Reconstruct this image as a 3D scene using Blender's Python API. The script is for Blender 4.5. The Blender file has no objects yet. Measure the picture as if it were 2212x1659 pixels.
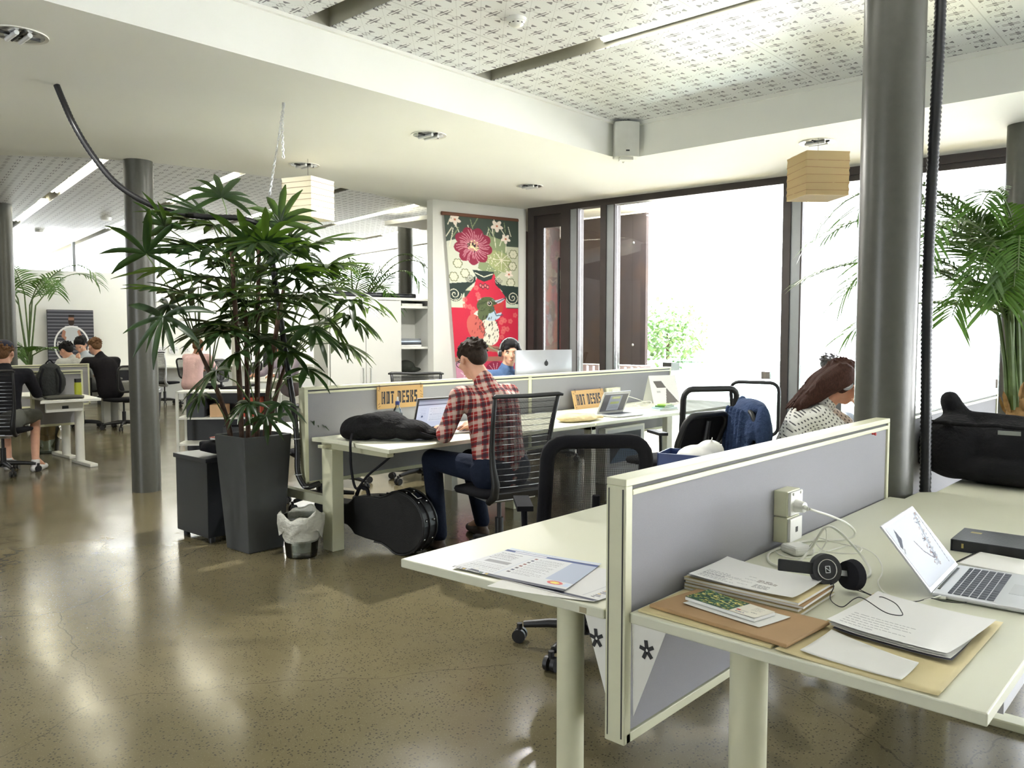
import bpy, math, random
import numpy as np
from mathutils import Vector, Matrix, Euler
S = bpy.context.scene
COL = S.collection
PI = math.pi
def D(a): return math.radians(a)

# ------------------------------------------------------------------ camera
cam = bpy.data.cameras.new('camera'); camo = bpy.data.objects.new('camera', cam); COL.objects.link(camo)
camo.location = (0, 0, 1.40); camo.rotation_euler = (D(90 - 3.526), 0, D(42.16))
cam.sensor_width = 36; cam.lens = 36 * 1769 / 2212; cam.clip_start = .05; cam.clip_end = 200
S.camera = camo
# ------------------------------------------------------------------ world, exposure
W = bpy.data.worlds.new('sky'); S.world = W; W.use_nodes = True
wn = W.node_tree; bgn = wn.nodes['Background']
bgn.inputs[0].default_value = (.92, .96, 1, 1); bgn.inputs[1].default_value = 7.5
S.view_settings.view_transform = 'Standard'; S.view_settings.look = 'None'
S.view_settings.exposure = 0.36; S.view_settings.gamma = 1.0
try: S.view_settings.use_curve_mapping = False
except Exception: pass
S.render.film_transparent = False
cy = S.cycles
cy.use_denoising = True
cy.max_bounces = 7; cy.diffuse_bounces = 4; cy.glossy_bounces = 3; cy.transmission_bounces = 4; cy.transparent_max_bounces = 12
cy.caustics_reflective = False; cy.caustics_refractive = False; cy.sample_clamp_indirect = 60
def area(name, loc, rot, sx, sy, power, color=(1, 1, 1), portal=False):
    l = bpy.data.lights.new(name, 'AREA'); l.shape = 'RECTANGLE'; l.size = sx; l.size_y = sy; l.energy = power; l.color = color
    if portal: l.cycles.is_portal = True
    o = bpy.data.objects.new(name, l); COL.objects.link(o); o.location = loc; o.rotation_euler = rot
    return o
sun = bpy.data.lights.new('sun', 'SUN'); sun.energy = 135; sun.angle = D(1.5); sun.color = (.97, .985, 1)
suno = bpy.data.objects.new('sun', sun); COL.objects.link(suno); suno.rotation_euler = Vector((.25, -.5, -.95)).to_track_quat('-Z', 'Y').to_euler()
# sky portals in the real window openings (they only guide sampling of the sky)
area('window_portal', (-1.2, 7.86, 1.45), (D(-90), 0, D(2.4)), 10.6, 2.85, 1, portal=True)
area('window_portal', (3.95, 5.8, 1.1), (D(90), 0, D(90)), 4.0, 2.0, 1, portal=True)
area('window_portal', (-3.6, -4.95, 1.5), (D(90), 0, 0), 2.0, 2.4, 1, portal=True)

# ------------------------------------------------------------------ mesh helper
def frame(z, up=Vector((0, 0, 1))):
    z = Vector(z).normalized()
    x = up.cross(z)
    if x.length < 1e-4: x = Vector((1, 0, 0)).cross(z)
    x.normalize(); y = z.cross(x)
    return x, y, z
class MB:
    def __init__(s): s.v = []; s.f = []; s.m = []; s.cur = 0
    def add(s, vs, fs, M=None):
        b = len(s.v)
        for p in vs: s.v.append(tuple(M @ Vector(p)) if M is not None else tuple(p))
        for f in fs: s.f.append(tuple(b + i for i in f)); s.m.append(s.cur)
        return s
    def box(s, c, d, rot=None, M=None):
        x, y, z = d[0] / 2, d[1] / 2, d[2] / 2
        vs = [Vector((i * x, j * y, k * z)) for i in (-1, 1) for j in (-1, 1) for k in (-1, 1)]
        if rot is not None:
            R = Euler(rot).to_matrix(); vs = [R @ v for v in vs]
        vs = [v + Vector(c) for v in vs]
        return s.add(vs, [(0, 1, 3, 2), (4, 6, 7, 5), (0, 4, 5, 1), (2, 3, 7, 6), (0, 2, 6, 4), (1, 5, 7, 3)], M)
    def mm(s, a, b, M=None):
        return s.box([(a[i] + b[i]) / 2 for i in range(3)], [abs(b[i] - a[i]) for i in range(3)], None, M)
    def bar(s, p, q, w, h, up=(0, 0, 1)):
        p = Vector(p); q = Vector(q); x, y, z = frame(q - p, Vector(up))
        vs = [e + x * (i * w / 2) + y * (j * h / 2) for e in (p, q) for i, j in ((-1, -1), (1, -1), (1, 1), (-1, 1))]
        return s.add(vs, [(3, 2, 1, 0), (4, 5, 6, 7), (0, 1, 5, 4), (1, 2, 6, 5), (2, 3, 7, 6), (3, 0, 4, 7)])
    def cyl(s, p, q, r0, r1=None, n=16, caps=True):
        r1 = r0 if r1 is None else r1
        return s.tube([p, q], [r0, r1], n, caps)
    def tube(s, pts, r, n=8, caps=True, closed=False):
        pts = [Vector(p) for p in pts]; N = len(pts)
        rs = r if isinstance(r, (list, tuple)) else [r] * N
        vs = []; ux = None
        for i, p in enumerate(pts):
            a = pts[(i - 1) % N] if (closed or i > 0) else p
            b = pts[(i + 1) % N] if (closed or i < N - 1) else p
            t = (b - a)
            t = t.normalized() if t.length > 1e-9 else Vector((0, 0, 1))
            if ux is None: ux, uy, _ = frame(t)
            ux = (ux - t * ux.dot(t))
            ux = ux.normalized() if ux.length > 1e-6 else frame(t)[0]
            uy = t.cross(ux)
            for k in range(n):
                an = 2 * PI * k / n
                vs.append(p + (ux * math.cos(an) + uy * math.sin(an)) * rs[i])
        fs = []
        for i in range(N if closed else N - 1):
            j = (i + 1) % N
            for k in range(n):
                l = (k + 1) % n
                fs.append((i * n + k, i * n + l, j * n + l, j * n + k))
        if caps and not closed:
            fs.append(tuple(reversed(range(n)))); fs.append(tuple((N - 1) * n + k for k in range(n)))
        return s.add(vs, fs)
    def lathe(s, prof, n=24, c=(0, 0, 0), M=None):
        vs = [(c[0] + r * math.cos(2 * PI * k / n), c[1] + r * math.sin(2 * PI * k / n), c[2] + z) for r, z in prof for k in range(n)]
        fs = [(i * n + k, i * n + (k + 1) % n, (i + 1) * n + (k + 1) % n, (i + 1) * n + k) for i in range(len(prof) - 1) for k in range(n)]
        if prof[0][0] > 1e-5: fs.append(tuple(reversed(range(n))))
        if prof[-1][0] > 1e-5: fs.append(tuple((len(prof) - 1) * n + k for k in range(n)))
        return s.add(vs, fs, M)
    def ell(s, c, r, rot=None, n=14, m=9, M=None):
        R = Euler(rot).to_matrix() if rot is not None else Matrix.Identity(3)
        vs = []; 
        for i in range(m + 1):
            ph = PI * i / m
            for k in range(n):
                th = 2 * PI * k / n
                vs.append(R @ Vector((r[0] * math.sin(ph) * math.cos(th), r[1] * math.sin(ph) * math.sin(th), r[2] * math.cos(ph))) + Vector(c))
        fs = [(i * n + k, (i + 1) * n + k, (i + 1) * n + (k + 1) % n, i * n + (k + 1) % n) for i in range(m) for k in range(n)]
        return s.add(vs, fs, M)
    def cap(s, p, q, r0, r1=None, n=12):
        r1 = r0 if r1 is None else r1
        p = Vector(p); q = Vector(q); d = (q - p)
        if d.length < 1e-6: return s.ell(p, (r0,) * 3)
        t = d.normalized(); pts = []; rs = []
        for i in range(5): a = PI / 2 * i / 4 - PI / 2; pts.append(p + t * (r0 * math.sin(a))); rs.append(max(1e-4, r0 * math.cos(a)))
        for i in range(5): a = PI / 2 * i / 4; pts.append(q + t * (r1 * math.sin(a))); rs.append(max(1e-4, r1 * math.cos(a)))
        return s.tube(pts, rs, n)
    def chain(s, pts, rs, n=12):
        for i in range(len(pts) - 1): s.cap(pts[i], pts[i + 1], rs[i], rs[i + 1], n)
        return s
    def prism(s, poly, z0, z1, M=None):
        n = len(poly)
        vs = [(x, y, z0) for x, y in poly] + [(x, y, z1) for x, y in poly]
        fs = [tuple(reversed(range(n))), tuple(range(n, 2 * n))] + [(i, (i + 1) % n, n + (i + 1) % n, n + i) for i in range(n)]
        return s.add(vs, fs, M)
    def quad(s, a, b, c, d): return s.add([a, b, c, d], [(0, 1, 2, 3)])
    def build(s, name, mat, parent=None, smooth=False, bevel=0, ang=40, **props):
        me = bpy.data.meshes.new(name); me.from_pydata(s.v, [], s.f)
        mats = mat if isinstance(mat, (list, tuple)) else [mat]
        for m in mats: me.materials.append(m)
        if len(mats) > 1: me.polygons.foreach_set('material_index', s.m)
        me.update()
        if smooth:
            me.polygons.foreach_set('use_smooth', [True] * len(me.polygons))
            if ang: me.set_sharp_from_angle(angle=D(ang))
        o = bpy.data.objects.new(name, me); COL.objects.link(o)
        if parent is not None: o.parent = parent
        if bevel:
            b = o.modifiers.new('bevel', 'BEVEL'); b.width = bevel; b.segments = 2; b.limit_method = 'ANGLE'; b.angle_limit = D(35)
        for k, v in props.items(): o[k] = v
        return o
def blob(mb, name, mat, parent=None, voxel=.01, sm=4, solid=None, **props):
    o = mb.build(name, mat, parent, **props)
    r = o.modifiers.new('remesh', 'REMESH'); r.mode = 'VOXEL'; r.voxel_size = voxel; r.use_smooth_shade = True
    q = o.modifiers.new('smooth', 'SMOOTH'); q.factor = .5; q.iterations = sm
    return o
def thing(name, label, cat, loc=(0, 0, 0), rz=0, group=None, rot=None):
    o = bpy.data.objects.new(name, None); COL.objects.link(o); o.empty_display_size = .1
    o.location = loc; o.rotation_euler = rot if rot else (0, 0, rz)
    o['label'] = label; o['category'] = cat
    if group: o['group'] = group
    return o
def tag(o, label, cat, group=None, kind=None):
    o['label'] = label; o['category'] = cat
    if group: o['group'] = group
    if kind: o['kind'] = kind
    return o
def struct(mb, name, mat, **k):
    o = mb.build(name, mat, **k); o['kind'] = 'structure'; return o
def dup(root, loc, rz=0, label=None, group=None, rot=None):
    def cp(o, par):
        c = o.copy(); COL.objects.link(c)
        if par is not None: c.parent = par
        for ch in list(o.children): cp(ch, c)
        return c
    r = cp(root, None); r.location = loc; r.rotation_euler = rot if rot else (0, 0, rz)
    if label: r['label'] = label
    if group: r['group'] = group
    return r

# ------------------------------------------------------------------ materials
def srgb(c):
    return tuple((x / 12.92 if x <= .04045 else ((x + .055) / 1.055) ** 2.4) for x in c)
def rgb(r, g, b): return srgb((r / 255, g / 255, b / 255))
class NT:
    def __init__(s, name):
        s.m = bpy.data.materials.new(name); s.m.use_nodes = True; s.t = s.m.node_tree
        s.p = s.t.nodes['Principled BSDF']; s.out = s.t.nodes['Material Output']
    def n(s, typ, **k):
        x = s.t.nodes.new(typ)
        for a, b in k.items():
            if a.startswith('i_'): s.link(b, x.inputs[int(a[2:])] if a[2:].isdigit() else x.inputs[a[2:].replace('_', ' ')])
            else: setattr(x, a, b)
        return x
    def link(s, v, inp):
        if isinstance(v, bpy.types.NodeSocket): s.t.links.new(v, inp)
        elif isinstance(v, bpy.types.Node): s.t.links.new(v.outputs[0], inp)
        else:
            if hasattr(inp.default_value, '__len__') and not hasattr(v, '__len__'): v = (v,) * len(inp.default_value)
            if hasattr(v, '__len__') and len(v) == 3 and len(inp.default_value) == 4: v = (*v, 1)
            inp.default_value = v
    def math(s, op, a, b=0.0, c=0.0):
        x = s.t.nodes.new('ShaderNodeMath'); x.operation = op
        s.link(a, x.inputs[0]); s.link(b, x.inputs[1])
        if op in ('MULTIPLY_ADD', 'SMOOTH_MIN', 'COMPARE'): s.link(c, x.inputs[2])
        return x.outputs[0]
    def mix(s, f, a, b):
        x = s.t.nodes.new('ShaderNodeMix'); x.data_type = 'RGBA'
        s.link(f, x.inputs[0]); s.link(a, x.inputs[6]); s.link(b, x.inputs[7]); return x.outputs[2]
    def noise(s, vec, scale, detail=3, rough=.5):
        x = s.t.nodes.new('ShaderNodeTexNoise'); s.link(vec, x.inputs['Vector']); x.inputs['Scale'].default_value = scale
        x.inputs['Detail'].default_value = detail; x.inputs['Roughness'].default_value = rough; return x.outputs[0]
    def ramp(s, f, stops):
        x = s.t.nodes.new('ShaderNodeValToRGB'); s.link(f, x.inputs[0]); e = x.color_ramp.elements
        while len(e) < len(stops): e.new(.5)
        for el, (p, c) in zip(e, stops): el.position = p; el.color = (*c, 1) if len(c) == 3 else c
        return x.outputs[0]
    def coord(s, which='Object'): return s.t.nodes.new('ShaderNodeTexCoord').outputs[which]
    def xyz(s, v):
        x = s.t.nodes.new('ShaderNodeSeparateXYZ'); s.link(v, x.inputs[0]); return x.outputs
    def vec(s, x, y, z=0.0):
        n = s.t.nodes.new('ShaderNodeCombineXYZ'); s.link(x, n.inputs[0]); s.link(y, n.inputs[1]); s.link(z, n.inputs[2]); return n.outputs[0]
    def bump(s, h, strength=.2, dist=.01):
        b = s.t.nodes.new('ShaderNodeBump'); b.inputs['Strength'].default_value = strength; b.inputs['Distance'].default_value = dist
        s.link(h, b.inputs['Height']); s.t.links.new(b.outputs[0], s.p.inputs['Normal'])
    def set(s, **k):
        for a, b in k.items(): s.link(b, s.p.inputs[a.replace('_', ' ')])
        return s.m
def mat(name, col, rough=.5, metal=0, var=.06, vs=8, bump=0, bs=200, spec=.5, **k):
    t = NT(name); co = t.coord()
    n = t.noise(co, vs, 3)
    c0 = tuple(max(0, c * (1 - var)) for c in col); c1 = tuple(min(1, c * (1 + var)) for c in col)
    t.set(Base_Color=t.ramp(n, [(.3, c0), (.7, c1)]), Roughness=rough, Metallic=metal)
    t.p.inputs['Specular IOR Level'].default_value = spec
    if bump: t.bump(t.noise(co, bs, 2), bump, .002)
    for a, b in k.items(): t.link(b, t.p.inputs[a.replace('_', ' ')])
    return t.m
def fabric(name, col, weave=600, rough=.9, b=.3):
    t = NT(name); co = t.coord(); n = t.noise(co, weave, 2); m2 = t.noise(co, 5, 2)
    c = t.mix(n, tuple(x * .82 for x in col), tuple(min(1, x * 1.15) for x in col))
    c = t.mix(t.math('MULTIPLY', m2, .25), c, tuple(x * .85 for x in col))
    t.set(Base_Color=c, Roughness=rough); t.p.inputs['Specular IOR Level'].default_value = .15
    t.bump(n, b, .002); return t.m
def emit(name, col, strength):
    t = NT(name); t.set(Base_Color=col, Emission_Color=col, Emission_Strength=strength); return t.m
def glass(name, tint=(1, 1, 1), rough=0.0, refl=1.0):
    t = NT(name); tr = t.n('ShaderNodeBsdfTransparent'); tr.inputs[0].default_value = (*tint, 1)
    gl = t.n('ShaderNodeBsdfGlossy'); gl.inputs['Roughness'].default_value = rough
    fr = t.n('ShaderNodeFresnel'); fr.inputs[0].default_value = 1.5
    mx = t.n('ShaderNodeMixShader'); t.t.links.new(t.math('MULTIPLY', fr.outputs[0], refl), mx.inputs[0])
    t.t.links.new(tr.outputs[0], mx.inputs[1]); t.t.links.new(gl.outputs[0], mx.inputs[2]); t.t.links.new(mx.outputs[0], t.out.inputs[0])
    return t.m
def painted(name, rough=.6, spec=.3):
    t = NT(name); a = t.n('ShaderNodeAttribute'); a.attribute_name = 'Col'
    t.set(Base_Color=a.outputs['Color'], Roughness=rough); t.p.inputs['Specular IOR Level'].default_value = spec
    return t.m

M = {}
M['plaster'] = mat('white_plaster', rgb(232, 232, 226), .85, var=.015, vs=2)
M['soffit'] = mat('soffit_plaster', rgb(230, 231, 225), .8, var=.015, vs=1)
M['laminate'] = mat('cream_laminate', rgb(218, 219, 199), .38, var=.01, vs=3)
M['edge'] = mat('cream_edging', rgb(210, 209, 180), .45, var=.02)
M['cream'] = mat('cream_powdercoat', rgb(216, 216, 188), .42, var=.02)
M['whitem'] = mat('white_powdercoat', rgb(222, 222, 214), .4, var=.02)
M['panel'] = fabric('grey_panel_fabric', rgb(158, 158, 163), 700, b=.15)
M['column'] = mat('grey_column_paint', rgb(80, 80, 74), .34, var=.05, vs=30, bump=.05, bs=60, metal=.1)
M['dark'] = mat('black_plastic', rgb(30, 31, 33), .45, var=.1)
M['dkfab'] = fabric('black_fabric', rgb(32, 32, 36), 400)
M['frame'] = mat('dark_bronze_frame', rgb(62, 56, 54), .45, var=.08, metal=.2)
M['framelt'] = mat('grey_frame', rgb(148, 152, 154), .4, var=.04, metal=.3)
M['chrome'] = mat('polished_metal', rgb(200, 200, 198), .18, metal=1, var=.03)
M['silver'] = mat('silver_metal', rgb(195, 197, 200), .35, metal=.7, var=.03)
M['white'] = mat('white_plastic', rgb(232, 232, 226), .4, var=.02)
M['paper'] = mat('white_paper', rgb(232, 232, 228), .85, var=.02)
M['paint'] = painted('painted_print')
M['paintgl'] = painted('painted_gloss', .25, .5)
M['glass'] = glass('window_glass')
M['tube'] = emit('fluorescent_tube', (1, .99, .94), 12); M['tubeB'] = emit('far_fluorescent_tube', (1, .96, .80), 16)

def concrete():
    t = NT('polished_concrete'); q_ = t.xyz(t.coord()); co = t.vec(q_[0], q_[1], .37)
    big = t.noise(co, .9, 4, .6); mid = t.noise(co, 5, 5, .65)
    base = t.ramp(big, [(.3, rgb(104, 97, 72)), (.7, rgb(122, 113, 86))])
    base = t.mix(t.math('MULTIPLY', mid, .5), base, rgb(92, 84, 64))
    v = t.n('ShaderNodeTexVoronoi'); v.inputs['Scale'].default_value = 75; t.link(co, v.inputs['Vector'])
    agg = t.math('LESS_THAN', v.outputs['Distance'], .28)
    mask = t.math('GREATER_THAN', t.noise(co, 14, 4, .7), .47)
    base = t.mix(t.math('MULTIPLY', t.math('MULTIPLY', agg, mask), .75), base, rgb(52, 50, 46))
    v2 = t.n('ShaderNodeTexVoronoi'); v2.inputs['Scale'].default_value = 110; t.link(co, v2.inputs['Vector'])
    lt = t.math('MULTIPLY', t.math('LESS_THAN', v2.outputs['Distance'], .2), .25)
    base = t.mix(lt, base, rgb(160, 152, 130))
    # hairline cracks
    wv = t.n('ShaderNodeTexVoronoi'); wv.feature = 'DISTANCE_TO_EDGE'; wv.inputs['Scale'].default_value = .42
    dn = t.n('ShaderNodeTexNoise'); dn.inputs['Scale'].default_value = 3; dn.inputs['Detail'].default_value = 5; t.link(co, dn.inputs['Vector'])
    ad = t.n('ShaderNodeVectorMath'); ad.operation = 'MULTIPLY_ADD'; t.link(dn.outputs['Color'], ad.inputs[0]); ad.inputs[1].default_value = (.22,) * 3; t.link(co, ad.inputs[2])
    t.link(ad.outputs[0], wv.inputs['Vector'])
    cr = t.math('MULTIPLY', t.math('LESS_THAN', wv.outputs['Distance'], .0012), .45)
    base = t.mix(cr, base, rgb(50, 46, 38))
    r = t.ramp(t.noise(co, 3, 4), [(.3, (.14,) * 3), (.75, (.22,) * 3)])
    t.set(Base_Color=base, Roughness=r); t.p.inputs['Specular IOR Level'].default_value = .28
    t.bump(t.noise(co, 30, 3), .035, .003)
    return t.m
M['floor'] = concrete()
def perforated(rot=0.0, ox=0.0, oy=0.0):
    t = NT('perforated_ceiling_tile'); g = t.n('ShaderNodeNewGeometry').outputs['Position']
    mp = t.n('ShaderNodeMapping'); mp.vector_type = 'POINT'; t.link(g, mp.inputs[0]); mp.inputs['Rotation'].default_value = (0, 0, rot); mp.inputs['Location'].default_value = (ox, oy, 0)
    x, y, z = t.xyz(mp.outputs[0])
    P = .193
    u = t.math('SUBTRACT', t.math('FRACT', t.math('DIVIDE', x, P)), .5)
    v = t.math('FRACT', t.math('DIVIDE', y, P))
    va = t.math('SUBTRACT', t.math('FRACT', t.math('ADD', v, .5)), .5)   # cross row centred on 0
    vb = t.math('SUBTRACT', v, .5)
    au = t.math('ABSOLUTE', u); ava = t.math('ABSOLUTE', va); avb = t.math('ABSOLUTE', vb)
    def inr(a, c, h): return t.math('LESS_THAN', t.math('ABSOLUTE', t.math('SUBTRACT', a, c)), h)
    AND = lambda a, b: t.math('MULTIPLY', a, b)
    OR = lambda a, b: t.math('MAXIMUM', a, b)
    h = AND(inr(au, .14, .095), inr(ava, .055, .022))
    h = OR(h, AND(inr(au, .025, .03), inr(ava, .08, .06)))
    h = OR(h, AND(inr(au, .33, .02), inr(ava, 0, .035)))
    bow = AND(inr(au, .25, .062), t.math('LESS_THAN', avb, t.math('ADD', t.math('ABSOLUTE', t.math('SUBTRACT', au, .2)), .03)))
    h = OR(h, AND(bow, t.math('LESS_THAN', avb, .11)))
    ring = t.math('POWER', t.math('ADD', t.math('POWER', au, 2), t.math('POWER', avb, 2)), .5)
    h = OR(h, AND(inr(ring, .11, .018), t.math('GREATER_THAN', au, .05)))
    h = OR(h, t.math('LESS_THAN', ring, .022))
    dia = t.math('ADD', au, t.math('MULTIPLY', ava, 1.0))
    lines = AND(inr(dia, .5, .012), t.math('GREATER_THAN', t.math('FRACT', t.math('MULTIPLY', au, 17)), .5))
    h = OR(h, t.math('MULTIPLY', lines, .5))
    h = OR(h, t.math('MULTIPLY', AND(inr(au, 0.025, .007), t.math('GREATER_THAN', ava, .13)), .5))
    seam = OR(t.math('LESS_THAN', t.math('FRACT', t.math('DIVIDE', x, 1.158)), .006), 0.0)
    c = t.mix(h, rgb(222, 224, 224), rgb(112, 111, 116))
    c = t.mix(t.math('MULTIPLY', seam, .4), c, rgb(120, 120, 120))
    t.set(Base_Color=c, Roughness=.45)
    return t.m
M['perf'] = perforated(0, .06, .05)
BROT = D(-10.5)
M['perfB'] = perforated(D(10.5))

# ================================================================== SETTING
def wingB(s, r, z=0.0): return (-.986 * s + .165 * r, .166 * s + .986 * r, z)
struct(MB().mm((-22, -5, -.1), (4, 16, 0)), 'floor', M['floor'])
ZS, ZC = 2.90, 3.19
arc = [(-7.9, 2.3), (-7.5, 2.78), (-7.25, 3.3), (-7.1, 4.0), (-7.03, 4.95), (-7.1, 5.6), (-7.24, 6.15), (-7.4, 6.7), (-7.6, 7.3), (-7.8, 8.2), (-8.1, 9.6), (-8.5, 11.2)]
left = [(-13, -5), (-12, -1.5), (-10.6, .2), (-9.3, 1.2), (-8.5, 1.75)]
struct(MB().prism(left + arc + [(-7.45, 9.05), (-6.6, 7.75), (-4.11, 8.1), (-4.11, -5)], ZS, 3.9), 'ceiling_soffit', M['soffit'])
struct(MB().prism([(-4.11, 5.96), (-4.11, 8.1), (4, 8.1), (4, 5.96)], ZS, 3.9), 'ceiling_bulkhead', M['soffit'])
# coffer with perforated tiles and lamp slots
mb = MB(); edges = [-5.0]
for yc in (-1.38, -.0, 1.375, 2.75, 4.125): edges += [yc, yc + .18]
edges.append(5.96)
for a, b in zip(edges[0::2], edges[1::2]): mb.mm((-4.11, a, ZC), (4, b, ZC + .006))
struct(mb, 'ceiling', M['perf'])
mb = MB()
for yc in edges[1:-1:2]:
    mb.mm((-4.1, yc - .02, ZC + .006), (3.9, yc, 3.5)); mb.mm((-4.1, yc + .18, ZC + .006), (3.9, yc + .20, 3.5)); mb.mm((-4.1, yc - .02, 3.5), (3.9, yc + .2, 3.52)); mb.mm((-4.11, yc, ZC), (-4.1, yc + .18, 3.5))
struct(mb, 'trim_lamp_slots', mat('slot_grey', rgb(168, 166, 152), .7))
struct(MB().mm((-4.11, 5.935, ZC - .03), (4, 5.96, ZC)).mm((-4.11, -5, ZC - .02), (-4.085, 5.96, ZC)), 'trim_coffer_edge', M['plaster'])
struct(MB().mm((-22, -5, 3.9), (4, 8.1, 3.95)).mm((-22, 8.1, 3.9), (-9.3, 16, 3.95)).prism([(-9.3, 8.1), (-6.7, 8.1), (-7.4, 9.2), (-9.3, 12.7)], 3.9, 3.95), 'ceiling_slab', M['plaster'])
# far wing ceiling
sB = lambda r: 6.6 + max(0, r - 4.5) * .6
mb = MB(); mt = MB(); rc = [-.73, .65, 2.03, 3.41, 4.79, 6.17, 7.55, 8.93]
re_ = [-6.0]
for r in rc: re_ += [r - .12, r + .02]
re_.append(12.5)
for a, b in zip(re_[0::2], re_[1::2]):
    mb.prism([wingB(sB(a), a)[:2], wingB(sB(b), b)[:2], wingB(22, b)[:2], wingB(22, a)[:2]], ZC, ZC + .006)
for r in rc:
    for q in ((r - .14, r - .12, ZC + .006, 3.5), (r + .02, r + .04, ZC + .006, 3.5), (r - .14, r + .04, 3.5, 3.52)):
        mt.prism([wingB(sB(r), q[0])[:2], wingB(sB(r), q[1])[:2], wingB(22, q[1])[:2], wingB(22, q[0])[:2]], q[2], q[3])
struct(mb, 'ceiling_far_wing', M['perfB'])
struct(mt, 'trim_lamp_slots_far_wing', bpy.data.materials['slot_grey'])

def wallseg(mb, a, b, z0, z1, th=.12):
    a = Vector(a); b = Vector(b); n = Vector((-(b - a).y, (b - a).x)).normalized() * th
    return mb.prism([tuple(a), tuple(b), tuple(b + n), tuple(a + n)][::1], z0, z1)
# wall with the hanging (continues behind the cupboard run)
TW0 = Vector((-6.597, 7.535)); TWD = Vector((-.2205, -.9754))
struct(wallseg(MB(), TW0 + TWD * 1.29, TW0, 0, 2.92, .13), 'wall_hanging', M['plaster'])
# window wall
WD = Vector((.9991, .0425)); W0 = Vector((-6.53, 7.495))
def wp(t, off=0): p = W0 + WD * t + Vector((-WD.y, WD.x)) * off; return (p.x, p.y)
def wbox(mb, t0, t1, z0, z1, o0=0, o1=.1): return mb.prism([wp(t0, o0), wp(t1, o0), wp(t1, o1), wp(t0, o1)], z0, z1)
def winpane(name, t0, t1, z0, z1, off):
    return struct(wbox(MB(), t0, t1, z0, z1, off, off + .012), name, M['glass'])
# door leaf at the left
o = struct(wbox(wbox(wbox(MB(), 0, .09, 0, 2.9, 0, .14), .09, .54, 2.80, 2.9, 0, .14), .49, .54, 0, 2.8, 0, .14), 'door_1', M['frame'])
mb = MB(); wbox(mb, .09, .19, .02, 2.8, .06, .11); wbox(mb, .45, .49, .02, 2.8, .06, .11); wbox(mb, .19, .45, 2.66, 2.8, .06, .11); wbox(mb, .19, .45, .02, .2, .06, .11)
mb.build('door_leaf', M['frame'], o); mb = MB(); a = wp(.44, .03); mb.tube([(a[0], a[1], 2.28), (a[0] + .06, a[1], 2.28)], .012); mb.tube([(a[0], a[1], 2.28), (a[0], a[1], .9)], .013); mb.tube([(a[0], a[1], 1.2), (a[0] + .06, a[1], 1.2)], .012)
mb.build('door_handle', M['dark'], o, smooth=True); wbox(MB(), .19, .45, .2, 2.66, .08, .09).build('door_pane', M['glass'], o)
def mullion(t, full=2.9):
    mb = MB(); wbox(mb, t, t + .075, 0, full, -.0, .14); return mb
for i, (t, nm) in enumerate(((.54, 1), (1.04, 2), (3.13, 3), (5.6, 4), (8.1, 5))):
    o = struct(mullion(t), 'window_%d' % nm, M['frame'])
    wbox(MB(), t + .075, t + .17, .05, 2.86, .02, .12).build('window_post', M['framelt'], o)
    wbox(MB(), t + .17, t + .185, .05, 2.86, .01, .13).build('window_bead', M['frame'], o)
    t1 = (1.04, 3.13, 5.6, 8.1, 10.6)[i]
    mb = MB(); wbox(mb, t + .07, t1, 2.83 if i < 2 else 2.78, 2.9, 0, .14); wbox(mb, t + .185, t1, 0, .06, 0, .14)
    if i > 1: wbox(mb, t + .07, t1, 2.83, 2.9, -.05, 0)
    mb.build('window_frame', M['frame'], o)
    wbox(MB(), t + .185, t1, .06, 2.83 if i < 2 else 2.78, .06, .072).build('window_pane', M['glass'], o)
# remaining outer walls: right side glazed, back glazed, far wing
mb = MB(); mb.mm((4, -5, 0), (4.15, 8.2, .15)); mb.mm((4, -5, 2.3), (4.15, 3.8, 3.95)); mb.mm((4, 3.8, 2.05), (4.15, 8.2, 3.95)); mb.mm((4, 5.7, .15), (4.15, 5.8, 2.8))
mb.mm((4, -5, .15), (4.15, 3.8, 2.3)); mb.mm((4, 7.8, .15), (4.15, 8.2, 2.8))
struct(mb, 'wall_right', M['plaster'])
mb = MB(); mb.mm((-22, -5.15, 0), (4.15, -5, .3)); mb.mm((-22, -5.15, 2.7), (4.15, -5, 3.95)); mb.mm((-22, -5.15, .3), (-11.5, -5, 2.7))
mb.mm((-11.5, -5.15, .3), (-4.6, -5, 2.7)); mb.mm((-2.6, -5.15, .3), (4.15, -5, 2.7))
struct(mb, 'wall_back', M['plaster'])
struct(MB().prism([wp(0, 0), wp(10.7, 0), wp(10.7, .2), wp(0, .2)], 2.9, 3.95), 'wall_window_head', M['plaster'])
# far wall of the far wing with a clerestory strip above
F0 = Vector((-17.1, 7.0)); FD = Vector((.182, .983))
fw = lambda t, o=0: (F0.x + FD.x * t - FD.y * o, F0.y + FD.y * t + FD.x * o)
struct(MB().prism([fw(-12.3), fw(9.2), fw(9.2, .15), fw(-12.3, .15)], 0, 2.62), 'wall_far', M['plaster'])
mb = MB()
for t in np.arange(-12, 9.2, 1.6): mb.prism([fw(t), fw(t + .05), fw(t + .05, .1), fw(t, .1)], 2.62, 3.19)
struct(mb, 'window_6', M['framelt'])
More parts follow.
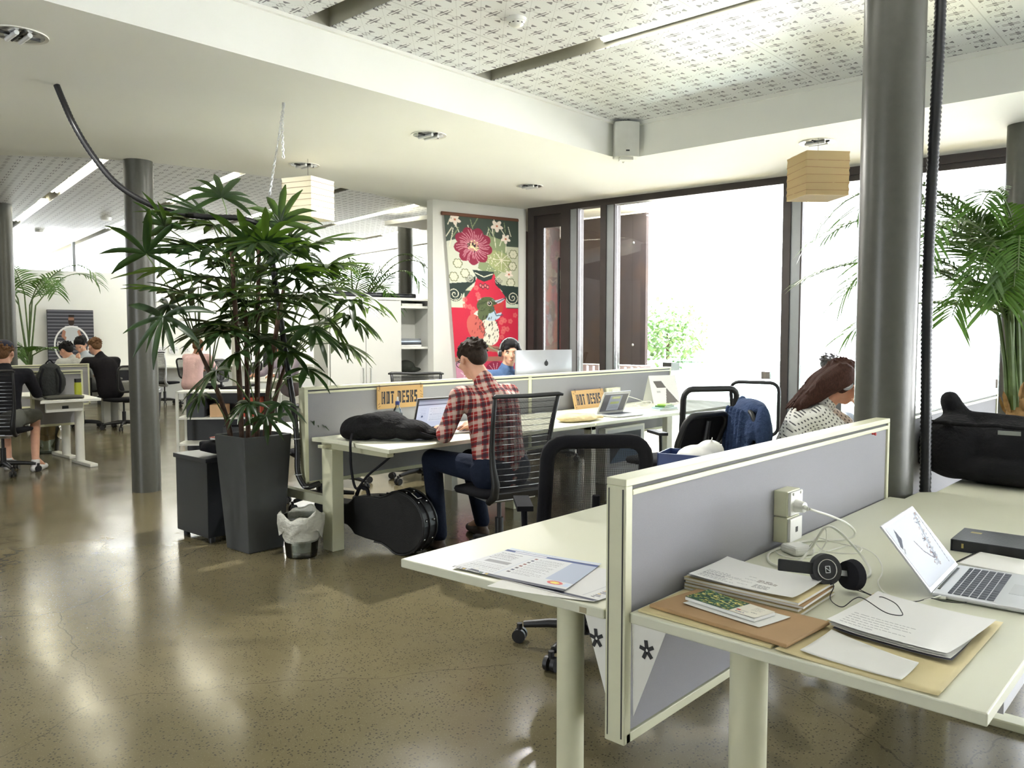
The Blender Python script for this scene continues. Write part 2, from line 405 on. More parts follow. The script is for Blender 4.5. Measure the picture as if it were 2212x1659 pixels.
# wall closing the wing behind the cupboards, glazed above
G0 = fw(9.0); 
mb = MB(); wallseg(mb, G0, (-9.2, 12.6), 0, 1.5); wallseg(mb, G0, (-9.2, 12.6), 2.5, 3.3); wallseg(mb, (-9.2, 12.6), (-7.4, 9.0), 0, 1.0); wallseg(mb, (-9.2, 12.6), (-7.4, 9.0), 2.75, 3.3)
for k in range(7):
    a = Vector(G0).lerp(Vector((-9.2, 12.6)), k / 6.5); b = Vector(G0).lerp(Vector((-9.2, 12.6)), k / 6.5 + .012); wallseg(mb, a, b, 1.0, 2.75)
struct(mb, 'wall_wing_end', M['plaster'])
RET = wallseg(MB(), (-7.4, 9.0), (-6.6, 7.62), 0, 2.9)
# outside: paving, rust coloured cladding, eave
struct(MB().mm((-30, 7.9, -.2), (30, 60, -.12)), 'ground_outside', mat('pale_paving', rgb(214, 214, 212), .8))

# columns
def column(x, y, r, z1, mt_, name='column'):
    return struct(MB().cyl((x, y, 0), (x, y, z1), r, n=40), name, mt_, smooth=True)
column(-7.28, 3.18, .12, 2.91, M['column']); column(-1.160, 3.650, .120, 3.2, M['column'], 'column_near')
column(-12.93, 3.76, .12, 3.2, M['column'], 'column_far_left'); column(-10.04, 8.57, .12, 3.2, M['column'], 'column_far_wing')
column(-1.28, 6.93, .12, 2.91, M['column'], 'column_window'); column(-13.89, 7.78, .085, 3.2, M['whitem'], 'column_pale')
# outside cladding and eave
def corten():
    t = NT('rusted_steel_cladding'); co = t.coord(); x, y, z = t.xyz(co)
    st = t.vec(x, t.math('MULTIPLY', z, .25)); n = t.noise(st, 4.5, 5, .6); n2 = t.noise(co, 1.3, 3)
    c = t.ramp(n, [(.25, rgb(52, 44, 46)), (.5, rgb(62, 52, 52)), (.75, rgb(72, 58, 54))])
    c = t.mix(t.ramp(n2, [(.5, (0,) * 3), (.62, (.7,) * 3)]), c, rgb(78, 58, 44))
    seam = t.math('LESS_THAN', t.math('FRACT', t.math('DIVIDE', t.math('ADD', x, .155), .43)), .025)
    return t.set(Base_Color=t.mix(seam, c, rgb(44, 34, 34)), Roughness=.85)
CORT = corten(); struct(RET, 'wall_return', CORT)
o = struct(MB().mm((-9.6, 9.2, .98), (-5.96, 9.26, 2.98)), 'wall_cladding', CORT)
mb = MB()
for k in range(8):
    for z in (1.25, 2.6): mb.ell((-6.15 - .43 * k, 9.19, z), (.018, .01, .018), n=8, m=5)
mb.build('cladding_bolt', M['silver'], o, smooth=True)
struct(MB().mm((-9.6, 7.8, 3.0), (-5.9, 9.6, 3.06)), 'trim_eave', M['plaster'])
mb = MB()
for k in range(34): mb.mm((-9.4 + .105 * k, 9.19, .45), (-9.33 + .105 * k, 9.21, .97))
for z in (.5, .72, .95): mb.mm((-9.6, 9.2, z), (-5.9, 9.215, z + .02))
struct(mb, 'wall_lattice', mat('lattice_paint', rgb(196, 176, 176), .7))

# ================================================================== DESKS AND SCREENS
CH = mat('cap_shadow_gap', rgb(60, 60, 58), .6)
def screen(name, label, x0, x1, y0, y1, z0, z1, splits=(), cat='desk partition', loc=(0, 0, 0), rz=0, th=None):
    """partition whose long axis is Y, thickness x0..x1"""
    t = thing(name, label, cat, loc, rz)
    ys = [y0] + list(splits) + [y1]
    for a, b in zip(ys, ys[1:]):
        f = MB().mm((x0 + .008, a + .03, z0 + .025), (x1 - .008, b - .02, z1 - .035)).build('fabric_panel', M['panel'], t)
    mb = MB()
    MB().mm((x0, y0, z0), (x1, y0 + .028, z1 - .018)).build('end_post', M['cream'], t, bevel=.002); MB().mm((x0, y1 - .022, z0), (x1, y1, z1 - .018)).build('end_post', M['cream'], t, bevel=.002)
    for s_ in splits: MB().mm((x0 + .002, s_ - .02, z0), (x1 - .002, s_ + .02, z1 - .02)).build('middle_post', M['cream'], t, bevel=.002)
    MB().mm((x0, y0, z1 - .018), (x1, y1, z1)).build('top_cap', M['cream'], t, bevel=.002); MB().mm((x0, y0 + .03, z1 - .042), (x1, y1 - .02, z1 - .028)).build('top_rail', M['cream'], t, bevel=.002)
    MB().mm((x0 + .006, y0 + .02, z1 - .028), (x1 - .006, y1 - .01, z1 - .018)).build('shadow_gap', CH, t)
    MB().mm((x0, y0 + .01, z0), (x1, y1, z0 + .025)).build('bottom_rail', M['cream'], t, bevel=.002)
    return t
near_screen = screen('desk_screen', 'grey fabric desk divider in cream frame between the two nearest desks', -1.145, -1.088, 1.604, 3.50, .405, 1.055)
# gap lines on the end post
mb = MB(); mb.mm((-1.098, 1.6025, .42), (-1.095, 1.605, 1.03)); mb.mm((-1.138, 1.6025, .42), (-1.136, 1.605, 1.03)); mb.build('post_groove', CH, near_screen)
p = thing('push_pin', 'red push pin stuck near far end of the nearest grey divider', 'push pin', (-1.088, 3.285, 1.011))
MB().cyl((0.001, 0, 0), (.012, 0, 0), .004, .003).cyl((.012, 0, 0), (.016, 0, 0), .006).build('pin_head', mat('red_plastic', rgb(190, 40, 40), .4), p)

def desk_top(t, poly, z1=.73, th=.026, m=None):
    MB().prism(poly, z1 - th, z1).build('desktop', m or M['laminate'], t, bevel=.003)
def round_leg(t, x, y, r, z1, foot=None, m=None):
    l = MB().cyl((x, y, .03), (x, y, z1), r, n=32).build('leg', m or M['cream'], t, smooth=True)
    if foot: MB().mm((x - .04, y + foot[0], 0), (x + .04, y + foot[1], .035)).build('foot', m or M['cream'], t, bevel=.006)
    return l
t = thing('desk', 'cream desk in the right foreground holding the open laptop and folders', 'desk', (0, 0, 0))
desk_top(t, [(-1.088, 1.622), (-.322, 1.608), (-.322, 4.35), (-.975, 4.35), (-.975, 3.75), (-1.03, 3.70), (-1.03, 3.515), (-1.088, 3.515)])
round_leg(t, -.836, 1.74, .043, .70); round_leg(t, -.83, 3.3, .043, .70)
for y in (1.7, 3.26): MB().mm((-.86, y, 0), (-.36, y + .08, .03)).build('foot', M['cream'], t, bevel=.005)
MB().mm((-.36, 1.78, .665), (-.33, 4.2, .70)).mm((-.9, 2.2, .66), (-.36, 2.25, .70)).build('support_rail', M['silver'], t)
MB().bar((-.33, 2.03, .46), (-.05, 2.09, .44), .035, .035).build('cable_tray', M['silver'], t)
t = thing('desk', 'cream desk left of the nearest divider with printed screenshots on it', 'desk', (0, 0, 0))
desk_top(t, [(-1.86, 1.56), (-1.148, 1.60), (-1.148, 3.45), (-1.875, 3.45)])
round_leg(t, -1.296, 1.66, .036, .70); round_leg(t, -1.275, 3.2, .036, .70)
MB().mm((-1.31, 1.62, 0), (-1.2, 1.7, .03)).build('foot', M['cream'], t)
MB().mm((-1.225, 1.596, .708), (-1.198, 1.6035, .722)).build('edge_plug', mat('tan_plug', rgb(170, 160, 130), .6), t)

# middle benches
mid = screen('desk_screen', 'long grey fabric divider with the hot desks signs in the middle', -4.555, -4.49, 2.98, 7.43, .42, 1.055, splits=(5.19,))
t = thing('desk', 'cream bench desk where the man in the plaid shirt works', 'desk', (0, 0, 0))
desk_top(t, [(-4.49, 3.03), (-4.25, 3.06), (-3.95, 3.03), (-3.68, 3.005), (-3.64, 4.95), (-4.49, 4.95)])
for q in (((-4.44, 3.07, 0), (-4.33, 3.16, .66)), ((-4.425, 4.8, 0), (-4.33, 4.89, .66))): MB().mm(*q).build('leg', M['cream'], t, bevel=.004)
MB().mm((-4.47, 3.09, .66), (-3.8, 3.14, .704)).mm((-4.41, 3.02, .67), (-4.36, 3.3, .69)).build('top_bracket', M['cream'], t, bevel=.003)
MB().mm((-4.56, 3.1, .28), (-4.4, 3.15, .34)).mm((-5.24, 3.1, .28), (-4.56, 3.15, .34)).build('cross_bar', M['cream'], t, bevel=.003)
t = thing('desk', 'cream bench desk holding the tote bag and small white laptop', 'desk', (0, 0, 0))
desk_top(t, [(-4.49, 4.97), (-3.64, 4.97), (-3.60, 6.35), (-3.60, 7.35), (-4.49, 7.35)])
for q in (((-3.82, 5.05, 0), (-3.75, 5.11, .70)), ((-4.42, 7.15, 0), (-4.36, 7.25, .7))): MB().mm(*q).build('leg', M['whitem'], t, bevel=.004)
MB().mm((-4.45, 5.05, .66), (-3.75, 5.11, .70)).build('top_bracket', M['whitem'], t)
t = thing('desk', 'white desk behind the long divider under the big desktop computer', 'desk', (0, 0, 0))
desk_top(t, [(-5.4, 3.03), (-4.56, 3.03), (-4.56, 7.35), (-5.4, 7.35)])
for y in (3.09, 5.0, 7.1): MB().mm((-5.35, y, 0), (-5.25, y + .07, .70)).build('leg', M['whitem'], t)

# bench behind the near screen: woman's desk and box table
t = thing('desk', 'pale desk beyond the nearest divider where the woman leans', 'desk', (0, 0, 0))
desk_top(t, [(-1.97, 3.9), (-1.21, 3.9), (-1.21, 5.6), (-1.97, 5.6)])
round_leg(t, -1.55, 4.05, .035, .7); round_leg(t, -1.55, 5.4, .035, .7)
s2 = screen('desk_screen', 'pale divider behind the black bag, beside the potted palm', -1.2, -1.14, 3.95, 5.66, .42, 1.05)

# ================================================================== CHAIRS
def mesh_mat(name, col, a=.5, sc=260):
    t = NT(name); co = t.coord(); x, y, z = t.xyz(co)
    gx = t.math('FRACT', t.math('MULTIPLY', x, sc)); gz = t.math('FRACT', t.math('MULTIPLY', z, sc))
    h = t.math('MULTIPLY', t.math('GREATER_THAN', gx, .38), t.math('GREATER_THAN', gz, .38))
    t.set(Base_Color=col, Roughness=.8, Alpha=t.math('SUBTRACT', 1.0, t.math('MULTIPLY', h, a)))
    return t.m
M['mesh'] = mesh_mat('black_chair_mesh', rgb(28, 28, 32), .85)
M['meshd'] = mesh_mat('dense_chair_mesh', rgb(26, 26, 30), .35)
M['smoke'] = glass('smoky_plastic', (.55, .6, .6))
M['lev'] = mat('grey_lever', rgb(150, 150, 145), .4)
def chair_base(t, r=.30, hub=.1, m=None, zs=.40):
    m = m or M['dark']
    MB().cyl((0, 0, .07), (0, 0, .13), .035, .03, 20).build('hub', m, t, smooth=True)
    mb = MB().cyl((0, 0, .1), (0, 0, .26), .026, n=18); mb.cyl((0, 0, .26), (0, 0, zs), .014, n=14); mb.build('gas_column', m, t, smooth=True)
    for k in range(5):
        a = 2 * PI * k / 5 + .3; dx, dy = math.cos(a), math.sin(a)
        b = MB(); b.tube([(dx * .025, dy * .025, .105), (dx * r * .55, dy * r * .55, .098), (dx * r * .93, dy * r * .93, .082)], [.026, .021, .016], 8)
        b.cyl((dx * r, dy * r, .085), (dx * r, dy * r, .05), .013, n=8)
        arm = b.build('base_arm', m, t, smooth=True, ang=50)
        w = MB(); px, py = -dy, dx
        for sg in (-1, 1): w.cyl((dx * r + px * .008 * sg, dy * r + py * .008 * sg, .031), (dx * r + px * .026 * sg, dy * r + py * .026 * sg, .031), .031, n=16)
        w.build('caster', m, arm, smooth=True)
def rounded(pts, n=5):
    return pts
def seat_blob(t, w=.48, d=.46, z=.46, m=None, th=.05, y0=.02):
    mb = MB(); n = 28; top = []
    for i in range(n):
        a = 2 * PI * i / n; c, s_ = math.cos(a), math.sin(a)
        top.append((math.copysign(abs(c) ** .55, c) * w / 2, math.copysign(abs(s_) ** .55, s_) * d / 2 + y0))
    prof = [(.80, -th), (.96, -th * .7), (1, -th * .3), (.97, 0), (.85, .008), (.4, .004), (.02, 0)]
    vs = [(x * k, (y - y0) * k + y0, z + dz - (.03 * max(0, (y - y0)) / d if dz > -th else 0)) for k, dz in prof for x, y in top]
    fs = [(i * n + k, i * n + (k + 1) % n, (i + 1) * n + (k + 1) % n, (i + 1) * n + k) for i in range(len(prof) - 1) for k in range(n)]
    fs += [tuple(reversed(range(n))), tuple((len(prof) - 1) * n + k for k in range(n))]
    mb.add(vs, fs); return mb.build('seat', m or M['dkfab'], t, smooth=True, ang=60)
BACKP = [(-.17, .40), (-.235, .445), (-.255, .52), (-.235, .62), (-.235, .72), (-.265, .88), (-.305, 1.03)]
def interp(prof, z):
    for (a, za), (b, zb) in zip(prof, prof[1:]):
        if za <= z <= zb: return a + (b - a) * (z - za) / (zb - za)
    return prof[-1][0] if z > prof[-1][1] else prof[0][0]
def rung_chair(label, loc, rz, group=None, wt=.225, wb=.185):
    t = thing('office_chair', label, 'chair', loc, rz, group)
    chair_base(t); seat_blob(t)
    MB().box((0, 0, .405), (.34, .30, .014), (.05, 0, 0)).box((0, -.1, .395), (.16, .2, .02), (-.35, 0, 0)).build('under_plate', M['silver'], t, bevel=.006)
    for sg in (-1, 1):
        mb = MB(); pts = [(sg * (wb + (wt - wb) * max(0, (z - .45) / .58)), y, z) for y, z in BACKP]
        mb.tube(pts, [.02, .026, .026, .02, .016, .014, .013], 8); mb.build('back_upright', M['dark'], t, smooth=True, ang=0)
    mb = MB(); mb.tube([(-wt - .025, -.325, 1.035), (-wt, -.308, 1.04), (0, -.30, 1.035), (wt, -.308, 1.04), (wt + .025, -.325, 1.035)], [.008, .013, .014, .013, .008], 8); mb.build('top_rail', M['dark'], t, smooth=True, ang=0)
    for k in range(15):
        z = .50 + .50 * k / 14; y = interp(BACKP, z); w = wb + (wt - wb) * (z - .45) / .58
        MB().tube([(-w, y, z), (-w * .4, y - .012, z), (w * .4, y - .012, z), (w, y, z)], .0022, 5).build('rung', M['silver'] if k < 13 else M['dark'], t, smooth=True)
    mb = MB(); n = 10
    for k in range(n + 1):
        z = .47 + .55 * k / n; y = interp(BACKP, z) - .004; w = wb + (wt - wb) * max(0, (z - .45)) / .58 - .006
        mb.v += [(-w, y, z), (0, y - .014, z), (w, y, z)]
    for k in range(n):
        for j in range(2): a = k * 3 + j; mb.f.append((a, a + 1, a + 4, a + 3)); mb.m.append(0)
    mb.build('back_mesh', M['mesh'], t, smooth=True)
    MB().box((0, -.2, .44), (.38, .03, .05), (.3, 0, 0)).build('back_bracket', M['dark'], t, bevel=.008)
    return t
def loop_back(mb, w0, w1, z0, z1, prof, r, n=20):
    """closed rounded frame in the back plane"""
    pts = []; cr = .07
    def P(x, z): return (x, prof(z), z)
    W_ = lambda z: w0 + (w1 - w0) * (z - z0) / (z1 - z0)
    for cx_, cz, a0 in ((1, 1, 0), (-1, 1, 90), (-1, -1, 180), (1, -1, 270)):
        for i in range(5):
            a = D(a0 + 90 * i / 4); zc = (z1 - cr) if cz > 0 else (z0 + cr)
            z = zc + cr * math.sin(a); x = cx_ * (W_(z) - cr) + cr * math.cos(a); pts.append(P(x, z))
    mb.tube(pts, r, 8, closed=True); return pts
def frame_chair(label, loc, rz, w0=.2, w1=.22, z0=.56, z1=1.0, r=.022, seat=True, m=None, mm_=None, arms=True, lean=.18, group=None, seatz=.46, base=True):
    t = thing('office_chair', label, 'chair', loc, rz, group); m = m or M['dark']
    if base: chair_base(t)
    if seat: seat_blob(t, z=seatz)
    prof = lambda z: -.21 - lean * (z - z0)
    mb = MB(); pts = loop_back(mb, w0, w1, z0, z1, prof, r); mb.build('back_frame', m, t, smooth=True, ang=0)
    mb = MB(); mb.v = list(pts); mb.f = [tuple(range(len(pts)))]; mb.m = [0]; mb.build('back_mesh', mm_ or M['mesh'], t)
    mb = MB(); mb.tube([(0, -.02, .41), (0, -.2, .42), (0, -.25, .5), (0, prof(z0 + .2) - .02, z0 + .2)], [.025, .025, .022, .016], 8); mb.build('back_spine', m, t, smooth=True)
    if arms:
        for sg in (-1, 1):
            mb = MB(); mb.tube([(sg * .2, -.02, .42), (sg * .27, -.03, .46), (sg * .275, -.03, .64)], .014, 8); mb.box((sg * .275, .03, .65), (.07, .24, .022)); mb.build('armrest', m, t, smooth=True)
    return t
def fz(dx, dy): return math.atan2(-dx, dy)      # rotation that turns +Y to (dx,dy)

man_chair = rung_chair('black rung-backed office chair under the man in the plaid shirt', (-3.44, 3.68, 0), fz(-.97, .24))
near_chair = frame_chair('black mesh-backed office chair tucked behind the near left desk', (-2.16, 2.87, 0), fz(-.72, .69), .215, .2, .54, .965, .03, m=M['dkfab'])
mb = MB(); mb.tube([(.24, .0, .45), (.30, -.02, .40), (.34, -.03, .32)], [.008, .012, .016], 8); mb.build('height_lever', M['dark'], near_chair, smooth=True)
c = frame_chair('black mesh-backed chair by the window, left of the denim jacket chair', (-3.15, 5.53, 0), fz(-.8, .55), .19, .215, .60, 1.0, .022, lean=.22)
fc = frame_chair('black chair with thin square frame near the window, behind the denim jacket', (-2.94, 6.28, 0), fz(-.2, .95), .17, .19, .6, 1.02, .014, arms=False, mm_=M['smoke'])
sc = frame_chair('small black chair with round seat and low back beside the blue box', (-2.80, 4.63, 0), fz(-.97, .2), .19, .19, .66, .90, .02, mm_=M['dkfab'], arms=False, lean=.45, seatz=.60)
jc = frame_chair('black office chair carrying the denim jacket', (-2.12, 4.88, 0), fz(.74, .67), .2, .22, .56, .93, .016, arms=False)
c = frame_chair('black chair back rising behind long divider right of big computer', (-5.75, 7.0, 0), fz(.9, .3), .2, .23, .58, 1.0, .02, mm_=M['meshd'])
c = dup(man_chair, (-5.85, 5.16, 0), fz(-.67, .74), 'black chair behind the long divider in front of the open shelves')
c = frame_chair('black office chair under the bench, left of the man in plaid shirt', (-6.15, 4.45, 0), fz(.9, .2), .2, .22, .56, .80, .02)
c = frame_chair('black office chair whose base shows between planter and desk leg', (-5.60, 3.85, 0), fz(.9, -.1), .2, .22, .56, .80, .02)

# ================================================================== PLANTER, CABINET, BINS
M['pot'] = mat('charcoal_planter', rgb(72, 74, 75), .6, var=.05)
M['leaf'] = None
def leafmat(name, c1, c2, rough=.35):
    t = NT(name); co = t.coord(); n = t.noise(co, 6, 3); 
    c = t.ramp(n, [(.3, c1), (.7, c2)])
    t.set(Base_Color=c, Roughness=rough); t.p.inputs['Specular IOR Level'].default_value = .5
    tl = t.n('ShaderNodeBsdfTranslucent'); t.link(t.mix(.5, c, rgb(120, 160, 40)), tl.inputs[0])
    mx = t.n('ShaderNodeMixShader'); mx.inputs[0].default_value = .18
    t.t.links.new(t.p.outputs[0], mx.inputs[1]); t.t.links.new(tl.outputs[0], mx.inputs[2]); t.t.links.new(mx.outputs[0], t.out.inputs[0])
    return t.m
M['rhapis'] = leafmat('dark_palm_leaf', rgb(21, 38, 20), rgb(36, 60, 28))
M['kentia'] = leafmat('bright_palm_leaf', rgb(52, 88, 34), rgb(86, 124, 52))
M['cane'] = mat('brown_cane', rgb(78, 56, 42), .8, var=.3, vs=40, bump=.4, bs=80)
M['stalk'] = mat('green_stalk', rgb(84, 104, 56), .5, var=.2, vs=20)
def planter(t, top, bot, h, z_soil):
    mb = MB(); vs = []
    n = 4
    def ring(hw, z): return [(-hw, -hw, z), (hw, -hw, z), (hw, hw, z), (-hw, hw, z)]
    rs = [ring(bot, 0), ring(top, h), ring(top - .018, h), ring(top - .03, z_soil)]
    for r in rs: vs += r
    fs = [(0, 3, 2, 1)] + [(i * 4 + k, i * 4 + (k + 1) % 4, (i + 1) * 4 + (k + 1) % 4, (i + 1) * 4 + k) for i in range(3) for k in range(4)] + [(12, 13, 14, 15)]
    mb.add(vs, fs); return mb.build('pot', M['pot'], t, bevel=.006)
def blade(mb, base, d, up, L, w, droop, segs=7, tip=.15, fold=.25):
    """one strap-shaped leaflet"""
    d = Vector(d).normalized(); up = Vector(up); side = d.cross(up)
    if side.length < 1e-3: side = Vector((1, 0, 0))
    side.normalize(); p = Vector(base); b0 = len(mb.v); vv = []
    for i in range(segs + 1):
        s_ = i / segs
        ww = w * min(1, s_ * 3.5 + .25) * (1 if s_ < .7 else (1 - (s_ - .7) / .3) * (1 - tip) + tip)
        n = side.cross(d).normalized()
        vv += [p - side * ww / 2 + n * ww * fold, p, p + side * ww / 2 + n * ww * fold]
        p = p + d * (L / segs); d = (d + Vector((0, 0, -1)) * droop / segs).normalized()
    mb.add(vv, [(i * 3 + j, i * 3 + j + 1, i * 3 + j + 4, i * 3 + j + 3) for i in range(segs) for j in range(2)])
def fan_leaf(mb, hub, d, rng, L=.30, n=8, w=.042, droop=.5, spread=200):
    d = Vector(d).normalized(); x, y, _ = frame(d)
    # fan lies in plane spanned by d and horizontal side
    for k in range(n):
        a = D(-spread / 2 + spread * k / (n - 1)) + rng.uniform(-.07, .07)
        v = d * math.cos(a) + x * math.sin(a) + y * rng.uniform(-.12, .05)
        blade(mb, hub, v, y, L * rng.uniform(.8, 1.1) * (1 - .15 * abs(math.sin(a))), w * rng.uniform(.75, 1.15), droop * rng.uniform(.5, 1.3))
M['pebble'] = mat('river_pebble', rgb(120, 114, 98), .7, var=.35, vs=12)
t = thing('potted_palm', 'large bushy dark green fan palm in tall charcoal planter in the middle', 'potted plant', (-4.81, 2.80, 0), D(2))
planter(t, .175, .13, .75, .68)
HUBS = [(-5.03, 2.69, 2.34, -0.60, 0.19, 0.78), (-5.09, 2.48, 2.18, -0.29, -0.92, 0.28), (-5.12, 2.32, 2.12, 0.01, -0.55, 0.84), (-4.95, 2.31, 1.85, -0.48, -0.88, 0.00), (-4.96, 2.29, 1.63, 0.01, -0.42, -0.91), (-5.05, 2.64, 2.00, -0.90, -0.25, 0.36), (-4.80, 2.74, 2.13, 0.38, -0.43, 0.82), (-4.71, 2.96, 2.13, -0.02, 0.61, 0.79), (-4.65, 3.15, 2.16, 0.39, 0.86, 0.32), (-4.53, 2.70, 1.85, 0.03, -0.98, 0.21), (-4.40, 2.81, 1.85, 0.97, -0.12, 0.21), (-4.58, 3.21, 2.01, 0.45, 0.89, 0.10), (-4.80, 2.57, 1.72, -0.41, -0.91, -0.11), (-5.02, 2.51, 1.75, -0.47, -0.86, -0.19), (-4.40, 3.08, 1.75, 0.92, 0.39, -0.09), (-4.49, 3.40, 1.70, 0.46, 0.85, -0.27), (-4.40, 3.20, 1.58, 0.40, 0.79, -0.46), (-4.39, 2.93, 1.49, 0.81, 0.23, -0.54), (-4.88, 2.90, 1.61, -0.51, 0.56, -0.65), (-4.58, 2.88, 1.34, 0.94, 0.20, -0.28), (-4.72, 2.61, 1.34, -0.32, -0.83, -0.46), (-4.73, 2.46, 1.23, -0.21, -0.67, -0.71), (-4.48, 2.95, 1.23, 0.89, 0.34, -0.30), (-4.88, 2.45, 1.08, -0.16, -0.70, -0.70), (-4.53, 2.56, 1.04, 0.02, -0.84, -0.55), (-4.43, 2.72, 1.03, 0.83, 0.10, -0.55), (-4.53, 2.68, 0.95, 0.57, -0.36, -0.74), (-5.03, 2.93, 2.02, -0.10, 0.44, 0.89), (-4.79, 3.13, 1.71, 0.22, 0.96, 0.16), (-5.23, 2.87, 1.91, -0.89, -0.11, 0.44), (-4.79, 2.97, 2.28, -0.22, 0.24, 0.94), (-4.42, 3.16, 1.40, 0.41, 0.83, -0.38), (-5.40, 2.60, 2.02, -0.82, -0.28, 0.50), (-5.20, 2.88, 1.59, -0.99, 0.13, 0.00), (-5.05, 2.60, 1.49, -0.89, -0.34, -0.30), (-4.76, 3.30, 1.91, 0.25, 0.77, 0.58), (-4.85, 3.02, 1.15, 0.11, 0.93, 0.35), (-4.64, 3.05, 0.91, 0.35, 0.90, -0.25)]
rng = random.Random(4)
HUBS = [(a + (.03 if a > -5.1 else .1), b + .03, c - .06 - (.1 if (a > -4.9 and c > 1.95) else 0), d, e, f) for a, b, c, d, e, f in HUBS]
HUBS += [(a + rng.uniform(-.12, .16), b + rng.uniform(-.12, .16), c + rng.uniform(-.22, .02), d + rng.uniform(-.5, .5), e + rng.uniform(-.5, .5), f + rng.uniform(-.3, .3)) for a, b, c, d, e, f in HUBS if c > 1.45]
Ti = Matrix.Rotation(-D(2), 4, 'Z') @ Matrix.Translation((4.81, -2.80, 0))
canes = [(-.09, .02, 1.55, .0, .0), (-.02, -.07, 2.0, -.05, -.02), (.08, .03, 1.75, .12, .1), (.02, .09, 1.2, .05, .12), (-.1, -.09, 1.3, -.18, -.12), (.1, -.06, 1.0, .14, -.05), (-.03, .05, 2.15, -.08, .1)]
cpts = []
for i, (x, y, h, lx, ly) in enumerate(canes):
    pts = [Vector((x + lx * s_ ** 1.5, y + ly * s_ ** 1.5, .66 + (h - .66) * s_)) for s_ in (0, .25, .5, .75, 1)]
    cpts.append(pts); mb = MB(); mb.tube(pts, [.015, .018, .016, .015, .011], 8); mb.build('cane', M['cane'], t, smooth=True)
mb = MB(); st = MB()
for hx in HUBS:
    p = Ti @ Vector(hx[:3]); d = Vector(hx[3:])
    small = p.z < 1.12
    fan_leaf(mb, p, d, rng, .20 if small else rng.uniform(.27, .36), rng.choice((7, 8, 9)), .03 if small else .044, rng.uniform(.3, .8), rng.uniform(180, 230))
    best = min((q for c in cpts for q in c[1:]), key=lambda q: (Vector((q.x, q.y, q.z)) - (p - Vector((0, 0, .28)))).length)
    m_ = (best + p) / 2 + Vector((0, 0, .06)); st.tube([best, m_, p], [.005, .004, .0035], 5)
for k in range(30):   # young inner leaves filling the crown
    a = rng.uniform(0, 2 * PI); p = Vector((rng.uniform(.1, .42) * math.cos(a), rng.uniform(.1, .42) * math.sin(a), rng.uniform(1.35, 2.05)))
    fan_leaf(mb, p, (math.cos(a), math.sin(a), rng.uniform(-.3, .5)), rng, rng.uniform(.24, .3), 8, .04, .5, 200)
    st.tube([(0, 0, p.z - .25), p * .6 + Vector((0, 0, p.z * .38)), p], .0035, 5)
mb.build('foliage', M['rhapis'], t, smooth=True, ang=0); st.build('leaf_stalks', M['stalk'], t, smooth=True)
mb = MB(); 
for k in range(70):
    a = rng.uniform(-.14, .14); b = rng.uniform(-.14, .14); r = rng.uniform(.014, .026)
    mb.ell((a, b, .685 + r * .4), (r * 1.2, r, r * .7), (0, 0, rng.uniform(0, 3)), 8, 6)
o = mb.build('pebbles', M['pebble'], t, smooth=True, ang=0); o['kind'] = 'stuff'

def frond(mb, st, base, az, el, L, droop, n=22, pl=.26, w=.017, pdroop=.7, rng=rng, start=.3):
    p = Vector(base); d = Vector((math.cos(az) * math.cos(el), math.sin(az) * math.cos(el), math.sin(el))); pts = [p.copy()]; N = 16
    dirs = [d.copy()]
    for i in range(N):
        p = p + d * L / N; pts.append(p.copy()); k = droop * (i / N) * 2 / N; d = (d + Vector((0, 0, -k))).normalized(); dirs.append(d.copy())
    st.tube(pts, [.011 * (1 - i / N * .75) for i in range(N + 1)], 6)
    for j in range(n):
        s_ = start + (1 - start) * j / n; f = s_ * N; i = min(N - 1, int(f)); q = pts[i].lerp(pts[i + 1], f - i); dd = dirs[i]
        sd = dd.cross(Vector((0, 0, 1))); sd = sd.normalized() if sd.length > .01 else Vector((1, 0, 0)); up = sd.cross(dd)
        ll = pl * math.sin(PI * min(1, .25 + .75 * (1 - abs(s_ - .55) * 1.3))) * (1.05 - s_ * .35)
        for sg in (-1, 1):
            v = sd * sg * .85 + dd * (.45 + s_ * .5) + up * .15 + Vector((rng.uniform(-.06, .06),) * 3)
            blade(mb, q, v, up, ll * rng.uniform(.9, 1.1), w, pdroop * rng.uniform(.7, 1.3), 4, .1, .2)
def kentia(label, loc, stems, zb, pot=None, group=None, cat='potted plant', name='potted_palm', n=24, pl=.27, trunk=None, pw=.017, seed=3, leaf='kentia'):
    rg = random.Random(seed)
    t = thing(name, label, cat, loc, 0, group)
    mb = MB(); st = MB()
    for (az, h, L, el, dr) in stems:
        b = Vector((rg.uniform(-.05, .05), rg.uniform(-.05, .05), zb)); top = b + Vector((math.cos(az) * .12 * h, math.sin(az) * .12 * h, h))
        st.tube([b, (b + top) / 2 + Vector((math.cos(az) * -.01, 0, 0)), top], [.018, .013, .011], 6)
        frond(mb, st, top, az, el, L, dr, n, pl, pw, rng=rg, start=.12)
    mb.build('fronds', M[leaf], t, smooth=True, ang=0); st.build('stems', M['stalk'], t, smooth=True)
    if pot:
        r, h = pot; MB().lathe([(r * .75, 0), (r, h), (r * .9, h), (r * .85, h - .06), (0, h - .06)], 28).build('pot', M['pot'], t, smooth=True)
    if trunk:
        mb = MB(); mb.lathe([(.05, trunk[0]), (.075, trunk[0] + .05), (.07, (trunk[0] + trunk[1]) / 2), (.05, trunk[1]), (.02, trunk[1] + .03)], 16)
        for k in range(16):
            a = rg.uniform(0, 6.28); z = rg.uniform(trunk[0], trunk[1]); blade(mb, (.06 * math.cos(a), .06 * math.sin(a), z), (math.cos(a) * .4, math.sin(a) * .4, 1), (math.cos(a), math.sin(a), 0), .12, .04, .3, 4)
        mb.build('fibre_sheath', mat('palm_fibre', rgb(150, 118, 74), .9, var=.3, vs=30, bump=.5, bs=90), t, smooth=True)
    return t
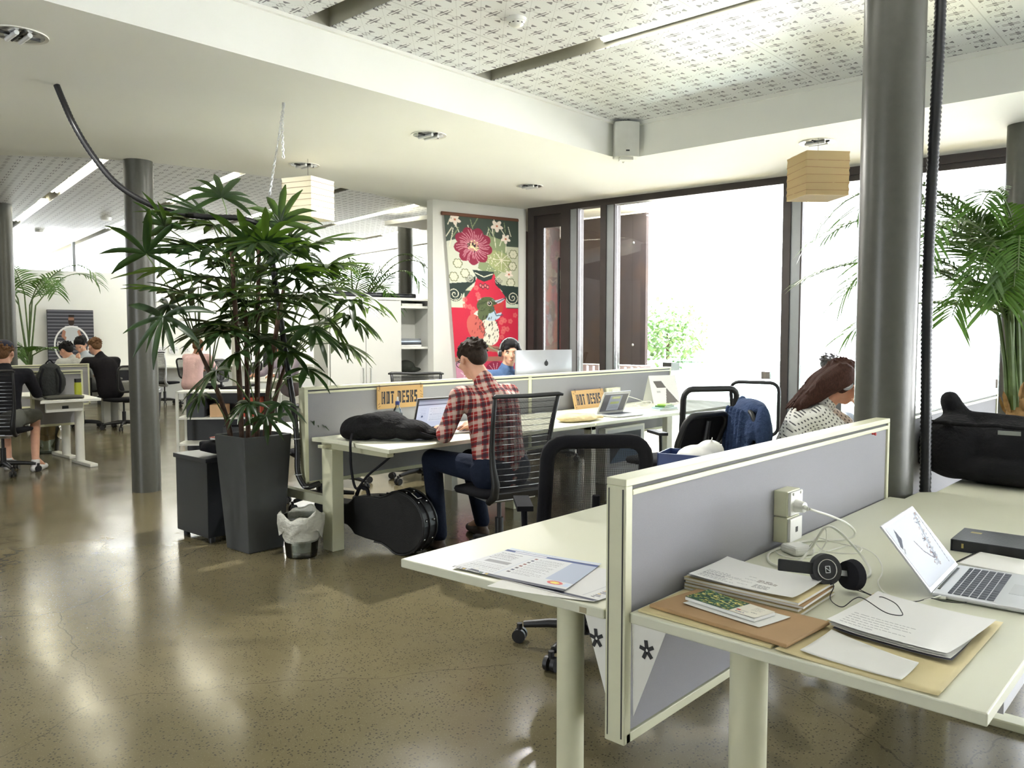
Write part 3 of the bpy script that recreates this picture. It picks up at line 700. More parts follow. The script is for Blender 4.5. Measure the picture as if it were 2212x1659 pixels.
R_ = Vector((.741, .671))
def azr(dx, dy=0):  # azimuth of a direction given as (towards picture right, away)
    v = R_ * dx + Vector((-.671, .741)) * dy; return math.atan2(v.y, v.x)
kentia('tall bright green palm between near column and window, right edge', (-1.1, 6.0, 0), [(azr(-1, -.2), .85, 1.0, 1.0, 2.6), (azr(-1, .4), .6, 1.05, .75, 2.4), (azr(-.7, -.9), .55, .75, .9, 3.2), (azr(.3, -1), .7, .7, 1.0, 3.0), (azr(1, 0), .8, .9, 1.1, 2.4), (azr(.8, -.5), .8, .8, .8, 2.6), (azr(-.4, -.3), .9, .8, 1.1, 3.0), (azr(.5, .8), .8, .9, 1.0, 2.6), (azr(-.9, -.5), .5, .8, .8, 3.0), (azr(-1, -.6), .8, 1.15, .7, 2.4), (azr(-1, 0), .55, 1.35, .75, 2.6), (azr(-1, -.25), .75, 1.45, .95, 2.6), (azr(-1, .15), .9, 1.4, .85, 2.9), (azr(-.6, -1), .75, .7, .6, 2.6), (azr(-.3, -1), .55, .7, .7, 3.2), (azr(-1, -.1), .95, 1.25, .45, 1.3), (azr(-1, .2), .75, 1.2, .35, 1.0), (azr(-1, -.4), .85, 1.2, .4, 1.4), (azr(-1, 0), .6, 1.1, .2, 1.2), (azr(-1, .1), .9, .9, 1.0, 3.0), (azr(-.75, -.6), .7, .9, .9, 3.4), (azr(-.5, -.8), .8, .8, .8, 3.4)], .92, (.2, .7), n=34, pl=.42, trunk=(.66, 1.0), pw=.015, seed=5)
kentia('feathery palm drooping over the top of the white cupboard', (-8.05, 6.05, 0), [(azr(1, -.1), 1.35, 1.0, .95, 2.8), (azr(1, -.6), 1.3, .95, .8, 2.6), (azr(.1, -1), 1.4, .8, 1.0, 3.0), (azr(.8, -.9), 1.2, .9, .7, 2.8), (azr(-.4, -.5), 1.3, .9, 1.1, 2.4), (azr(-1, 0), 1.3, 1.0, .9, 2.6), (azr(.2, .9), 1.3, 1.0, 1.0, 2.4), (azr(.9, .4), 1.45, .9, 1.0, 2.6)], .5, (.2, .5), n=26, pl=.36, seed=8)
kentia('slender arching palm before the far wall at left', (-14.6, 4.55, 0), [(azr(-1, 0), 1.1, 1.4, 1.0, 2.4), (azr(-.3, -.6), 1.2, 1.1, 1.1, 2.4), (azr(1, -.2), 1.2, 1.4, .8, 2.2), (azr(.7, -.6), 1.1, 1.3, .75, 2.6), (azr(-.6, .5), 1.3, 1.3, .9, 2.4), (azr(.5, .7), 1.1, 1.3, .9, 2.4), (azr(-1, -.3), .4, .6, .5, 3), (azr(1, 0), .3, .7, .5, 3), (azr(.3, -1), .3, .6, .6, 3), (azr(-.4, -1), .2, .6, .6, 3)], .75, (.28, .75), n=26, pl=.42, pw=.024, seed=11)

M['cab'] = mat('black_laminate', rgb(40, 42, 46), .38, var=.04)
t = thing('drawer_pedestal', 'black drawer pedestal on castors left of the tall planter', 'cabinet', (-5.31, 2.62, 0), D(1))
MB().mm((-.21, 0, .04), (.215, .38, .545)).build('body', M['cab'], t, bevel=.003)
MB().mm((-.225, -.012, .545), (.225, .39, .575)).build('top', M['cab'], t, bevel=.003)
for z0, z1 in ((.05, .2), (.21, .36), (.37, .535)): MB().mm((-.23, .01, z0), (-.212, .37, z1)).build('drawer', M['cab'], t, bevel=.004)
for x, y in ((-.17, .05), (.17, .05), (-.17, .34), (.17, .34)): MB().cyl((x, y, .0), (x, y, .045), .022).build('castor', M['dark'], t)
mb = MB(); mb.ell((0, 0, .055), (.15, .17, .055)); mb.ell((-.03, .03, .05), (.14, .14, .05)); mb.box((.0, .0, .055), (.24, .28, .07))
o = blob(mb, 'laptop_bag', M['dkfab'], None, .012, 5); o.location = (-5.20, 2.82, .578); tag(o, 'black padded bag lying on the black drawer pedestal', 'bag')
t = thing('notebook', 'red covered notebook on the black bag beside the planter', 'notebook', (-5.14, 2.86, .70), D(20))
MB().mm((-.1, -.14, 0), (.1, .14, .004)).build('cover', mat('red_cover', rgb(170, 80, 68), .6), t); MB().mm((-.097, -.137, -.012), (.097, .137, 0)).build('pages', M['paper'], t)

# waste bin with liner
M['liner'] = NT('thin_plastic_liner'); q = M['liner']; q.set(Base_Color=rgb(224, 224, 214), Roughness=.45, Transmission_Weight=.0, Alpha=.88); q.bump(q.noise(q.coord(), 18, 4, .6), .8, .03); M['liner'] = q.m
M['clear'] = glass('clear_plastic', (.86, .88, .86), .1)
def bin_(label, loc, r0, r1, h, body, liner=None, foot=None):
    t = thing('waste_bin', label, 'waste bin', loc)
    MB().lathe([(r0, .0), (r1, h), (r1 + .006, h), (r1 - .004, h - .004), (r0 - .004, .006), (0, .006)], 32).build('bucket', body, t, smooth=True)
    if liner:
        rg = random.Random(2); mb = MB(); n = 40; prof = [(r0 * .75, h * .12), (r1 * .93, h * .5), (r1 * .98, h * .99), (r1 * 1.08, h * 1.06), (r1 * 1.16, h * 1.0), (r1 * 1.12, h * .8), (r1 * 1.02, h * .6)]
        vs = []
        for i, (r, z) in enumerate(prof):
            for k in range(n):
                a = 2 * PI * k / n; j = (.05 * math.sin(5 * a + i) + .04 * math.sin(11 * a + 2 * i)) * (i > 2) ; dz = (.02 * math.sin(3 * a + 1) + .012 * math.sin(7 * a)) * (i > 1) - (i == 6) * .03 * math.sin(2 * a)
                vs.append((r * (1 + j) * math.cos(a), r * (1 + j) * math.sin(a), z + dz))
        mb.add(vs, [(i * n + k, i * n + (k + 1) % n, (i + 1) * n + (k + 1) % n, (i + 1) * n + k) for i in range(len(prof) - 1) for k in range(n)] + [tuple(range(n))])
        mb.build('liner', liner, t, smooth=True, ang=0)
    return t
b = bin_('clear waste bin with white liner bag beside the tall planter', (-4.41, 2.89, 0), .095, .125, .26, M['clear'], M['liner'])

# cable hose from ceiling, chain
t = thing('cable_hose', 'thick black corrugated cable hose drooping from ceiling through the fan palm', 'cable', (0, 0, 0))
HOSE = [(-5.421, 1.893, 2.897), (-5.401, 1.917, 2.812), (-5.343, 1.957, 2.658), (-5.306, 2.044, 2.488), (-5.246, 2.153, 2.327), (-5.165, 2.285, 2.222), (-5.083, 2.421, 2.163), (-4.979, 2.582, 2.141), (-4.896, 2.792, 2.143), (-4.873, 2.930, 2.102), (-4.818, 2.955, 1.983), (-4.775, 2.955, 1.768), (-4.715, 2.955, 1.523), (-4.640, 2.952, 1.220), (-4.568, 2.950, 0.923), (-4.534, 2.950, 0.687), (-4.518, 2.940, 0.528), (-4.49, 2.945, 0.46), (-4.46, 2.97, 0.42), (-4.455, 3.06, 0.43)]
def smoothpts(pts, k=6):
    P = [Vector(p) for p in pts]; P = [P[0] * 2 - P[1]] + P + [P[-1] * 2 - P[-2]]; out = []
    for i in range(1, len(P) - 2):
        for j in range(k):
            u = j / k; a, b, c, d = P[i - 1], P[i], P[i + 1], P[i + 2]
            out.append(.5 * ((2 * b) + (c - a) * u + (2 * a - 5 * b + 4 * c - d) * u * u + (3 * b - a - 3 * c + d) * u ** 3))
    out.append(P[-2]); return out
hp = smoothpts(HOSE, 16); mb = MB(); mb.tube(hp, [.0195 if i % 2 else .0175 for i in range(len(hp))], 12); mb.build('hose', mat('hose_black', rgb(28, 28, 30), .35), t, smooth=True, ang=0)
mb = MB()
for k in range(5): q = hp[-20 - 24 * k]; mb.tube([q + Vector((.022 * math.cos(a), .022 * math.sin(a), 0)) for a in [i * PI / 6 for i in range(12)]], .0035, 5, closed=True)
mb.build('cable_tie', M['silver'], t, smooth=True)
def chain(t, pts, name='chain', step=.022):
    P = smoothpts(pts, 12); L = sum((b - a).length for a, b in zip(P, P[1:])); n = int(L / step); mb = MB(); acc = 0; i = 0
    for k in range(n):
        d = k * step
        while i < len(P) - 2 and acc + (P[i + 1] - P[i]).length < d: acc += (P[i + 1] - P[i]).length; i += 1
        q = P[i].lerp(P[i + 1], min(1, (d - acc) / max(1e-6, (P[i + 1] - P[i]).length))); tt = (P[i + 1] - P[i]).normalized(); x, y, _ = frame(tt)
        sd = x if k % 2 else y
        mb.tube([q + tt * .016 * math.cos(a) + sd * .007 * math.sin(a) for a in [j * PI / 4 for j in range(8)]], .0022, 4, closed=True)
    return mb.build(name, M['silver'], t, smooth=True)
t = thing('hanging_chain', 'thin metal chain hanging from the soffit above the fan palm', 'chain', (0, 0, 0))
chain(t, [(-4.75, 3.03, 2.89), (-4.66, 2.93, 2.634), (-4.709, 2.919, 2.438), (-4.78, 2.93, 2.28)]); chain(t, [(-4.75, 3.03, 2.89), (-4.69, 2.98, 2.7), (-4.66, 2.965, 2.5)], 'chain_end')
MB().cyl((-4.75, 3.03, 2.88), (-4.75, 3.03, 2.9), .01).build('hook', M['silver'], t)

# ================================================================== CEILING FITTINGS
def downlight(label, x, y, power=36):
    t = thing('downlight', label, 'downlight', (x, y, ZS), 0, 'round downlights in the white soffit')
    MB().lathe([(.118, -.002), (.135, -.006), (.135, .0)], 36).build('trim_ring', M['whitem'], t, smooth=True)
    MB().lathe([(.118, -.003), (.1, -.001), (.062, .0), (.0, .0)], 36).build('reflector', M['refl'], t, smooth=True)
    for sg in (-1, 1): MB().tube([(-.075, sg * .03, -.014), (.075, sg * .03, -.014)], .012, 10).build('lamp_tube', M['dullt'], t, smooth=True)
    MB().box((0, 0, -.006), (.2, .006, .01)).box((0, 0, -.006), (.006, .2, .01)).build('baffle', M['dark'], t)
    if power:
        l = bpy.data.lights.new('downlight_lamp', 'AREA'); l.shape = 'DISK'; l.size = .09; l.energy = power; l.color = (1, .975, .92)
        lo = bpy.data.objects.new('lamp', l); COL.objects.link(lo); lo.location = (0, 0, -.03); lo.parent = t
def refl():
    t = NT('faceted_reflector'); v = t.n('ShaderNodeTexVoronoi'); v.inputs['Scale'].default_value = 26; t.link(t.coord(), v.inputs['Vector'])
    t.set(Base_Color=t.ramp(v.outputs['Distance'], [(.2, (.12, .12, .13)), (.55, (.85, .86, .86))]), Metallic=.8, Roughness=.2); return t.m
M['refl'] = refl(); M['dullt'] = mat('unlit_tube', rgb(220, 222, 222), .3)
for l, x, y, pw in (('round downlight at upper left corner of the view', -4.67, 1.46, 36), ('round downlight in mid soffit above the plaid shirt man', -4.70, 4.25, 105), ('round downlight right above the white paper lantern', -6.35, 4.25, 5), ('round downlight near window door, beside the hanging', -5.54, 6.39, 20), ('washed-out round downlight above the brown lantern', -2.61, 6.45, 0)): downlight(l, x, y, pw)
t = thing('smoke_detector', 'white smoke detector on the nearest perforated ceiling', 'smoke detector', (-3.19, 3.56, ZC), 0)
MB().lathe([(.055, -.018), (.058, 0)][::-1], 28).lathe([(0, -.045), (.025, -.045), (.04, -.036), (.05, -.018)], 28).build('body', M['white'], t, smooth=True)
mb = MB()
for k in range(10): a = 2 * PI * k / 10; mb.box((.041 * math.cos(a), .041 * math.sin(a), -.029), (.006, .012, .008), (0, 0, a))
mb.build('vents', M['dark'], t)
for l, x, y in (('small white smoke detector on far wing ceiling above the palm', -15.6, 5.1), ('white round disc sensor on far wing ceiling left of dark column', -13.2, 5.25)):
    o = MB().lathe([(.07, -.05), (.08, -.03), (.08, 0)][::-1] + [(0, -.052)], 20).build('smoke_detector', M['white'], None, smooth=True); o.location = (x, y, ZC); tag(o, l, 'smoke detector')
t = thing('wall_speaker', 'white wall speaker in the inner corner of the ceiling recess', 'speaker', (-4.0, 5.85, 2.88), D(45))
mb = MB(); n = 10; pts = [(-.1, .07), (.1, .07)] + [(.105 - .21 * k / n, -.055 - .03 * math.sin(PI * k / n)) for k in range(n + 1)]
mb.prism(pts[::-1], 0, .29); mb.build('cabinet', mat('speaker_white', rgb(206, 207, 200), .6), t, bevel=.008)
MB().box((0, 0, -.012), (.11, .09, .022)).cyl((0, .03, -.012), (0, .1, -.012), .012).build('bracket', M['whitem'], t); MB().box((0, -.087, .045), (.03, .004, .012)).build('badge', M['dark'], t)
def lum(label, x0, x1, y, z, d=(1, 0), grp=None, w=.12, tm='tube'):
    L = math.hypot(x1 - x0, 0); t = thing('strip_light', label, 'strip light', ((x0 + x1) / 2, y, z), math.atan2(d[1], d[0]), grp)
    MB().mm((-L / 2, -w / 2, .03), (L / 2, w / 2, .1)).build('housing', M['whitem'], t)
    MB().mm((-L / 2, w / 2, -.02), (L / 2, w / 2 + .01, .1)).build('side_reflector', M['plaster'], t)
    for sg in (-1, 1): MB().cyl((-L / 2 + .01, sg * w * .27, 0), (L / 2 - .01, sg * w * .27, 0), .019, n=10).build('tube', M[tm], t, smooth=True)
    return t
for l, a, b, y in (('glowing strip light in the second ceiling slot, left end visible', -3.1, -1.9, 4.215), ('strip light further right in the second ceiling slot by the near column', -1.55, -.35, 4.215), ('strip light in the nearer ceiling slot at the top picture edge, left one', -3.1, -1.9, 2.84), ('strip light in the nearer ceiling slot at the top picture edge, right one', -1.55, -.35, 2.84)):
    lum(l, a, b, y, 3.24, grp='strip lights in the near ceiling slots')
for r, sn, ss in ((.60, 'unseen slot over the left column', (9.2, 12)), (1.98, 'leftmost visible far wing slot', (10.1, 13.5)), (3.36, 'far wing slot right of the dark column', (10.0, 13.6)), (4.74, 'third far wing slot above the fan palm', (11.2, 15.6)), (6.12, 'far wing slot behind the white lantern', (10.6, 14.5)), (7.5, 'far wing slot nearest the cloth hanging', (11.5, 15))):
    for k, s_ in enumerate((ss[0], ss[0] + 1.28, ss[1], ss[1] + 1.28)):
        x, y, _ = wingB(s_, r)
        lum('%s strip light in the %s' % (('nearest', 'second nearest', 'third', 'farthest')[k], sn), x - .6, x + .6, y, 3.22, (-.986, .166), 'strip lights in the far wing ceiling slots', .1, 'tubeB')

# paper lanterns
def lantern(label, loc, s, h, rz, m, ribs, seed, cord):
    t = thing('paper_lantern', label, 'paper lantern', loc, rz); rg = random.Random(seed); n = 14; k = 8
    vs = []; fs = []
    per = [(-1, -1), (1, -1), (1, 1), (-1, 1)]
    for i in range(n + 1):
        z = h * i / n
        for e in range(4):
            a, b = per[e], per[(e + 1) % 4]
            for j in range(k):
                u = j / k; x = a[0] + (b[0] - a[0]) * u; y = a[1] + (b[1] - a[1]) * u; w = s / 2 + (rg.uniform(-.0025, .0025) if 0 < j else 0) - .002 * math.sin(i * 2.6)
                vs.append((x * w, y * w, z))
    m4 = 4 * k
    fs = [(i * m4 + j, i * m4 + (j + 1) % m4, (i + 1) * m4 + (j + 1) % m4, (i + 1) * m4 + j) for i in range(n) for j in range(m4)]
    mb = MB(); mb.add(vs, fs); mb.build('shade', m, t, smooth=True, ang=30)
    MB().mm((-s / 2 + .003, -s / 2 + .003, .002), (s / 2 - .003, s / 2 - .003, .005)).build('bottom_paper', m, t)
    mb = MB()
    for z in ribs:
        q = s / 2 + .002; mb.tube([(-q, -q, z + rg.uniform(-.006, .006)), (q, -q, z + rg.uniform(-.006, .006)), (q, q, z), (-q, q, z)], .0022, 5, closed=True)
    mb.build('rib_wires', M['rib'], t)
    mb = MB(); mb.cyl((0, 0, h - .02), (0, 0, cord), .0015, n=5); mb.bar((-s / 2, 0, h - .01), (s / 2, 0, h - .01), .004, .004); mb.build('cord', M['dark'], t)
    return t
def papermat(name, c, tr):
    t = NT(name); t.set(Base_Color=c, Roughness=.9); x = t.n('ShaderNodeBsdfTranslucent'); t.link(c, x.inputs[0]); mx = t.n('ShaderNodeMixShader'); mx.inputs[0].default_value = tr
    t.t.links.new(t.p.outputs[0], mx.inputs[1]); t.t.links.new(x.outputs[0], mx.inputs[2]); t.t.links.new(mx.outputs[0], t.out.inputs[0]); return t.m
M['rib'] = mat('rib_wire', rgb(150, 120, 90), .6)
lantern('white square paper lantern hanging above the fan palm', (-6.10, 4.12, 2.38), .31, .34, D(17), papermat('cream_paper', rgb(238, 234, 216), .35), [.05, .1, .15, .2, .25, .3], 1, .52)
lantern('brown square paper lantern hanging by the window', (-2.50, 6.2, 2.42), .33, .32, D(48), papermat('tan_paper', rgb(190, 172, 134), .45), [.04, .09, .15, .2, .25], 2, .45)

# ================================================================== PAINTED SHEETS (patterns held as colours on fine grids)
FONT = {'A':'0E11111F111111','B':'1E11111E11111E','C':'0E11101010110E','D':'1E11111111111E','E':'1F10101E10101F','F':'1F10101E101010','G':'0E11101711110F','H':'1111111F111111','I':'0E04040404040E','K':'11121418141211','L':'1010101010101F','M':'111B1515111111','N':'11191513111111','O':'0E11111111110E','P':'1E11111E101010','R':'1E11111E141211','S':'0F10100E01011E','T':'1F040404040404','U':'1111111111110E','V':'11111111110A04','W':'111111151515 0A'.replace(' ',''),'X':'11110A040A1111','Y':'11110A04040404','.':'00000000000C0C','-':'0000001F000000',' ':'00000000000000'}
class Cv:
    """row 0 = top; coordinates x right, y down in pixels"""
    def __init__(s, w, h, c): s.w = w; s.h = h; s.a = np.zeros((h, w, 3)); s.a[:] = np.array(c) / 255; s.Y, s.X = np.mgrid[0:h, 0:w] + .5
    def put(s, m, c, al=1.0): s.a[m] = s.a[m] * (1 - al) + np.array(c) / 255 * al; return s
    def rect(s, x0, y0, x1, y1, c, al=1.0): return s.put((s.X >= x0) & (s.X < x1) & (s.Y >= y0) & (s.Y < y1), c, al)
    def ell(s, x, y, rx, ry, c, rot=0.0, al=1.0):
        dx = s.X - x; dy = s.Y - y; u = dx * math.cos(rot) + dy * math.sin(rot); v = -dx * math.sin(rot) + dy * math.cos(rot)
        return s.put((u / rx) ** 2 + (v / ry) ** 2 < 1, c, al)
    def poly(s, pts, c, al=1.0):
        ins = np.zeros_like(s.X, bool); n = len(pts)
        for i in range(n):
            x0, y0 = pts[i]; x1, y1 = pts[(i + 1) % n]
            if y0 == y1: continue
            cond = ((y0 <= s.Y) != (y1 <= s.Y)) & (s.X < (x1 - x0) * (s.Y - y0) / (y1 - y0) + x0); ins ^= cond
        return s.put(ins, c, al)
    def line(s, pts, wd, c, al=1.0):
        m = np.zeros_like(s.X, bool)
        for (x0, y0), (x1, y1) in zip(pts, pts[1:]):
            dx, dy = x1 - x0, y1 - y0; L = dx * dx + dy * dy + 1e-9; u = np.clip(((s.X - x0) * dx + (s.Y - y0) * dy) / L, 0, 1)
            m |= (s.X - x0 - u * dx) ** 2 + (s.Y - y0 - u * dy) ** 2 < (wd / 2) ** 2
        return s.put(m, c, al)
    def text(s, x, y, str_, px, c, sx=1.0, bold=0):
        for ch in str_:
            g = FONT.get(ch, FONT[' '])
            for r in range(7):
                b = int(g[2 * r:2 * r + 2], 16)
                for k in range(5):
                    if b >> (4 - k) & 1: s.rect(x + k * px * sx - bold, y + r * px, x + (k + 1) * px * sx + bold, y + (r + 1) * px, c)
            x += 6 * px * sx
        return s
    def scrib(s, x0, y0, x1, y1, rows, c, rg, al=.6, wd=1.0, fill=.8):
        for r in range(rows):
            y = y0 + (y1 - y0) * (r + .5) / rows; x = x0; e = x0 + (x1 - x0) * (rg.uniform(.6, 1) if rg.random() < .3 else 1)
            while x < e:
                l = rg.uniform(2, 7); s.rect(x, y - wd / 2, min(e, x + l * fill), y + wd / 2, c, al); x += l
        return s
def sheet(cv, name, pos, m, parent=None, th=0.0, **props):
    """grid mesh carrying the canvas; pos(u,v) with u right 0..1, v down 0..1"""
    h, w = cv.h, cv.w
    vs = [tuple(pos((i) / (w - 1), (j) / (h - 1))) for j in range(h) for i in range(w)]
    fs = [(j * w + i, (j + 1) * w + i, (j + 1) * w + i + 1, j * w + i + 1) for j in range(h - 1) for i in range(w - 1)]
    me = bpy.data.meshes.new(name); me.from_pydata(vs, [], fs); me.materials.append(m)
    lin = np.where(cv.a <= .04045, cv.a / 12.92, ((cv.a + .055) / 1.055) ** 2.4)
    col = np.ones((h * w, 4), np.float32); col[:, :3] = lin.reshape(-1, 3)
    at = me.color_attributes.new('Col', 'FLOAT_COLOR', 'POINT'); at.data.foreach_set('color', col.ravel()); me.update()
    me.polygons.foreach_set('use_smooth', [True] * len(me.polygons))
    o = bpy.data.objects.new(name, me); COL.objects.link(o)
    if parent is not None: o.parent = parent
    if th: sd = o.modifiers.new('thickness', 'SOLIDIFY'); sd.thickness = th; sd.offset = -1
    for k, v in props.items(): o[k] = v
    return o
def flat(x0, y0, x1, y1, z): # local xy sheet
    return lambda u, v: (x0 + (x1 - x0) * u, y1 + (y0 - y1) * v, z)

# ---- the hanging
def hanging():
    rg = random.Random(7); c = Cv(150, 300, (66, 78, 68))
    CR = (226, 222, 198); GR = (138, 152, 112); DK = (44, 58, 54); RD = (206, 44, 70); MR = (142, 40, 66)
    c.rect(0, 62, 150, 160, (196, 198, 172)); c.poly([(0, 60), (40, 48), (70, 90), (60, 150), (0, 160)], (206, 208, 190))
    c.poly([(80, 40), (120, 50), (128, 100), (100, 130), (62, 112), (70, 70)], GR)
    c.ell(108, 95, 30, 20, (164, 172, 120), .5)
    for k in range(26):
        x, y, a = rg.uniform(5, 145), rg.uniform(2, 58), rg.uniform(-1, 1); c.line([(x, y), (x + 6 * a, y + 9), (x + 14 * a, y + 20)], 1.6, CR if k % 3 else GR)
    for x, y, s_ in ((20, 14, 1), (104, 20, 1.1), (122, 46, .9), (128, 122, .8)):
        for k in range(5): a = k * 1.257 + .3; c.ell(x + 6 * s_ * math.cos(a), y + 6 * s_ * math.sin(a), 6 * s_, 3.6 * s_, (240, 226, 212), a)
        c.ell(x, y, 2.4, 2.4, (196, 120, 90))
    for k in range(8): c.line([(112, 92), (112 + 18 * math.cos(k * .8), 92 + 20 * math.sin(k * .8))], 1.4, CR)
    for k in range(60): c.ell(rg.uniform(80, 128), rg.uniform(80, 120), .9, .9, CR)
    for x, y in ((20, 104), (34, 124), (138, 78), (136, 104), (132, 140), (10, 132)):
        for k in range(6): a = k * 1.047; c.ell(x + 6 * math.cos(a), y + 6 * math.sin(a), 4.4, 4.4, (122, 126, 92))
        for k in range(6): a = k * 1.047; c.ell(x + 5 * math.cos(a), y + 5 * math.sin(a), 3.4, 3.4, (216, 214, 190))
    # peony
    PX, PY = 54, 66
    for k in range(9):
        a = k * .698 + .2; c.ell(PX + 22 * math.cos(a), PY + 22 * math.sin(a), 18, 13, MR, a)
    c.ell(PX, PY, 26, 24, MR)
    for k in range(34):
        a = k * .185 + rg.uniform(-.05, .05); r0 = 11; r1 = rg.uniform(24, 36); c.line([(PX + r0 * math.cos(a), PY + r0 * math.sin(a)), (PX + (r0 + r1) / 2 * math.cos(a + .1), PY + (r0 + r1) / 2 * math.sin(a + .1)), (PX + r1 * math.cos(a), PY + r1 * math.sin(a))], 1.7, (196, 128, 140))
    c.ell(PX, PY, 11, 11, (196, 140, 130))
    for k in range(60): a = rg.uniform(0, 6.28); r = rg.uniform(0, 12); c.ell(PX + r * math.cos(a), PY + r * math.sin(a), 1.5, 1.5, (232, 220, 170) if k % 2 else (60, 44, 48))
    # red field, shoulders
    c.rect(0, 196, 150, 300, RD); c.poly([(62, 122), (84, 132), (96, 122), (104, 150), (122, 175), (122, 200), (30, 200), (30, 178), (52, 150)], RD)
    c.rect(0, 160, 30, 196, (206, 214, 192)); c.rect(120, 160, 150, 194, (206, 214, 192))
    for k in range(40):
        x, y = rg.uniform(30, 145), rg.uniform(150, 260)
        if c.a[int(y) % 300, int(x) % 150, 0] > .7 and c.a[int(y) % 300, int(x) % 150, 1] < .3:
            for q in range(5): a = q * 1.257; c.ell(x + 3.4 * math.cos(a), y + 3.4 * math.sin(a), 2.5, 2.5, (222, 116, 110), al=.75)
    c.poly([(50, 116), (96, 118), (90, 134), (74, 140), (60, 134)], DK); c.line([(56, 122), (74, 130), (92, 123)], 2, CR)
    for k in range(4): c.ell(66 + 5 * k, 148 + 3 * (k % 2), 3.4, 5, (52, 56, 56)); c.ell(66 + 5 * k, 148 + 3 * (k % 2), 1.8, 3, (220, 120, 120))
    def spiral(x, y, r, sg, turns=2.2):
        pts = [(x + sg * r * (1 - i / 44) * math.cos(i / 44 * turns * 6.28), y + r * (1 - i / 44) * math.sin(i / 44 * turns * 6.28)) for i in range(42)]
        c.line(pts, r * .3, DK); c.line(pts, r * .1, CR)
    c.poly([(0, 146), (40, 142), (56, 128), (56, 140), (34, 158), (22, 176), (0, 180)], DK); c.poly([(96, 130), (112, 146), (150, 148), (150, 186), (124, 184), (114, 160), (98, 146)], DK)
    spiral(9, 168, 15, 1); spiral(136, 172, 15, -1); spiral(44, 134, 9, -1); spiral(104, 136, 8, 1)
    # bird
    BR = (54, 52, 48)
    c.poly([(30, 268), (150, 286), (150, 296), (90, 290), (26, 284)], (168, 116, 100)); c.line([(30, 270), (90, 282), (150, 290)], 1.2, (90, 60, 56))
    c.ell(74, 238, 26, 40, (232, 224, 206), -.45); c.ell(52, 238, 19, 29, (206, 104, 94), -.3); c.ell(88, 205, 22, 18, (186, 206, 220), -.2)
    c.ell(78, 190, 22, 18, (84, 96, 62), -.2); c.ell(70, 205, 12, 18, (92, 104, 70), .3)
    c.poly([(94, 180), (122, 172), (104, 188)], (196, 202, 212)); c.poly([(92, 190), (116, 180), (112, 204), (98, 208)], (196, 66, 62)); c.line([(94, 186), (124, 171)], 1.4, BR)
    c.line([(90, 194), (98, 212), (112, 210)], 2, (70, 90, 110)); c.ell(84, 186, 5, 5, (226, 206, 190)); c.ell(84, 186, 3.6, 3.6, (34, 28, 30)); c.ell(83, 185, 1, 1, (250, 250, 250))
    for k in range(110):
        x, y = rg.uniform(34, 108), rg.uniform(212, 272)
        if ((x - 74) / 30) ** 2 + ((y - 240) / 36) ** 2 < 1: c.line([(x, y), (x - 1.4, y + 4)], 1.3, BR if x > 60 else (150, 60, 60))
    for k in range(50): x, y = rg.uniform(60, 96), rg.uniform(176, 202); c.line([(x, y), (x - 3, y + 1.5)], .9, (50, 62, 40) if ((x - 78) / 20) ** 2 + ((y - 190) / 16) ** 2 < 1 else (186, 206, 220), .7)
    c.line([(70, 270), (82, 280), (98, 288), (100, 294)], 3, (150, 166, 130))
    return c
def hang_low():
    c = Cv(150, 70, (206, 60, 90)); rg = random.Random(3)
    c.poly([(0, 0), (60, 10), (50, 70), (0, 70)], (214, 150, 176)); 
    for k in range(16): x = rg.uniform(0, 50); y = rg.uniform(0, 60); c.line([(x, y), (x + 8, y + 6), (x + 6, y + 16)], 2, (240, 214, 222))
    c.rect(0, 0, 150, 10, (168, 116, 100)); c.ell(92, 36, 24, 26, (150, 44, 76)); 
    for k in range(14): a = k * .45; c.line([(92, 36), (92 + 22 * math.cos(a), 36 + 22 * math.sin(a))], 1.5, (222, 150, 170))
    return c
TL = Vector((-6.853, 6.394)); TR = Vector((-6.628, 7.395)); NW = Vector((.9754, -.2205))
def hpos(z0, z1, v0, v1):
    def f(u, v):
        vv = v0 + (v1 - v0) * v; uu = u + (1 - u) * .16 * vv; p = TL.lerp(TR, uu) + NW * (.045 + .012 * math.sin(uu * 9 + 1.5 * vv) * vv)
        return (p.x, p.y, z0 + (z1 - z0) * v)
    return f
t = thing('fabric_hanging', 'tall printed cloth hanging with red peony and perched bird on white wall', 'wall hanging', (0, 0, 0))
a1, a2 = hanging(), hang_low(); full = Cv(150, 370, (0, 0, 0)); full.a[:300] = a1.a; full.a[300:] = a2.a
sheet(full, 'cloth', hpos(2.765, .75, 0, 1), M['paint'], t, .004)
mb = MB(); a = TL + NW * .03; b = TR + NW * .03; mb.cyl((a.x, a.y - .03, 2.75), (b.x, b.y, 2.75), .022); mb.build('hanging_rod', mat('wood_rod', rgb(110, 70, 50), .6), t, smooth=True)

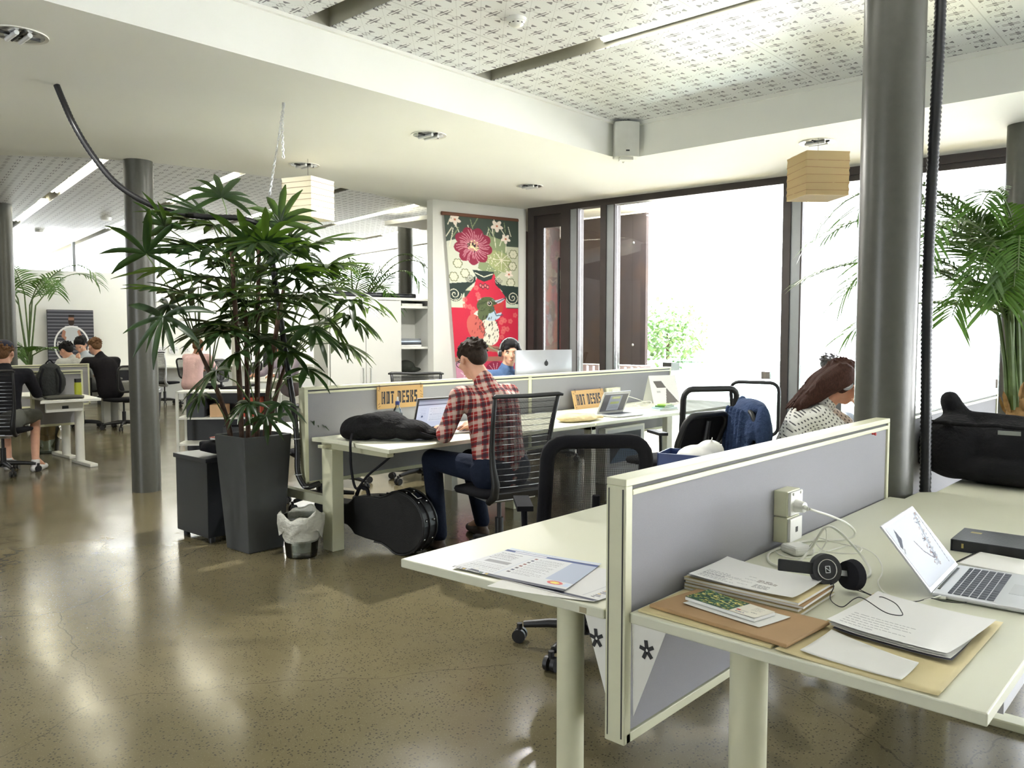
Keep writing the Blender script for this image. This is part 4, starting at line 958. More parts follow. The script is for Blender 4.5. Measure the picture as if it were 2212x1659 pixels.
# ---- cupboard
t = thing('cupboard', 'white storage cupboard with two doors and open shelf bay before the hanging wall', 'cupboard', (-7.317, 5.165, 0), math.atan2(.968, .2513))
WM = mat('white_melamine', rgb(226, 226, 220), .5, var=.01)
mb = MB(); mb.mm((0, .02, .05), (.02, .45, 1.77)); mb.mm((1.24, 0, 0), (1.262, .45, 1.77)); mb.mm((.835, 0, .05), (.855, .45, 1.77)); mb.mm((.02, .43, .05), (1.24, .45, 1.77)); mb.mm((0.02, .02, .05), (.835, .43, .07))
mb.build('carcass', WM, t, bevel=.002); MB().mm((-.005, -.01, 1.77), (1.267, .46, 1.80)).build('top', WM, t, bevel=.003)
for x0, x1, hx in ((.022, .425, .385), (.431, .835, .47)):
    d = MB().mm((x0, -.003, .08), (x1, .016, 1.765)).build('door', WM, t, bevel=.002)
    mb = MB(); mb.tube([(hx, -.003, 1.02), (hx, -.03, 1.02), (hx, -.03, .86), (hx, -.003, .86)], .005, 8); mb.build('handle', M['chrome'], d, smooth=True)
for z in (1.685, 1.225, .93, .5): MB().mm((.857, .01, z), (1.238, .42, z + .025)).build('shelf', WM, t)
def cup(x, y, z): p = Matrix.Translation((-7.317, 5.165, 0)) @ Matrix.Rotation(math.atan2(.968, .2513), 4, 'Z') @ Vector((x, y, z)); return p
crz = math.atan2(.968, .2513)
o = MB().mm((-.13, -.15, 0), (.13, .15, .03)).build('document_tray', M['whitem'], None, bevel=.004); o.location = cup(1.02, .2, 1.711); o.rotation_euler.z = crz; tag(o, 'flat white tray on the top shelf of the open bay', 'tray')
for i, (z, w, c_, l) in enumerate(((1.251, .3, (224, 224, 220), 'thick white ring binder lying at bottom of the shelf pile'), (1.277, .29, (60, 66, 74), 'dark binder lying in the middle of the shelf pile'), (1.30, .27, (190, 204, 220), 'pale blue folder lying near top of the shelf pile'), (1.322, .26, (130, 134, 138), 'grey folder on top of the shelf pile'))):
    o = MB().mm((-w / 2, -.13, 0), (w / 2, .13, .02)).build('binder', mat('binder_%d' % i, rgb(*c_), .5), None, bevel=.003); o.location = cup(1.0, .2, z); o.rotation_euler.z = crz + (i - 1.5) * .07; tag(o, l, 'binder', 'binders stacked on the open shelf')
mb = MB(); mb.ell((0, 0, .07), (.11, .1, .07)); mb.ell((.08, 0, .03), (.12, .08, .03)); o = blob(mb, 'soft_bag', mat('dark_green_cloth', rgb(40, 44, 36), .9), None, .012, 3); o.location = cup(1.0, .2, .955); o.rotation_euler.z = crz; tag(o, 'dark crumpled bag on the lower open shelf of the cupboard', 'bag')
for i, (x0, x1, y) in enumerate(((.12, .66, .12), (.40, 1.13, .2))):
    o = MB().cyl((0, 0, 0), (x1 - x0, 0, 0), .028, n=16).build('screen_tube', mat('tube_black%d' % i, rgb(40, 42, 48), .3), None, smooth=True); o.location = cup(x0, y, 1.829); o.rotation_euler.z = crz; tag(o, ('black tube on top of cupboard, the left one', 'long black tube on top of cupboard reaching towards the hanging')[i], 'tube')
t = thing('pin_board', 'dark framed picture on beige side wall left of the white cupboard', 'picture', (-7.76, 5.42, 1.47), D(42))
MB().mm((-.11, -.01, 0), (.05, .01, .36)).build('frame', M['dark'], t); MB().mm((-.1, -.014, .1), (.04, -.009, .13)).build('print', mat('red_print', rgb(170, 80, 70), .6), t)
struct(MB().prism([(-7.9, 5.45), (-7.66, 5.58), (-7.68, 5.62), (-7.92, 5.49)], 0, 1.8), 'wall_side_panel', M['cream'])

# ---- poster on far wall
def poster():
    c = Cv(180, 236, (74, 74, 82)); K = lambda pts: [(2 * x, 2 * y) for x, y in pts]
    for k in range(20): c.rect(0, k * 12, 180, k * 12 + 4.4, (120, 120, 128)); c.rect(0, k * 12 + 8.8, 180, k * 12 + 12, (50, 50, 58))
    c.ell(92, 32, 11, 16, (150, 110, 90)); c.rect(82, 16, 104, 25, (40, 32, 30)); c.poly(K([(40, 18), (52, 18), (51, 25), (46, 28), (41, 25)]), (52, 38, 32))
    c.poly(K([(34, 28), (58, 28), (62, 34), (58, 60), (34, 60), (30, 34)]), (196, 200, 204)); c.poly(K([(30, 34), (26, 46), (34, 54), (36, 48), (33, 46), (35, 38)]), (176, 128, 108)); c.poly(K([(61, 34), (66, 46), (58, 54), (56, 48), (60, 46), (57, 38)]), (176, 128, 108))
    th = [(92 + 66 * math.cos(a / 10), 124 + 66 * math.sin(a / 10)) for a in range(64)]; c.line(th, 6.5, (240, 240, 240))
    c.text(36, 112, 'CO.SPACE', 2.5, (244, 244, 244), sx=.95, bold=.35); return c
t = thing('wall_poster', 'large dark poster with CO.SPACE ring emblem on far wall', 'poster', (0, 0, 0))
P0 = Vector((-17.26, 5.71)); P1 = Vector((-17.11, 6.50)); 
sheet(poster(), 'print', lambda u, v: (*(P0.lerp(P1, u) + Vector((.03, 0))), 1.85 - 1.28 * v), M['paint'], t); 
mb = MB(); mb.bar((P0.x, P0.y, 1.21), (P1.x, P1.y, 1.21), 1.30, .02, (0, 0, 1)) if 0 else mb.prism([tuple(P0), tuple(P1), (P1.x + .025, P1.y), (P0.x + .025, P0.y)], .56, 1.86); mb.build('backing', M['dark'], t)
for i, y in enumerate((7.70, 7.93, 8.18)):
    c = Cv(24, 20, (226, 226, 226)); rg = random.Random(i); c.scrib(3, 3, 21, 17, 5, (90, 90, 100), rg, .8, 1.2); x = -17.1 + .182 / .983 * (y - 7.0) + .03
    o = sheet(c, 'pinned_sheet', lambda u, v: (x + .18 * u * .182, y + .18 * u, 1.13 - .15 * v), M['paint']); tag(o, 'small drawing sheet pinned on far white wall, %s of three' % ('left', 'middle', 'right')[i], 'paper', 'drawing sheets on the far wall')

# ================================================================== PEOPLE
def skinmat(name, c):
    t = NT(name); n = t.noise(t.coord(), 30, 3); t.set(Base_Color=t.ramp(n, [(.3, tuple(x * .92 for x in c)), (.7, c)]), Roughness=.55)
    t.p.inputs['Subsurface Weight'].default_value = .08; t.p.inputs['Subsurface Radius'].default_value = (.01, .004, .002); return t.m
M['skin'] = skinmat('skin_light', rgb(214, 164, 138)); M['skin2'] = skinmat('skin_warm', rgb(200, 146, 118))
def hairmat(name, c): 
    t = NT(name); co = t.coord(); x, y, z = t.xyz(co); n = t.noise(t.vec(t.math('MULTIPLY', x, 6), t.math('MULTIPLY', y, 6), z), 40, 3)
    t.set(Base_Color=t.ramp(n, [(.3, tuple(q * .5 for q in c)), (.7, tuple(q * 1.4 for q in c))]), Roughness=.7); t.p.inputs['Specular IOR Level'].default_value = .2; t.bump(n, .6, .004); return t.m
def headframe(c, fwd, up=(0, 0, 1)):
    f = Vector(fwd).normalized(); u = Vector(up); r = f.cross(u).normalized(); u = r.cross(f).normalized()
    m = Matrix.Identity(4); m.col[0][:3] = r; m.col[1][:3] = f; m.col[2][:3] = u; m.col[3][:3] = c; return m
def head(mb, c, fwd, up=(0, 0, 1), s=1.0):
    m = headframe(c, fwd, up) @ Matrix.Scale(s, 4)
    E_ = lambda p, r, rot=None: mb.ell(p, r, rot, 18, 12, m)
    E_((0, -.018, .035), (.076, .094, .085)); E_((0, .02, -.02), (.064, .075, .085)); E_((0, .052, -.078), (.036, .036, .034)); E_((0, .03, -.06), (.056, .05, .045))
    E_((0, .078, .028), (.05, .02, .016)); E_((0, .098, -.01), (.010, .016, .028), (.35, 0, 0)); E_((0, .108, -.026), (.015, .013, .011))
    E_((0, .088, -.056), (.024, .012, .007)); E_((0, .085, -.066), (.02, .012, .007))
    for sg in (-1, 1): E_((sg * .08, -.008, -.008), (.010, .018, .032), (0, 0, sg * .3)); E_((sg * .042, .066, -.02), (.024, .02, .02))
    return m
def facebits(t, m, iris, brow, lipc=None, s=1.0):
    for sg in (-1, 1):
        mb = MB(); mb.ell((sg * .031, .079, .006), (.0135, .010, .0075), None, 12, 8, m); e = mb.build('eye', M['white'], t, smooth=True)
        MB().ell((sg * .031, .0872, .006), (.006, .004, .006), None, 10, 6, m).build('iris', iris, e, smooth=True)
        MB().ell((sg * .032, .088, .026), (.019, .006, .0045), (0, sg * .12, 0), 10, 6, m).build('eyebrow', brow, t, smooth=True)
    MB().ell((0, .0955, -.0605), (.021, .007, .0055), None, 12, 6, m).build('lips', lipc or mat('lips', rgb(176, 104, 92), .5), t, smooth=True)
def hand(mb, w, d, n, curl=.5, side=1, s=1.0):
    """w wrist, d direction of fingers, n palm normal (facing down/in); thumb on `side`"""
    w = Vector(w); d = Vector(d).normalized(); n = Vector(n).normalized(); x = d.cross(n).normalized() * side
    mb.cap(w, w + d * .075 * s, .026 * s, .034 * s, 12); mb.ell(w + d * .055 * s, (.038 * s, .038 * s, .022 * s))
    for k, L in enumerate((.070, .078, .073, .058)):
        off = x * (.031 - .021 * k) * s; b = w + d * .085 * s + off; p1 = b + (d * math.cos(curl * .4) + n * math.sin(curl * .4)) * L * .45 * s
        p2 = p1 + (d * math.cos(curl * 1.2) + n * math.sin(curl * 1.2)) * L * .32 * s; p3 = p2 + (d * math.cos(curl * 1.9) + n * math.sin(curl * 1.9)) * L * .25 * s
        mb.chain([b - d * .03 * s, b, p1, p2, p3], [.009 * s, .0095 * s, .009 * s, .0082 * s, .0075 * s], 8)
    tb = w + d * .03 * s + x * .028 * s; mb.chain([tb, tb + (d * .6 + x * .7 + n * .2) * .035 * s, tb + (d * .95 + x * .5 + n * .4) * .065 * s], [.013 * s, .011 * s, .0085 * s], 8)
def plaid():
    t = NT('red_white_plaid_cotton'); co = t.coord(); x, y, z = t.xyz(co)
    n = t.noise(co, 5, 3); u = t.math('ADD', t.math('ADD', y, t.math('MULTIPLY', x, .45)), t.math('MULTIPLY', n, .03)); v = t.math('ADD', t.math('ADD', z, t.math('MULTIPLY', x, -.25)), t.math('MULTIPLY', n, .03))
    P = .078
    def band(a, c, h): return t.math('LESS_THAN', t.math('ABSOLUTE', t.math('SUBTRACT', t.math('FRACT', t.math('DIVIDE', a, P)), c)), h)
    base = rgb(158, 40, 38); c = base; wh = rgb(214, 206, 194); nv = rgb(40, 34, 50)
    for a in (u, v): c = t.mix(t.math('MULTIPLY', band(a, .25, .14), .48), c, wh)
    for a in (u, v): c = t.mix(t.math('MULTIPLY', band(a, .62, .12), .72), c, nv)
    for a in (u, v): c = t.mix(t.math('MULTIPLY', band(a, .88, .02), .5), c, wh)
    t.set(Base_Color=c, Roughness=.85); t.bump(t.noise(co, 9, 3), .35, .02); return t.m
def cloth(name, c, sc=11, st=.4):
    t = NT(name); co = t.coord(); n = t.noise(co, 3.5, 4); f = t.noise(co, 500, 2)
    q = t.ramp(n, [(.3, tuple(x * .8 for x in c)), (.7, tuple(min(1, x * 1.2) for x in c))]); t.set(Base_Color=t.mix(t.math('MULTIPLY', f, .2), q, tuple(x * .6 for x in c)), Roughness=.88)
    t.p.inputs['Specular IOR Level'].default_value = .2; t.bump(t.noise(co, sc, 4, .6), st, .03); return t.m
def person(label, base, head_c, look, neck, chest, pelvis, sh, el, wr, hdir, kn=None, an=None, toe=None, skin='skin', top=None, bottom=None, sleeve='long', curl=(.5, .5), hn=((0, 0, -1), (0, 0, -1)), hair=None, hairf=None, vox=.0085, up=(0, 0, 1), chest_r=.13, shoe=None, group=None, hs=1.0, shorts=False, face=True, short_amt=.5, waist_r=.125, thick=1.0):
    """all coordinates in world; stored relative to base"""
    B = Vector(base); V = lambda p: Vector(p) - B
    t = thing('person', label, 'person', base, 0, group)
    mb = MB(); m = head(mb, V(head_c), look, up, hs)
    hc = V(head_c); neck = V(neck); chest = V(chest); pelvis = V(pelvis); sh = [V(p) for p in sh]; el = [V(p) for p in el]; wr = [V(p) for p in wr]
    mb.cap(hc + Vector((0, 0, -.05)) - Vector(look).normalized() * .03, neck, .054, .06); mid = (chest + pelvis) / 2
    def torso(q, e):
        q.cap(sh[0], sh[1], .058 * thick + e, None, 14); q.cap(neck, chest, .06 + e, chest_r + e, 16); q.cap(chest, mid, chest_r + e, waist_r + e, 16); q.cap(mid, pelvis, waist_r + e, .135 + e, 16)
        ax = (sh[1] - sh[0]).normalized()
        for sg in (-1, 1): q.cap(chest + ax * sg * .065, mid + ax * sg * .05, chest_r * .82 + e, waist_r * .85 + e, 14); q.cap(mid + ax * sg * .05, pelvis + ax * sg * .06, waist_r * .85 + e, .115 + e, 14); q.cap(chest + ax * sg * .07, sh[(sg + 1) // 2], chest_r * .7 + e, .055 + e, 12)
    torso(mb, -.006)
    for k in range(2):
        mb.chain([sh[k], el[k], wr[k]], [.05, .04, .027], 14); hand(mb, wr[k], hdir[k], hn[k], curl[k], 1 if k else -1)
    legs = kn is not None
    if legs:
        kn = [V(p) for p in kn]; an = [V(p) for p in an]; toe = [V(p) for p in toe]; ax = (sh[1] - sh[0]).normalized()
        hip = [pelvis - ax * .09, pelvis + ax * .09]
        for k in range(2): mb.chain([hip[k], kn[k], an[k]], [.078, .052, .036], 14); mb.chain([an[k], an[k] * .4 + toe[k] * .6, toe[k]], [.036, .032, .026], 10)
    blob(mb, 'body', M[skin], t, vox, 3)
    if face: facebits(t, m, mat('iris', rgb(40, 30, 26), .3), hair or M['dark'])
    if top:
        q = MB(); torso(q, .006)
        for k in range(2):
            if sleeve == 'long': q.chain([sh[k], el[k], el[k].lerp(wr[k], .93)], [.062, .052, .038], 14)
            else: q.chain([sh[k], sh[k].lerp(el[k], short_amt)], [.064, .062], 14)
        q.cap(neck - Vector((0, 0, .01)), neck + Vector((0, 0, .012)) , .064, .062)
        blob(q, 'shirt', top, t, vox, 3)
    if legs and bottom:
        q = MB(); q.cap(pelvis - ax * .07, pelvis + ax * .07, .14, None, 14)
        for k in range(2): q.chain([hip[k], kn[k]] + ([] if shorts else [an[k] - Vector((0, 0, .005))]), [.092, .075 if shorts else .066, .054], 14)
        blob(q, 'shorts' if shorts else 'trousers', bottom, t, vox, 3)
        for k in range(2):
            q = MB(); d = (toe[k] - an[k]); d.z = 0; d.normalize(); h_ = an[k].copy(); h_.z = V((0, 0, .03)).z
            q.cap(h_ - d * .03, h_ + d * .06, .036, .04); q.cap(h_ + d * .06, h_ + d * .17, .04, .03); q.cap(an[k] - Vector((0, 0, .02)), h_, .042, .038); q.box(h_ + d * .07 - Vector((0, 0, .022)), (.001, .001, .001))
            blob(q, 'shoe', shoe or M['dkfab'], t, .007, 2)
    if hair is not None:
        q = MB(); (hairf or short_hair)(q, m); blob(q, 'hair', hair, t, .006, 3)
    return t, m
def tufts(q, m, n=70, lo=0, c=(0, -.03, .045), r=(.084, .1, .086)):
    rg = random.Random(n)
    for k in range(n):
        a = rg.uniform(0, 6.28); b = rg.uniform(-.25, 1); cb = math.sqrt(1 - b * b); x, y, z = c[0] + r[0] * cb * math.cos(a), c[1] + r[1] * cb * math.sin(a), c[2] + r[2] * b
        if y > .03 and z < .085: continue
        q.ell((x, y, z), (.010, .022, .008), (rg.uniform(-.5, .5), 0, rg.uniform(-1, 1)), 7, 5, m)
def short_hair(q, m):
    tufts(q, m)
    q.ell((0, -.026, .048), (.083, .099, .083), None, 18, 12, m); q.ell((0, -.07, .0), (.072, .05, .065), None, 14, 10, m); q.ell((0, .03, .098), (.058, .05, .03), None, 14, 8, m)
    for sg in (-1, 1): q.ell((sg * .068, .005, .045), (.018, .04, .04), None, 10, 8, m)
def side_fringe(q, m):
    short_hair(q, m); q.ell((.01, .062, .082), (.062, .032, .028), (.3, 0, .0), 12, 8, m); q.ell((.04, .082, .055), (.034, .014, .022), (.2, .4, 0), 12, 8, m)
def headphones(label, m, mc, cup=None, group=None, sc=1.0):
    t = thing('headphones', label, 'headphones', m.translation, 0, group); q = m.copy(); q.translation = (0, 0, 0)
    mb = MB(); pts = [q @ Vector((.094 * math.cos(a), -.01, .02 + .112 * math.sin(a))) for a in [PI * k / 16 for k in range(17)]]; mb.tube(pts, .008, 8); mb.build('headband', mc, t, smooth=True, ang=0)
    for sg in (-1, 1):
        mb = MB(); a = q @ Vector((sg * .082, -.008, -.005)); b = q @ Vector((sg * .108, -.008, -.005)); mb.cyl(a, b, .038, .034, 20); e = mb.build('ear_cup', cup or mc, t, smooth=True)
        MB().cyl(b, b + (b - a) * .12, .022, n=16).build('cup_disc', M['silver'], e, smooth=True)
    return t
def WM_(base, m): 
    r = m.copy(); r.translation = m.translation + Vector(base); return r

# man in the plaid shirt
bs = (-3.46, 3.66, 0)
t, m = person('man in red and white plaid shirt and dark jeans typing on a laptop', bs, (-3.66, 3.665, 1.235), (-.93, .18, -.42), (-3.55, 3.66, 1.10), (-3.47, 3.66, .94), (-3.42, 3.67, .56),
    [(-3.56, 3.46, 1.015), (-3.53, 3.87, 1.015)], [(-3.60, 3.37, .79), (-3.60, 3.98, .80)], [(-3.83, 3.56, .785), (-3.86, 3.90, .785)], [(-1, .45, -.12), (-1, -.1, -.1)],
    [(-3.86, 3.50, .60), (-3.88, 3.86, .56)], [(-3.86, 3.56, .11), (-3.92, 4.02, .11)], [(-4.02, 3.62, .03), (-4.08, 4.06, .03)], 'skin', plaid(), cloth('dark_denim', rgb(26, 34, 52)), hair=hairmat('dark_brown_hair', rgb(46, 36, 28)), curl=(.55, .5), shoe=mat('brown_shoe', rgb(84, 68, 58), .6), vox=.008, chest_r=.138, waist_r=.14, thick=1.08)
mw = m
mb = MB()
for sg in (-1, 1):
    pts = [mw @ Vector((sg * .032 + .023 * math.cos(a), .100, .004 + .018 * math.sin(a))) for a in [k * PI / 8 for k in range(16)]]; mb.tube(pts, .0024, 5, closed=True); mb.tube([mw @ Vector((sg * .055, .10, .01)), mw @ Vector((sg * .076, .06, .01)), mw @ Vector((sg * .084, -.02, .0))], .0026, 5)
mb.tube([mw @ Vector((-.01, .102, .008)), mw @ Vector((.01, .102, .008))], .002, 5); mb.build('glasses', M['dark'], t, smooth=True)

# man at the big computer
bs = (-5.45, 5.62, 0)
t, m = person('man in blue denim shirt behind big desktop computer wearing grey headphones', bs, (-5.15, 5.66, 1.225), (.74, -.62, -.12), (-5.20, 5.67, 1.08), (-5.27, 5.70, .95), (-5.42, 5.75, .55),
    [(-5.33, 5.50, 1.00), (-5.10, 5.86, 1.00)], [(-5.20, 5.36, .80), (-4.98, 5.98, .80)], [(-4.98, 5.46, .78), (-4.86, 5.80, .78)], [(1, .3, -.1), (1, -.3, -.1)], top=cloth('blue_chambray', rgb(84, 108, 148)), hair=hairmat('black_hair', rgb(24, 22, 24)), hairf=side_fringe, vox=.008, chest_r=.115, skin='skin')
headphones('grey over-ear headphones on the man behind the big computer', WM_(bs, m), M['framelt'], M['dark'])

# woman leaning at the far desk, head in hands
bs = (-2.02, 4.82, 0)
def dots():
    t = NT('white_dotted_cotton'); co = t.coord(); x, y, z = t.xyz(co); S_ = 66
    a = t.math('MULTIPLY', t.math('ADD', y, t.math('MULTIPLY', x, .6)), S_); b = t.math('MULTIPLY', t.math('ADD', z, t.math('MULTIPLY', x, .35)), S_); b2 = t.math('ADD', b, 0.0)
    u = t.math('ADD', a, b2); v = t.math('SUBTRACT', a, b2)
    f = lambda q: t.math('ABSOLUTE', t.math('SUBTRACT', t.math('FRACT', t.math('MULTIPLY', q, .5)), .5))
    h = t.math('LESS_THAN', t.math('ADD', t.math('POWER', f(u), 2), t.math('POWER', f(v), 2)), .05)
    t.set(Base_Color=t.mix(h, rgb(212, 212, 206), rgb(80, 80, 82)), Roughness=.9); t.bump(t.noise(co, 14, 3), .4, .02); return t.m
def long_hair(q, m):
    q.ell((0, -.03, .045), (.088, .104, .09), None, 18, 12, m); q.ell((0, -.085, -.01), (.08, .05, .085), None, 14, 10, m)
    tufts(q, m, 90, 0, (0, -.03, .045), (.09, .106, .09))
    o = m.translation; B_ = Vector((-2.02, 4.82, 0)); rg = random.Random(5)
    for dx, dy in ((0, 0), (.05, -.06), (-.04, .06)):
        pts = [o + Vector((-.03 + dx, -.03 + dy, .05)), o + Vector((-.1 + dx, -.07 + dy, 0)), o + Vector((-.15 + dx, -.1 + dy, -.06)), Vector((-2.0 + dx, 4.80 + dy, 1.0)) - B_, Vector((-2.03 + dx, 4.78 + dy, .95)) - B_]
        q.chain(pts, [.078, .07, .055, .04, .018], 12)
        for i_ in range(46):
            f_ = rg.random() * 3.6; a_ = pts[int(f_)].lerp(pts[int(f_) + 1], f_ % 1); v_ = Vector((rg.uniform(-1, 1), rg.uniform(-1, 1), rg.uniform(-.3, 1))).normalized() * (.078 - .014 * f_); q.cap(a_ + v_, a_ + v_ + Vector((-.03, -.02, -.035)), .011, .006, 6)
    for sg in (-1, 1): q.ell((sg * .075, -.01, .0), (.02, .04, .07), None, 10, 8, m)
t, m = person('woman with long brown hair in white dotted blouse, face resting in her hands', bs, (-1.80, 4.93, 1.105), (.72, .5, -.52), (-1.89, 4.88, .99), (-1.98, 4.82, .87), (-2.08, 4.75, .56),
    [(-1.96, 4.98, .93), (-1.86, 4.74, .92)], [(-1.74, 5.10, .775), (-1.70, 4.80, .775)], [(-1.68, 5.01, .93), (-1.665, 4.90, .93)], [(-.2, -.05, 1), (-.2, .0, 1)], hn=((-1, -.3, 0), (-1, .2, 0)), curl=(.3, .3), top=dots(), sleeve='short', short_amt=.55, hair=hairmat('long_brown_hair', rgb(58, 34, 26)), hairf=long_hair, vox=.008, skin='skin2', chest_r=.115, waist_r=.115)
headphones('dark headphones on the long-haired woman', WM_(bs, m), M['dark'], M['framelt'])

# far left people
HB = hairmat('brown_hair', rgb(110, 80, 54)); BK = bpy.data.materials['black_hair']
t, m = person('man in black hoodie and cap on rung-backed chair at left edge', (-9.25, 2.62, 0), (-9.37, 2.70, 1.20), (-.8, .6, -.1), (-9.33, 2.68, 1.06), (-9.28, 2.65, .92), (-9.24, 2.62, .55), [(-9.43, 2.52, .99), (-9.19, 2.84, .99)], [(-9.60, 2.52, .78), (-9.36, 2.98, .78)], [(-9.82, 2.78, .765), (-9.62, 3.08, .765)], [(-.8, .6, 0), (-1, .3, 0)],
    [(-9.66, 2.76, .56), (-9.44, 2.98, .54)], [(-9.46, 2.72, .12), (-9.16, 2.88, .12)], [(-9.60, 2.82, .03), (-9.26, 2.99, .03)], top=cloth('black_hoodie', rgb(34, 34, 40)), bottom=cloth('patterned_shorts', rgb(120, 122, 116)), shorts=True, hair=HB, shoe=mat('white_shoe', rgb(214, 214, 214), .6), vox=.011, face=False)
mb = MB(); mb.ell((0, -.02, .07), (.088, .104, .07), None, 18, 10, m); mb.box((0, .1, .065), (.13, .09, .008), (.1, 0, 0), m); mb.build('cap', mat('navy_cap', rgb(40, 42, 60), .8), t, smooth=True)
gr = 'people around the far bench at left'
person('man with glasses and reddish beard in black jumper, far bench left', (-12.4, 4.9, 0), (-12.55, 4.78, 1.21), (-.95, -.1, -.25), (-12.48, 4.82, 1.08), (-12.42, 4.86, .94), (-12.36, 4.92, .56), [(-12.50, 4.64, 1.0), (-12.40, 5.02, 1.0)], [(-12.66, 4.56, .8), (-12.56, 5.06, .8)], [(-12.76, 4.62, 1.0), (-12.8, 4.95, .78)], [(.0, .1, 1), (-1, -.3, 0)], top=cloth('black_jumper', rgb(30, 28, 32)), hair=HB, vox=.012, group=gr)
person('dark-haired person in pale grey shirt leaning forward at far bench', (-12.9, 4.6, 0), (-12.92, 4.52, 1.15), (-.85, -.35, -.5), (-12.85, 4.57, 1.03), (-12.78, 4.6, .92), (-12.68, 4.7, .56), [(-12.86, 4.42, .98), (-12.78, 4.76, .98)], [(-13.0, 4.36, .8), (-12.95, 4.72, .8)], [(-13.15, 4.42, .77), (-13.15, 4.6, .77)], [(-1, .2, 0), (-1, -.2, 0)], top=cloth('pale_grey_shirt', rgb(196, 198, 196)), hair=BK, vox=.012, group=gr)
person('dark-haired person half hidden behind the others at far bench', (-13.6, 5.1, 0), (-13.62, 4.98, 1.22), (.5, -.5, -.5), (-13.6, 5.02, 1.08), (-13.58, 5.06, .95), (-13.55, 5.15, .56), [(-13.72, 4.86, 1.0), (-13.45, 5.12, 1.0)], [(-13.66, 4.68, .8), (-13.3, 5.0, .8)], [(-13.5, 4.6, .77), (-13.2, 4.8, .77)], [(1, -.2, 0), (1, -.4, 0)], top=cloth('grey_blue_shirt', rgb(176, 184, 194)), hair=BK, vox=.012, group=gr)

# ================================================================== NEAR DESK ITEMS
ZD = .730
M['manila'] = mat('manila_card', rgb(214, 200, 154), .75, var=.04); M['kraft'] = mat('kraft_paper', rgb(174, 142, 102), .75, var=.05); M['wcable'] = mat('white_cable', rgb(226, 226, 216), .45)
M['alu'] = mat('laptop_aluminium', rgb(206, 208, 212), .32, metal=.5, var=.02); M['bcable'] = mat('black_cable', rgb(34, 34, 38), .5)
M['key'] = mat('dark_key', rgb(54, 60, 74), .5)
def slab(name, quad, z0, z1, m, parent=None, bevel=0):
    return MB().prism(quad, z0, z1).build(name, m, parent, bevel=bevel)
def curled(name, quad, z, m, parent=None, amp=.004, cv=None, nx=24, ny=18, seed=1, th=0.0):
    """thin sheet over a quad a(front left) b(front right) c(back right) d(back left)"""
    a, b, c, d = [Vector(q) for q in quad]; rg = random.Random(seed); ph = [rg.uniform(0, 6) for _ in range(3)]
    def f(u, v):
        v = 1 - v; p = a.lerp(b, u).lerp(d.lerp(c, u), v); e = abs(u - .5) * 2; g = abs(v - .5) * 2
        return (p.x, p.y, z + amp * (.5 + .5 * math.sin(3 * u + 2 * v + ph[0])) * (.3 + .7 * e ** 2) + amp * .8 * (e * g) ** 3)
    cv = cv or Cv(nx, ny, (238, 238, 234))
    return sheet(cv, name, f, m, parent, th)
# socket boxes with plug
t = thing('power_socket', 'double cream power and data socket box fixed to the nearest divider', 'power socket', (-1.0955, 2.43, .748))
for z0, n_ in ((.083, 'socket_box'), (0.0, 'data_box')):
    b = MB().mm((0, 0, z0), (.045, .095, z0 + .08)).build(n_, M['cream'], t, bevel=.003); MB().mm((.045, .003, z0 + .004), (.055, .092, z0 + .077)).build('face_plate', M['white'], b, bevel=.002)
b = MB().mm((.055, .016, .15), (.059, .028, .158)).mm((.055, .07, .15), (.059, .082, .158)).build('rocker_switch', M['white'], t); MB().mm((.055, .042, .032), (.0565, .056, .048)).build('data_jack', M['dark'], t)
mb = MB(); mb.cyl((.055, .04, .115), (.085, .035, .115), .021, .016, 16); mb.cyl((.085, .035, .115), (.105, .01, .117), .008, .006, 10); mb.build('plug', M['white'], t, smooth=True)
def cable(name, label, pts, r, m, cat='cable', k=10, group=None):
    t = MB().tube(smoothpts(pts, k), r, 8).build(name, m, None, smooth=True, ang=0); return tag(t, label, cat, group)
C1 = [(-.985, 2.44, .866), (-0.973, 2.469, 0.855), (-0.957, 2.545, 0.830), (-0.935, 2.612, 0.800), (-0.933, 2.678, 0.765), (-0.936, 2.681, 0.745), (-0.960, 2.651, 0.736), (-0.999, 2.602, 0.735), (-1.040, 2.56, 0.735), (-1.060, 2.48, 0.735), (-1.068, 2.398, 0.735), (-1.064, 2.333, 0.735), (-1.029, 2.257, 0.735), (-0.986, 2.225, 0.735), (-.951, 2.25, .737), (-0.936, 2.328, 0.770), (-0.893, 2.285, 0.830), (-0.867, 2.256, 0.860), (-0.856, 2.279, 0.860), (-0.844, 2.330, 0.830), (-0.829, 2.377, 0.790), (-0.810, 2.400, 0.755), (-0.775, 2.353, 0.740), (-0.759, 2.293, 0.736), (-0.775, 2.243, 0.735)]
cable('power_cable', 'thick white power cable looping from socket plug across the near desk', C1, .0036, M['wcable'])
C3 = [(-0.969, 2.435, 0.736), (-0.946, 2.466, 0.735), (-0.931, 2.543, 0.735), (-0.909, 2.599, 0.737), (-0.873, 2.573, 0.737), (-0.870, 2.513, 0.735), (-0.927, 2.473, 0.735), (-0.970, 2.494, 0.736), (-1.004, 2.533, 0.750), (-1.005, 2.567, 0.750), (-0.971, 2.588, 0.740), (-0.911, 2.580, 0.738), (-0.868, 2.583, 0.736), (-0.819, 2.532, 0.735), (-0.768, 2.432, 0.735), (-0.739, 2.343, 0.735), (-0.722, 2.260, 0.735), (-0.688, 2.190, 0.735), (-0.650, 2.154, 0.735), (-0.610, 2.148, 0.735), (-0.58, 2.18, 0.738), (-0.558, 2.219, 0.742)]
cable('charger_cable', 'thin white charger lead running from white adapter to the open laptop', C3, .0020, M['wcable'])
